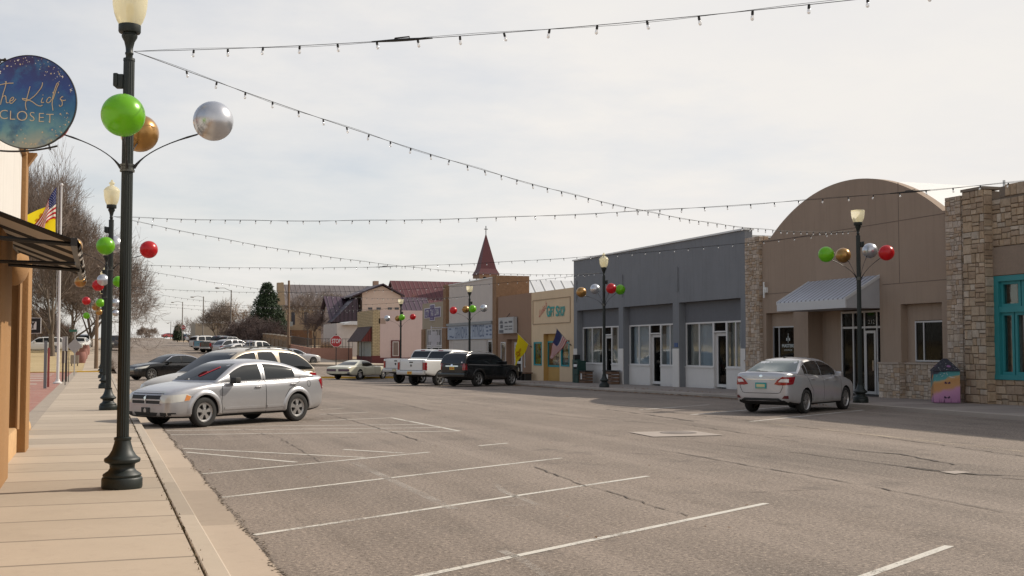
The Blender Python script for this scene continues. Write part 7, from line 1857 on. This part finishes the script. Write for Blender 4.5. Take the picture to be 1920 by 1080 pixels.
def usf(u, v):
    p = bez(tA, tB, tC, u) * v + bez(bA, bB, bC, u) * (1 - v); return p + fwd_h * (.22 * math.sin(u * 7 + v * 3) * u)
o = thing('national_flag', 'folded stars and stripes flag flying on the white flagpole', 'flag', tA); flag(o, usf, 'us')
tA2, tB2, tC2 = pf(104, 382), pf(80, 391, .1), pf(42, 405, .3); bA2, bB2, bC2 = pf(104, 446), pf(90, 436, .1), pf(48, 424, .3)
def nmf(u, v):
    p = bez(tA2, tB2, tC2, u) * v + bez(bA2, bB2, bC2, u) * (1 - v); return p + fwd_h * (.15 * math.sin(u * 6 + v * 2) * u)
o = thing('state_flag', 'yellow flag with red sun symbol flying below the national flag on the white pole', 'flag', tA2); flag(o, nmf, 'nm')

# ------------------------------------------------------------------ traffic signs
def octa(c, ux, uz, r, n_=8, a0=math.pi / 8): return [c + ux * (r * math.cos(a0 + 2 * math.pi * k / n_)) + uz * (r * math.sin(a0 + 2 * math.pi * k / n_)) for k in range(n_)]
SRED = flat('sign_red_sheet', (.40, .015, .02), .4); SWHT = flat('sign_white_sheet', (.68, .66, .64), .5); SGRY = surf('sign_back_grey', (.36, .35, .33), .5, .2)
UZ = Vector((0, 0, 1))
def stop_sign(px, py, F, r, pyb, label):
    c = onF(px, py, F); b_ = onF(px, pyb, F); t = thing('stop_sign', label, 'stop sign', (b_.x, b_.y, b_.z))
    mb = MB(); mb.box((b_.x - .035, b_.y + .03, b_.z - .3), (b_.x + .035, b_.y + .09, c.z + r + .1)); mb.build('post', surf('dark_steel_post', (.05, .045, .04), .6), t)
    rx = rgt * r; mb = MB(); mb.prism(octa(c + fwd_h * .0, rgt, UZ, r), fwd_h * .02); fo_ = mb.build('face', SWHT, t)
    mb = MB(); mb.prism(octa(c - fwd_h * .006, rgt, UZ, r * .93), fwd_h * .004); mb.build('red_field', SRED, t)
    mb = MB(); put_text(mb, 'STOP', c - fwd_h * .012, rgt, UZ, r * .95, fit=r * 1.42, bold=.012); mb.build('stop_lettering', SWHT, t); return t
stop_sign(630.3, 639.8, 101, 11.3 * 101 / 2200 * 1.04, 685, 'red stop sign on a dark post at the far corner before the white shed')
stop_sign(344, 614, 210, .42, 640, 'small distant stop sign up the hill, red side toward us')
# ONE WAY sign: black panel, white arrow
Fw = 26.0; c = onF(39, 610.5, Fw); ow = thing('one_way_sign', 'black and white one way sign showing only its last letter beyond the orange pillar', 'sign', (c.x, c.y, .13))
wv, hv = 76 * Fw / 2200 / 2, 29.5 * Fw / 2200 / 2
mb = MB(); mb.obox(c, rgt * wv, fwd_h * .006, UZ * hv); mb.build('border', SWHT, ow); mb = MB(); mb.obox(c - fwd_h * .008, rgt * (wv - .012), fwd_h * .002, UZ * (hv - .012)); mb.build('panel', BLACK, ow)
mb = MB(); q = c - fwd_h * .012; ar_ = [(-.85, 0), (-.62, .80), (-.62, .50), (.78, .50), (.78, -.50), (-.62, -.50), (-.62, -.80)]
mb.prism([q + rgt * (x * wv) + UZ * (y * hv) for x, y in ar_], fwd_h * .002); mb.build('arrow', SWHT, ow)
mb = MB(); put_text(mb, 'ONE WAY', q - fwd_h * .004 + rgt * (wv * .07), rgt, UZ, hv * 1.05, fit=wv * 1.28, bold=.012); mb.build('lettering', BLACK, ow)
mb = MB(); mb.tube([(c.x, c.y + .05, .12), (c.x, c.y + .05, c.z + .2)], .03, 8); mb.build('post', SGRY, ow)
# posts and sign backs on the plaza
def post(px, pyt, pyb, r, mat, label, F=None, sq=False, name='post', cat='post'):
    b_ = onZ(px, pyb, .13) if F is None else onF(px, pyb, F); f_ = b_.dot(fwd_h); t_ = onF(px, pyt, f_); mb = MB()
    if sq: mb.cbox((b_.x - r, b_.y - r, b_.z - .2), (b_.x + r, b_.y + r, t_.z), r * .15)
    else: mb.tube([(b_.x, b_.y, b_.z - .1), (b_.x, b_.y, t_.z)], r, 10)
    return tag(mb.build(name, mat), label, cat), b_, t_
post(84.2, 639, 728, .06, surf('grey_post', (.16, .17, .18), .6), 'square grey bollard post on the brick plaza nearest the orange pillar', sq=True)
post(90.2, 652, 725, .045, surf('faded_red_post', (.30, .07, .06), .7), 'faded red post right behind the square grey one on the brick plaza', sq=True)
_, b1_, _ = post(122, 632, 722, .018, BLACK, 'thin black sign post at the edge of the left sidewalk', name='sign_post')
_, b2_, _ = post(128.2, 659, 716, .018, BLACK, 'short thin black rod beside the thin black sign post', name='rod', cat='rod')
def panel(px0, px1, py0, py1, F, mat, name, label, cat, legs=None, th=.03):
    a, b = onF(px0, py1, F), onF(px1, py0, F); c = (a + b) / 2; t = thing(name, label, cat, (c.x, c.y, onF(px0, legs or py1, F).z)); mb = MB(); mb.obox(c, rgt * ((b - a).dot(rgt) / 2), fwd_h * th, UZ * ((b.z - a.z) / 2)); mb.build('board', mat, t)
    if legs:
        for k in (-.7, .7):
            mb = MB(); q_ = c + rgt * ((b - a).dot(rgt) / 2 * k); z_ = onF(px0, legs, F).z; mb.box((q_.x - .04, q_.y + .03, z_ - .2), (q_.x + .04, q_.y + .10, b.z)); mb.build('leg', surf('dark_leg', (.08, .06, .05), .8), t)
    return t
panel(117, 127, 631, 658, 58, SGRY, 'road_sign', 'grey back of a tall sign beside the flagpole', 'sign', legs=714)
panel(116, 122, 659, 681, 58.4, surf('beige_panel', (.42, .37, .30), .8), 'box_panel', 'small beige panel under the tall grey sign back', 'panel')
cD = onF(140, 649, 72); t = thing('diamond_sign', 'grey back of a diamond road sign near the end of the left sidewalk', 'sign', (cD.x, cD.y, .13)); mb = MB(); mb.prism(octa(cD, rgt, UZ, .47, 4, 0), fwd_h * .02); mb.build('panel', SGRY, t); mb = MB(); mb.tube([(cD.x, cD.y + .05, 0), (cD.x, cD.y + .05, onF(138, 622, 72).z)], .035, 8); mb.build('post', SGRY, t)
mb = MB(); q = onF(137, 620, 72); mb.obox(q, rgt * .24, fwd_h * .01, UZ * .075); mb.build('street_name', flat('street_green', (.02, .12, .07), .5), t)
panel(132, 148, 666, 682, 98, surf('notice_board', (.30, .25, .20), .9), 'notice_board', 'low brownish notice board on two posts in the park', 'notice board', legs=692)
for k, (px, py, r_) in enumerate(((151, 672, .48), (156, 668, .42), (161, 664, .38))):
    F_ = (104, 112, 122)[k]; b_ = onF(px, py + 5, F_); mb = MB(); mb.lathe([(0, 0), (r_ * .8, 0), (r_, .3), (r_, .7), (r_ * .8, 1.0), (r_ * .85, 1.05), (r_ * .6, 1.05), (0, .95)], 18, (b_.x, b_.y, G(b_.x, b_.y) + .1))
    tag(mb.build('barrel_planter', surf('barrel_red', (.24, .11, .09), .9), smooth=40), ('reddish barrel planter in the park, nearest of three beside the path', 'middle one of the three reddish barrel planters in the park', 'farthest of the three reddish barrel planters in the park')[k], 'planter')
# ------------------------------------------------------------------ poles with lights up the hill
WOODP = surf('pole_wood', (.19, .125, .08), .9, var=.2, vscale=2, streak=.3); GPOLE = surf('grey_pole', (.20, .18, .16), .7)
def pole(px, pyt, pyb, F, r, mat, label, cat='utility pole', arm=None, name='utility_pole'):
    b_ = onF(px, pyb, F); zt_ = onF(px, pyt, F).z; t = thing(name, label, cat, b_); mb = MB(); mb.tube([(b_.x, b_.y, b_.z - .5), (b_.x, b_.y, zt_)], [r, r * .7], 10); mb.build('pole', mat, t, smooth=50)
    if arm:
        dx, py_ = arm; e = onF(px + dx, py_, F); m_ = Vector((b_.x, b_.y, zt_ - .15)); mb = MB(); mid = (m_ + e) / 2 + Vector((0, 0, abs(dx) * F / 2200 * .12)); mb.tube([m_, mid, e], .035, 6); mb.build('arm', mat, t); mb = MB(); mb.sphere(e, (.35, .2, .12), 10, 6); mb.build('lamp_head', SGRY, t, smooth=80)
    return t
pole(540.5, 526, 655, 132, .17, WOODP, 'brown wooden utility pole in front of the tan hall')
pole(432.5, 544, 642, 168, .12, GPOLE, 'grey street light pole with a left-reaching arm, right of the bare tree', 'street light', (-25, 540), 'street_light')
pole(380.5, 556, 636, 205, .12, GPOLE, 'grey street light pole with arm, between the bare tree and the low tan building', 'street light', (-20, 557), 'street_light')
pole(341.5, 566, 634, 250, .13, GPOLE, 'grey street light pole with arm rising behind the small distant stop sign', 'street light', (-18, 567), 'street_light')
pole(320, 603, 634, 330, .12, GPOLE, 'short distant pole at the crest just right of the red car', 'street light', (-5, 606), 'street_light')
pole(180, 566, 693, 92, .17, WOODP, 'rough wooden utility pole on the left between the flagpole and the lamps')
pole(170, 625, 668, 150, .12, WOODP, 'small far utility pole in the park left of the lamp posts')
# ------------------------------------------------------------------ things by the shop fronts
# painted litter bin
bp_ = onX(1773, 751, 23.9); bx, by = bp_.x, bp_.y; hw2 = .37; hb = .95; ha_ = R(-33)
bt = thing('litter_bin', 'litter bin painted with starry night roof and rainbow desert mural', 'litter bin', (bx, by, .14), ha_)
def bin_mat():
    m, nt, b = new_mat('bin_mural'); tc_ = N(nt, 'ShaderNodeTexCoord'); s_ = N(nt, 'ShaderNodeSeparateXYZ'); nt.links.new(tc_.outputs['Object'], s_.inputs[0])
    v = mapped(nt); n1 = noise(nt, v, 3, 4, .6); n2 = noise(nt, v, 30, 2)
    xy = math_n(nt, 'SUBTRACT', s_.outputs[0], s_.outputs[1]); hgt = math_n(nt, 'ADD', s_.outputs[2], math_n(nt, 'MULTIPLY', xy, -.28)); hgt = math_n(nt, 'ADD', hgt, math_n(nt, 'MULTIPLY', math_n(nt, 'SUBTRACT', n1, .5), .22))
    c = ramp(nt, hgt, [(0.0, (.42, .20, .36)), (.24, (.50, .24, .40)), (.34, (.50, .26, .10)), (.55, (.46, .22, .07)), (.62, (.45, .28, .12)), (.66, (.05, .26, .26)), (.82, (.03, .20, .22)), (.86, (.012, .012, .03))])
    c.node.color_ramp.interpolation = 'LINEAR'
    nt.links.new(c, b.inputs['Base Color']); b.inputs['Roughness'].default_value = .5; return m
NIGHT = flat('bin_night', (.010, .010, .022), .5)
mb = MB(); mb.cbox((-hw2, -hw2, .02), (hw2, hw2, hb), .012); mb.build('body', bin_mat(), bt, local=True, smooth=30)
mb = MB(); e = hw2 + .035; ap = .37
T0 = [(-e, -e, hb), (e, -e, hb), (e, e, hb), (-e, e, hb)]; T1 = [(-.06, -.06, hb + ap), (.06, -.06, hb + ap), (.06, .06, hb + ap), (-.06, .06, hb + ap)]
for i in range(4): j = (i + 1) % 4; mb.face([T0[i], T0[j], T1[j], T1[i]])
mb.face(T0); mb.face(T1); mb.build('roof', NIGHT, bt, local=True)
rq = random.Random(8)
mb = MB()
def on_face(i, u, z, o=.006): # side faces 0:-y 1:+x 2:+y 3:-x
    return [Vector((u, -hw2 - o, z)), Vector((hw2 + o, u, z)), Vector((-u, hw2 + o, z)), Vector((-hw2 - o, -u, z))][i]
def on_roof(i, u, t, o=.006):
    k = (1 - t) * e + t * .06; z = hb + t * ap; n_ = .7 * o; return [Vector((u * k / e, -k - o, z + n_)), Vector((k + o, u * k / e, z + n_)), Vector((-u * k / e, k + o, z + n_)), Vector((-k - o, -u * k / e, z + n_))][i]
def blob(fn_, i, u, z, s_, mi, n=8):
    mb.face([fn_(i, u + s_ * math.cos(2 * math.pi * k / n), z + s_ * math.sin(2 * math.pi * k / n)) for k in range(n)], mi)
cols_ = [flat('mural_white', (.6, .6, .58), .6), flat('mural_purple', (.22, .10, .22), .6), flat('mural_red', (.35, .03, .03), .6), flat('mural_orange', (.5, .22, .03), .6), flat('mural_yellow', (.5, .42, .05), .6), flat('mural_dark', (.05, .015, .05), .6), flat('mural_blue', (.06, .12, .4), .6)]
for i in range(4):
    for k in range(26): blob(on_roof, i, rq.uniform(-.36, .36), rq.uniform(.05, .85), rq.uniform(.006, .016), 0, 6)
    blob(on_roof, i, .1, .38, .09, 1, 14)
    for k in range(9): blob(on_face, i, rq.uniform(-.33, .33), rq.uniform(.80, .93), rq.uniform(.006, .013), 0, 6)
for k, (mi, r0) in enumerate(((2, .42), (3, .385), (4, .35), (6, .315))):       # rainbow on the left flank
    for j in range(10):
        a0, a1 = math.pi * .5 * j / 10, math.pi * .5 * (j + 1) / 10
        mb.face([on_face(3, -.36 + r * math.cos(a) * .9, .42 + r * math.sin(a), .004) for r, a in ((r0, a0), (r0 + .035, a0), (r0 + .035, a1), (r0, a1))] if False else [on_face(3, u_, z_, .004) for u_, z_ in [(.34 - (r * math.cos(a)) * .9, .42 + r * math.sin(a)) for r, a in ((r0, a0), (r0 + .035, a0), (r0 + .035, a1), (r0, a1))]], mi)
for (i, u, z) in ((0, .02, .60), (0, .0, .17), (3, .1, .25)):
    for d_ in (-1, 1):
        mb.face([on_face(i, u, z), on_face(i, u + d_ * .07, z + .05), on_face(i, u + d_ * .09, z - .01), on_face(i, u + d_ * .03, z - .03)], 5)
for k in range(22):
    i = rq.choice([0, 3]); u = rq.uniform(-.34, .34); h_ = rq.uniform(.05, .16); mb.face([on_face(i, u - .006, .03), on_face(i, u + .006, .03), on_face(i, u + .002, .03 + h_)], 5)
mb.face([on_face(0, .05, .80), on_face(0, .22, .76), on_face(0, .24, .745), on_face(0, .10, .77)], 0)
mb.build('mural', cols_, bt, local=True)
# newspaper box, planters
NG = surf('news_green', (.012, .05, .04), .5); c_ = onX(1087, 700, XW - .5)
def zside(y): return G(24, y) + .14
nbx = thing('newspaper_box', 'dark green newspaper vending box at the corner of the grey shop row', 'newspaper box', (XW - .5, c_.y, zside(c_.y)))
mb = MB(); mb.cbox((-.25, -.28, .45), (.25, .28, 1.18), .02); mb.build('cabinet', NG, nbx, local=True); mb = MB(); mb.cbox((-.2, -.2, 0), (.2, .2, .45), .01); mb.build('pedestal', NG, nbx, local=True); mb = MB(); mb.box((-.26, -.18, .75), (-.25, .18, 1.08)); mb.build('window', DARK, nbx, local=True)
mb = MB(); mb.obox((-.30, -.1, .92), (.01, 0, .02), (0, .22, 0), (0, 0, .05)); mb.build('handle', SWHT, nbx, local=True)
c2_ = onX(1081, 690, XW - .35); nb2 = thing('newspaper_box', 'taller slim dark newspaper box standing left of the green one', 'newspaper box', (XW - .35, c2_.y, zside(c2_.y)))
mb = MB(); mb.cbox((-.18, -.17, .0), (.18, .17, 1.25), .02); mb.build('cabinet', NG, nb2, local=True); mb = MB(); mb.cbox((-.16, -.15, 1.25), (.16, .15, 1.5), .02); mb.build('coin_head', BLACK, nb2, local=True)
PLK = surf('plank_brown', (.14, .08, .05), .85, var=.3, vscale=6)
for (px, lab, hgt) in ((1098, 'brown wooden planter box right of the newspaper boxes', .62), (1147, 'brown wooden planter box against the grey shop row right of the lamp', .66)):
    c_ = onX(px, 700, XW - .4); t = thing('wooden_planter', lab, 'planter', (XW - .42, c_.y, zside(c_.y))); 
    for k in range(4): mb = MB(); mb.cbox((-.22, -.5, .02 + k * hgt / 4), (.22, .5, (k + 1) * hgt / 4 - .01), .012); mb.build('plank', PLK, t, local=True)
    mb = MB(); mb.box((-.26, -.54, hgt), (.26, .54, hgt + .04)); mb.build('rim', BLACK, t, local=True)
    mb = MB(); mb.box((-.235, -.08, .2), (-.225, .08, .5)); mb.build('notice', SWHT, t, local=True)
c_ = onX(984, 705, XW - .4); t = thing('bench', 'dark low bench in front of the brown shop', 'bench', (XW - .45, c_.y, zside(c_.y)))
mb = MB(); mb.cbox((-.25, -.85, .42), (.25, .85, .50), .015); mb.build('seat', PLK, t, local=True)
for k in (-.7, 0, .7): mb = MB(); mb.box((-.2, k - .05, 0), (.2, k + .05, .42)); mb.build('leg', BLACK, t, local=True)
# ------------------------------------------------------------------ trees
BARK = surf('grey_bark', (.14, .11, .085), .95, var=.25, vscale=3, fine=20, fvar=.25, bmp=.6, bdist=.02)
TWIG = surf('twig_brown', (.20, .155, .125), .95, var=.25, vscale=.8, bmp=0)
TWIG2 = surf('twig_purple_brown', (.13, .095, .085), .95, var=.25, vscale=.8, bmp=0)
TWIG3 = surf('twig_ochre', (.30, .20, .12), .95, var=.25, vscale=.8, bmp=0)
def bare_tree(px, py, F, height, label, seed, lean=(0, 0), levels=5, spread=.75, kids=(5, 5, 4, 4, 3), trunk_h=.18, twig=TWIG, r0=None, stems=1, up=.25, thin=1.0, minr=.008, pos=None, cat='tree', name='bare_tree', curl=.22, wid=None):
    rn_ = random.Random(seed); b_ = onF(px, py, F) if pos is None else Vector(pos); b_.z = G(b_.x, b_.y) + .05
    t = thing(name, label, cat, b_); big = MB(); sm = MB(); r0 = r0 or height * .018
    def grow(p, d, L, r, lv):
        n = 4 if lv < 2 else (3 if lv < levels - 1 else 2); pts = [p]; q = p.copy(); dd = d.copy(); rr = [r]
        for i in range(n):
            dd = (dd + Vector((rn_.gauss(0, curl), rn_.gauss(0, curl), rn_.gauss(0, curl * .6) + up * (.35 if lv > 0 else .1)))).normalized(); q = q + dd * (L / n); pts.append(q.copy()); rr.append(max(minr * .6, r * (1 - .62 * (i + 1) / n)))
        (big if lv < 2 else sm).tube(pts, rr, 7 if lv < 1 else (5 if lv < 2 else 3), cap=False)
        if lv >= levels: return
        k = kids[min(lv, len(kids) - 1)]
        for i in range(k + (1 if rn_.random() < .4 else 0)):
            f = rn_.uniform(.35 if lv else .75, 1.0) if i < k - 1 else 1.0; s_ = f * n; a = min(n - 1, int(s_)); pp = pts[a].lerp(pts[a + 1], s_ - a)
            az = rn_.uniform(0, 2 * math.pi); sp_ = spread * rn_.uniform(.5, 1.15); o_ = dd.orthogonal().normalized(); w_ = dd.cross(o_)
            nd = (dd * math.cos(sp_) + (o_ * math.cos(az) + w_ * math.sin(az)) * math.sin(sp_)).normalized()
            grow(pp, nd, L * rn_.uniform(.60, .86), max(minr, rr[-1] * rn_.uniform(.75, 1.0) * thin if lv else r * .55), lv + 1)
    tot = sum(.73 ** i for i in range(1, levels + 1)) ; L0 = height * trunk_h; 
    for s_ in range(stems):
        d = Vector((lean[0] + (rn_.uniform(-.6, .6) if stems > 1 else 0), lean[1] + (rn_.uniform(-.6, .6) if stems > 1 else 0), 1)).normalized()
        off = Vector((rn_.uniform(-.3, .3), rn_.uniform(-.3, .3), 0)) if stems > 1 else Vector((0, 0, 0))
        if trunk_h: big.tube([b_ + off - Vector((0, 0, .3)), b_ + off + d * L0 * .5, b_ + off + d * L0], [r0 * 1.35, r0 * 1.05, r0], 9, cap=False)
        k = kids[0] if stems == 1 else 2
        for i in range(k):
            az = 2 * math.pi * (i + rn_.uniform(-.3, .3)) / k; s2 = spread * rn_.uniform(.35, .95); nd = (d * math.cos(s2) + Vector((math.cos(az), math.sin(az), 0)) * math.sin(s2)).normalized()
            grow(b_ + off + d * L0, nd, (height - L0) / (tot + .2) * rn_.uniform(.85, 1.15), r0 * .62, 0 if stems == 1 else 1)
    allv = big.v + sm.v; mz = max(v[2] for v in allv) - b_.z; kz = height / mz
    rr_ = sorted(math.hypot(v[0] - b_.x, v[1] - b_.y) for v in allv)[int(len(allv) * .97)]; kx = (wid / rr_) if wid else kz
    for m_ in (big, sm): m_.v = [(b_.x + (v[0] - b_.x) * kx, b_.y + (v[1] - b_.y) * kx, b_.z + (v[2] - b_.z) * kz) for v in m_.v]
    big.build('trunk', BARK, t); sm.build('crown', twig, t); return t
bare_tree(97, 673, 118, 19.5, 'big bare tree on the park lawn right behind the white flagpole', 3, levels=6, kids=(4, 4, 4, 4, 3, 3), trunk_h=.16, r0=.48, spread=.62, minr=.022, lean=(-.05, 0), wid=7.0, up=.4)
bare_tree(60, 673, 104, 20.5, 'bare tree at the far left whose crown rises above the striped awning', 5, levels=6, kids=(4, 4, 4, 4, 3, 3), trunk_h=.15, r0=.46, spread=.60, minr=.022, lean=(.12, 0), pos=(-8.5, 112, 0), wid=7.0, up=.4)
bare_tree(170, 668, 150, 17, 'bare tree farther back in the park, behind the left row of lamps', 9, levels=5, kids=(6, 5, 4, 4, 3), trunk_h=.09, r0=.36, spread=.80, minr=.024, wid=7.0)
bare_tree(133, 668, 135, 15.5, 'bare tree in the park above the reddish barrels', 14, levels=5, kids=(6, 5, 4, 4, 3), trunk_h=.09, r0=.34, spread=.80, minr=.022, wid=8.0)
bare_tree(407, 640, 175, 7.4, 'rounded bare tree between the two nearer grey street light poles', 21, levels=5, kids=(5, 4, 4, 3, 3), trunk_h=.16, r0=.2, spread=.62, minr=.02, wid=2.7, twig=surf('twig_pale', (.27, .22, .18), .95, bmp=0))
bare_tree(355, 636, 245, 5.6, 'small gnarled bare tree up the hill beside the distant stop sign', 23, levels=4, kids=(4, 4, 3, 3), trunk_h=.2, r0=.16, spread=.8, minr=.02)
bare_tree(450, 640, 185, 7.6, 'ochre leafed winter tree left of the dark evergreen', 25, levels=5, kids=(4, 4, 4, 3, 3), trunk_h=.2, r0=.16, spread=.75, minr=.018, twig=TWIG3)
bare_tree(577, 652, 158, 8.8, 'slim bare tree in front of the tan hall windows', 31, levels=5, kids=(4, 4, 4, 3, 3), trunk_h=.32, r0=.14, spread=.62, minr=.013)
bare_tree(590, 655, 145, 5.6, 'small leaning bare tree beside the yard of the purple roofed house', 33, levels=5, kids=(4, 4, 3, 3, 3), trunk_h=.3, r0=.13, spread=.85, minr=.012, twig=TWIG2)
bare_tree(628, 640, 176, 9.0, 'bare tree crown against the grey metal roof', 35, levels=5, kids=(4, 4, 4, 3, 3), trunk_h=.4, r0=.16, spread=.7, minr=.015)
bare_tree(765, 640, 168, 7.9, 'reddish twiggy tree in front of the maroon roof', 37, levels=5, kids=(4, 4, 4, 3, 3), trunk_h=.5, r0=.14, spread=.8, minr=.016, twig=surf('twig_red', (.26, .14, .10), .95, bmp=0))
bare_tree(475, 646, 160, 4.9, 'wide dark bare thicket in front of the evergreen', 41, levels=5, kids=(4, 4, 4, 4, 3), trunk_h=.05, r0=.07, spread=.95, stems=16, minr=.02, twig=TWIG2, cat='shrub', name='bare_shrub', up=.2, wid=3.9)
bare_tree(505, 648, 157, 4.2, 'dark bare thicket spreading right beneath the evergreen', 43, levels=5, kids=(4, 4, 4, 3, 3), trunk_h=.05, r0=.06, spread=.95, stems=12, minr=.02, twig=TWIG2, cat='shrub', name='bare_shrub', wid=3.2)
bare_tree(440, 645, 165, 3.6, 'low brown bare thicket left of the wide dark one', 45, levels=4, kids=(4, 4, 4, 3), trunk_h=.05, r0=.06, spread=.95, stems=14, minr=.014, twig=TWIG, cat='shrub', name='bare_shrub')
bare_tree(262, 664, 88, 1.1, 'low dry bush at the left kerb behind the black sedan', 47, levels=3, kids=(4, 4, 4), trunk_h=.05, r0=.02, spread=.95, stems=16, minr=.008, twig=TWIG, cat='shrub', name='dry_bush', pos=(.8, 92, 0), wid=.7)
bare_tree(650, 655, 137, 2.0, 'dry bush behind the black railing of the salmon wall', 49, levels=4, kids=(4, 4, 3, 3), trunk_h=.05, r0=.03, spread=.95, stems=14, minr=.01, twig=TWIG3, cat='shrub', name='dry_bush', pos=(23.5, 126, 0))
def evergreen(px, py, F, height, wid, label, seed, col=(.026, .048, .018), n=22000, cone=.62):
    rn_ = random.Random(seed); b_ = onF(px, py, F); b_.z = G(b_.x, b_.y); t = thing('evergreen_tree', label, 'tree', b_)
    mb = MB(); mb.tube([b_ - Vector((0, 0, .3)), b_ + Vector((0, 0, height * .5)), b_ + Vector((0, 0, height * .95))], [height * .03, height * .018, .03], 8); mb.build('trunk', BARK, t)
    mb = MB(); lob = []
    for i in range(90):
        h = (i + rn_.random()) / 90 * .97; r_ = wid * (1 - h) ** cone * (.55 + .45 * min(1, h * 5)) ; az = i * 2.4 + rn_.uniform(-.4, .4); k = rn_.uniform(.25, .66) * r_
        lob.append((Vector((math.cos(az) * k, math.sin(az) * k, .08 * height + h * height * .86)), max(.45, r_ * rn_.uniform(.36, .52))))
    for i in range(n):
        c, r_ = lob[rn_.randrange(len(lob))]; v = Vector((rn_.gauss(0, 1), rn_.gauss(0, 1), rn_.gauss(0, 1))).normalized(); p = b_ + c + v * r_ * rn_.uniform(.72, 1.06)
        if p.z < b_.z + .3: continue
        s_ = rn_.uniform(.10, .24); a = Vector((rn_.gauss(0, 1), rn_.gauss(0, 1), rn_.gauss(.4, 1))).normalized(); w_ = a.cross(v).normalized() if a.cross(v).length > .01 else Vector((1, 0, 0))
        k = rn_.uniform(.55, 1.5); mb.face([p - w_ * s_ * .45, p + w_ * s_ * .45, p + a * s_ * 1.3 + v * s_ * .6], 0, (col[0] * k, col[1] * k, col[2] * k))
    mb.build('crown', vcol('needle_foliage', .8, 0, dark=0), t)
evergreen(499, 646, 172, 9.8, 3.8, 'dense dark green evergreen beside the tan hall', 51)
evergreen(333, 635, 262, 3.7, 1.8, 'small dark evergreen at the crest left of the distant stop sign', 53, n=5000)
evergreen(519, 640, 176, 6.2, 2.1, 'shorter green evergreen shoulder right of the tall dark one', 55, col=(.040, .065, .018), n=7000)
# far trees on the horizon line
for (px, F, h_, s_, lab) in ((265, 420, 5.2, 61, 'faint far tree on the crest of the road, left of the red car'), (280, 430, 5.0, 62, 'second faint far tree on the crest beside the first')):
    bare_tree(px, 634, F, h_, lab, s_, levels=4, kids=(4, 4, 4, 3), trunk_h=.2, r0=.2, spread=.9, minr=.05, pos=tuple(onF(px, 640, F)))

# brushy far woods closing the view behind the park
rw = random.Random(77); mb = MB()
for i in range(34000):
    x = -95 + 92 * rw.random() ** .55; y = rw.uniform(158, 192); tp = 6.0 + 2.4 * math.sin(x * .31) + 1.8 * math.sin(x * .83 + 1) + (3.0 if x < -12 else 0)
    z = G(x, y); h0 = rw.uniform(0, .8) * max(1.2, tp); L_ = rw.uniform(.7, 2.0); p = Vector((x, y, z + h0)); a = Vector((rw.gauss(0, .5), rw.gauss(0, .5), 1)).normalized(); w_ = Vector((rw.uniform(.018, .05), rw.uniform(-.02, .02), 0)); k = rw.uniform(.55, 1.35)
    mb.face([p - w_, p + w_, p + a * L_], 0, (.19 * k, .14 * k, .11 * k))
tag(mb.build('far_woods', vcol('brush_twigs', .95, 0, dark=0)), 'brown bare brush and woods closing the park behind the parked vehicles', 'woods', kind='stuff')
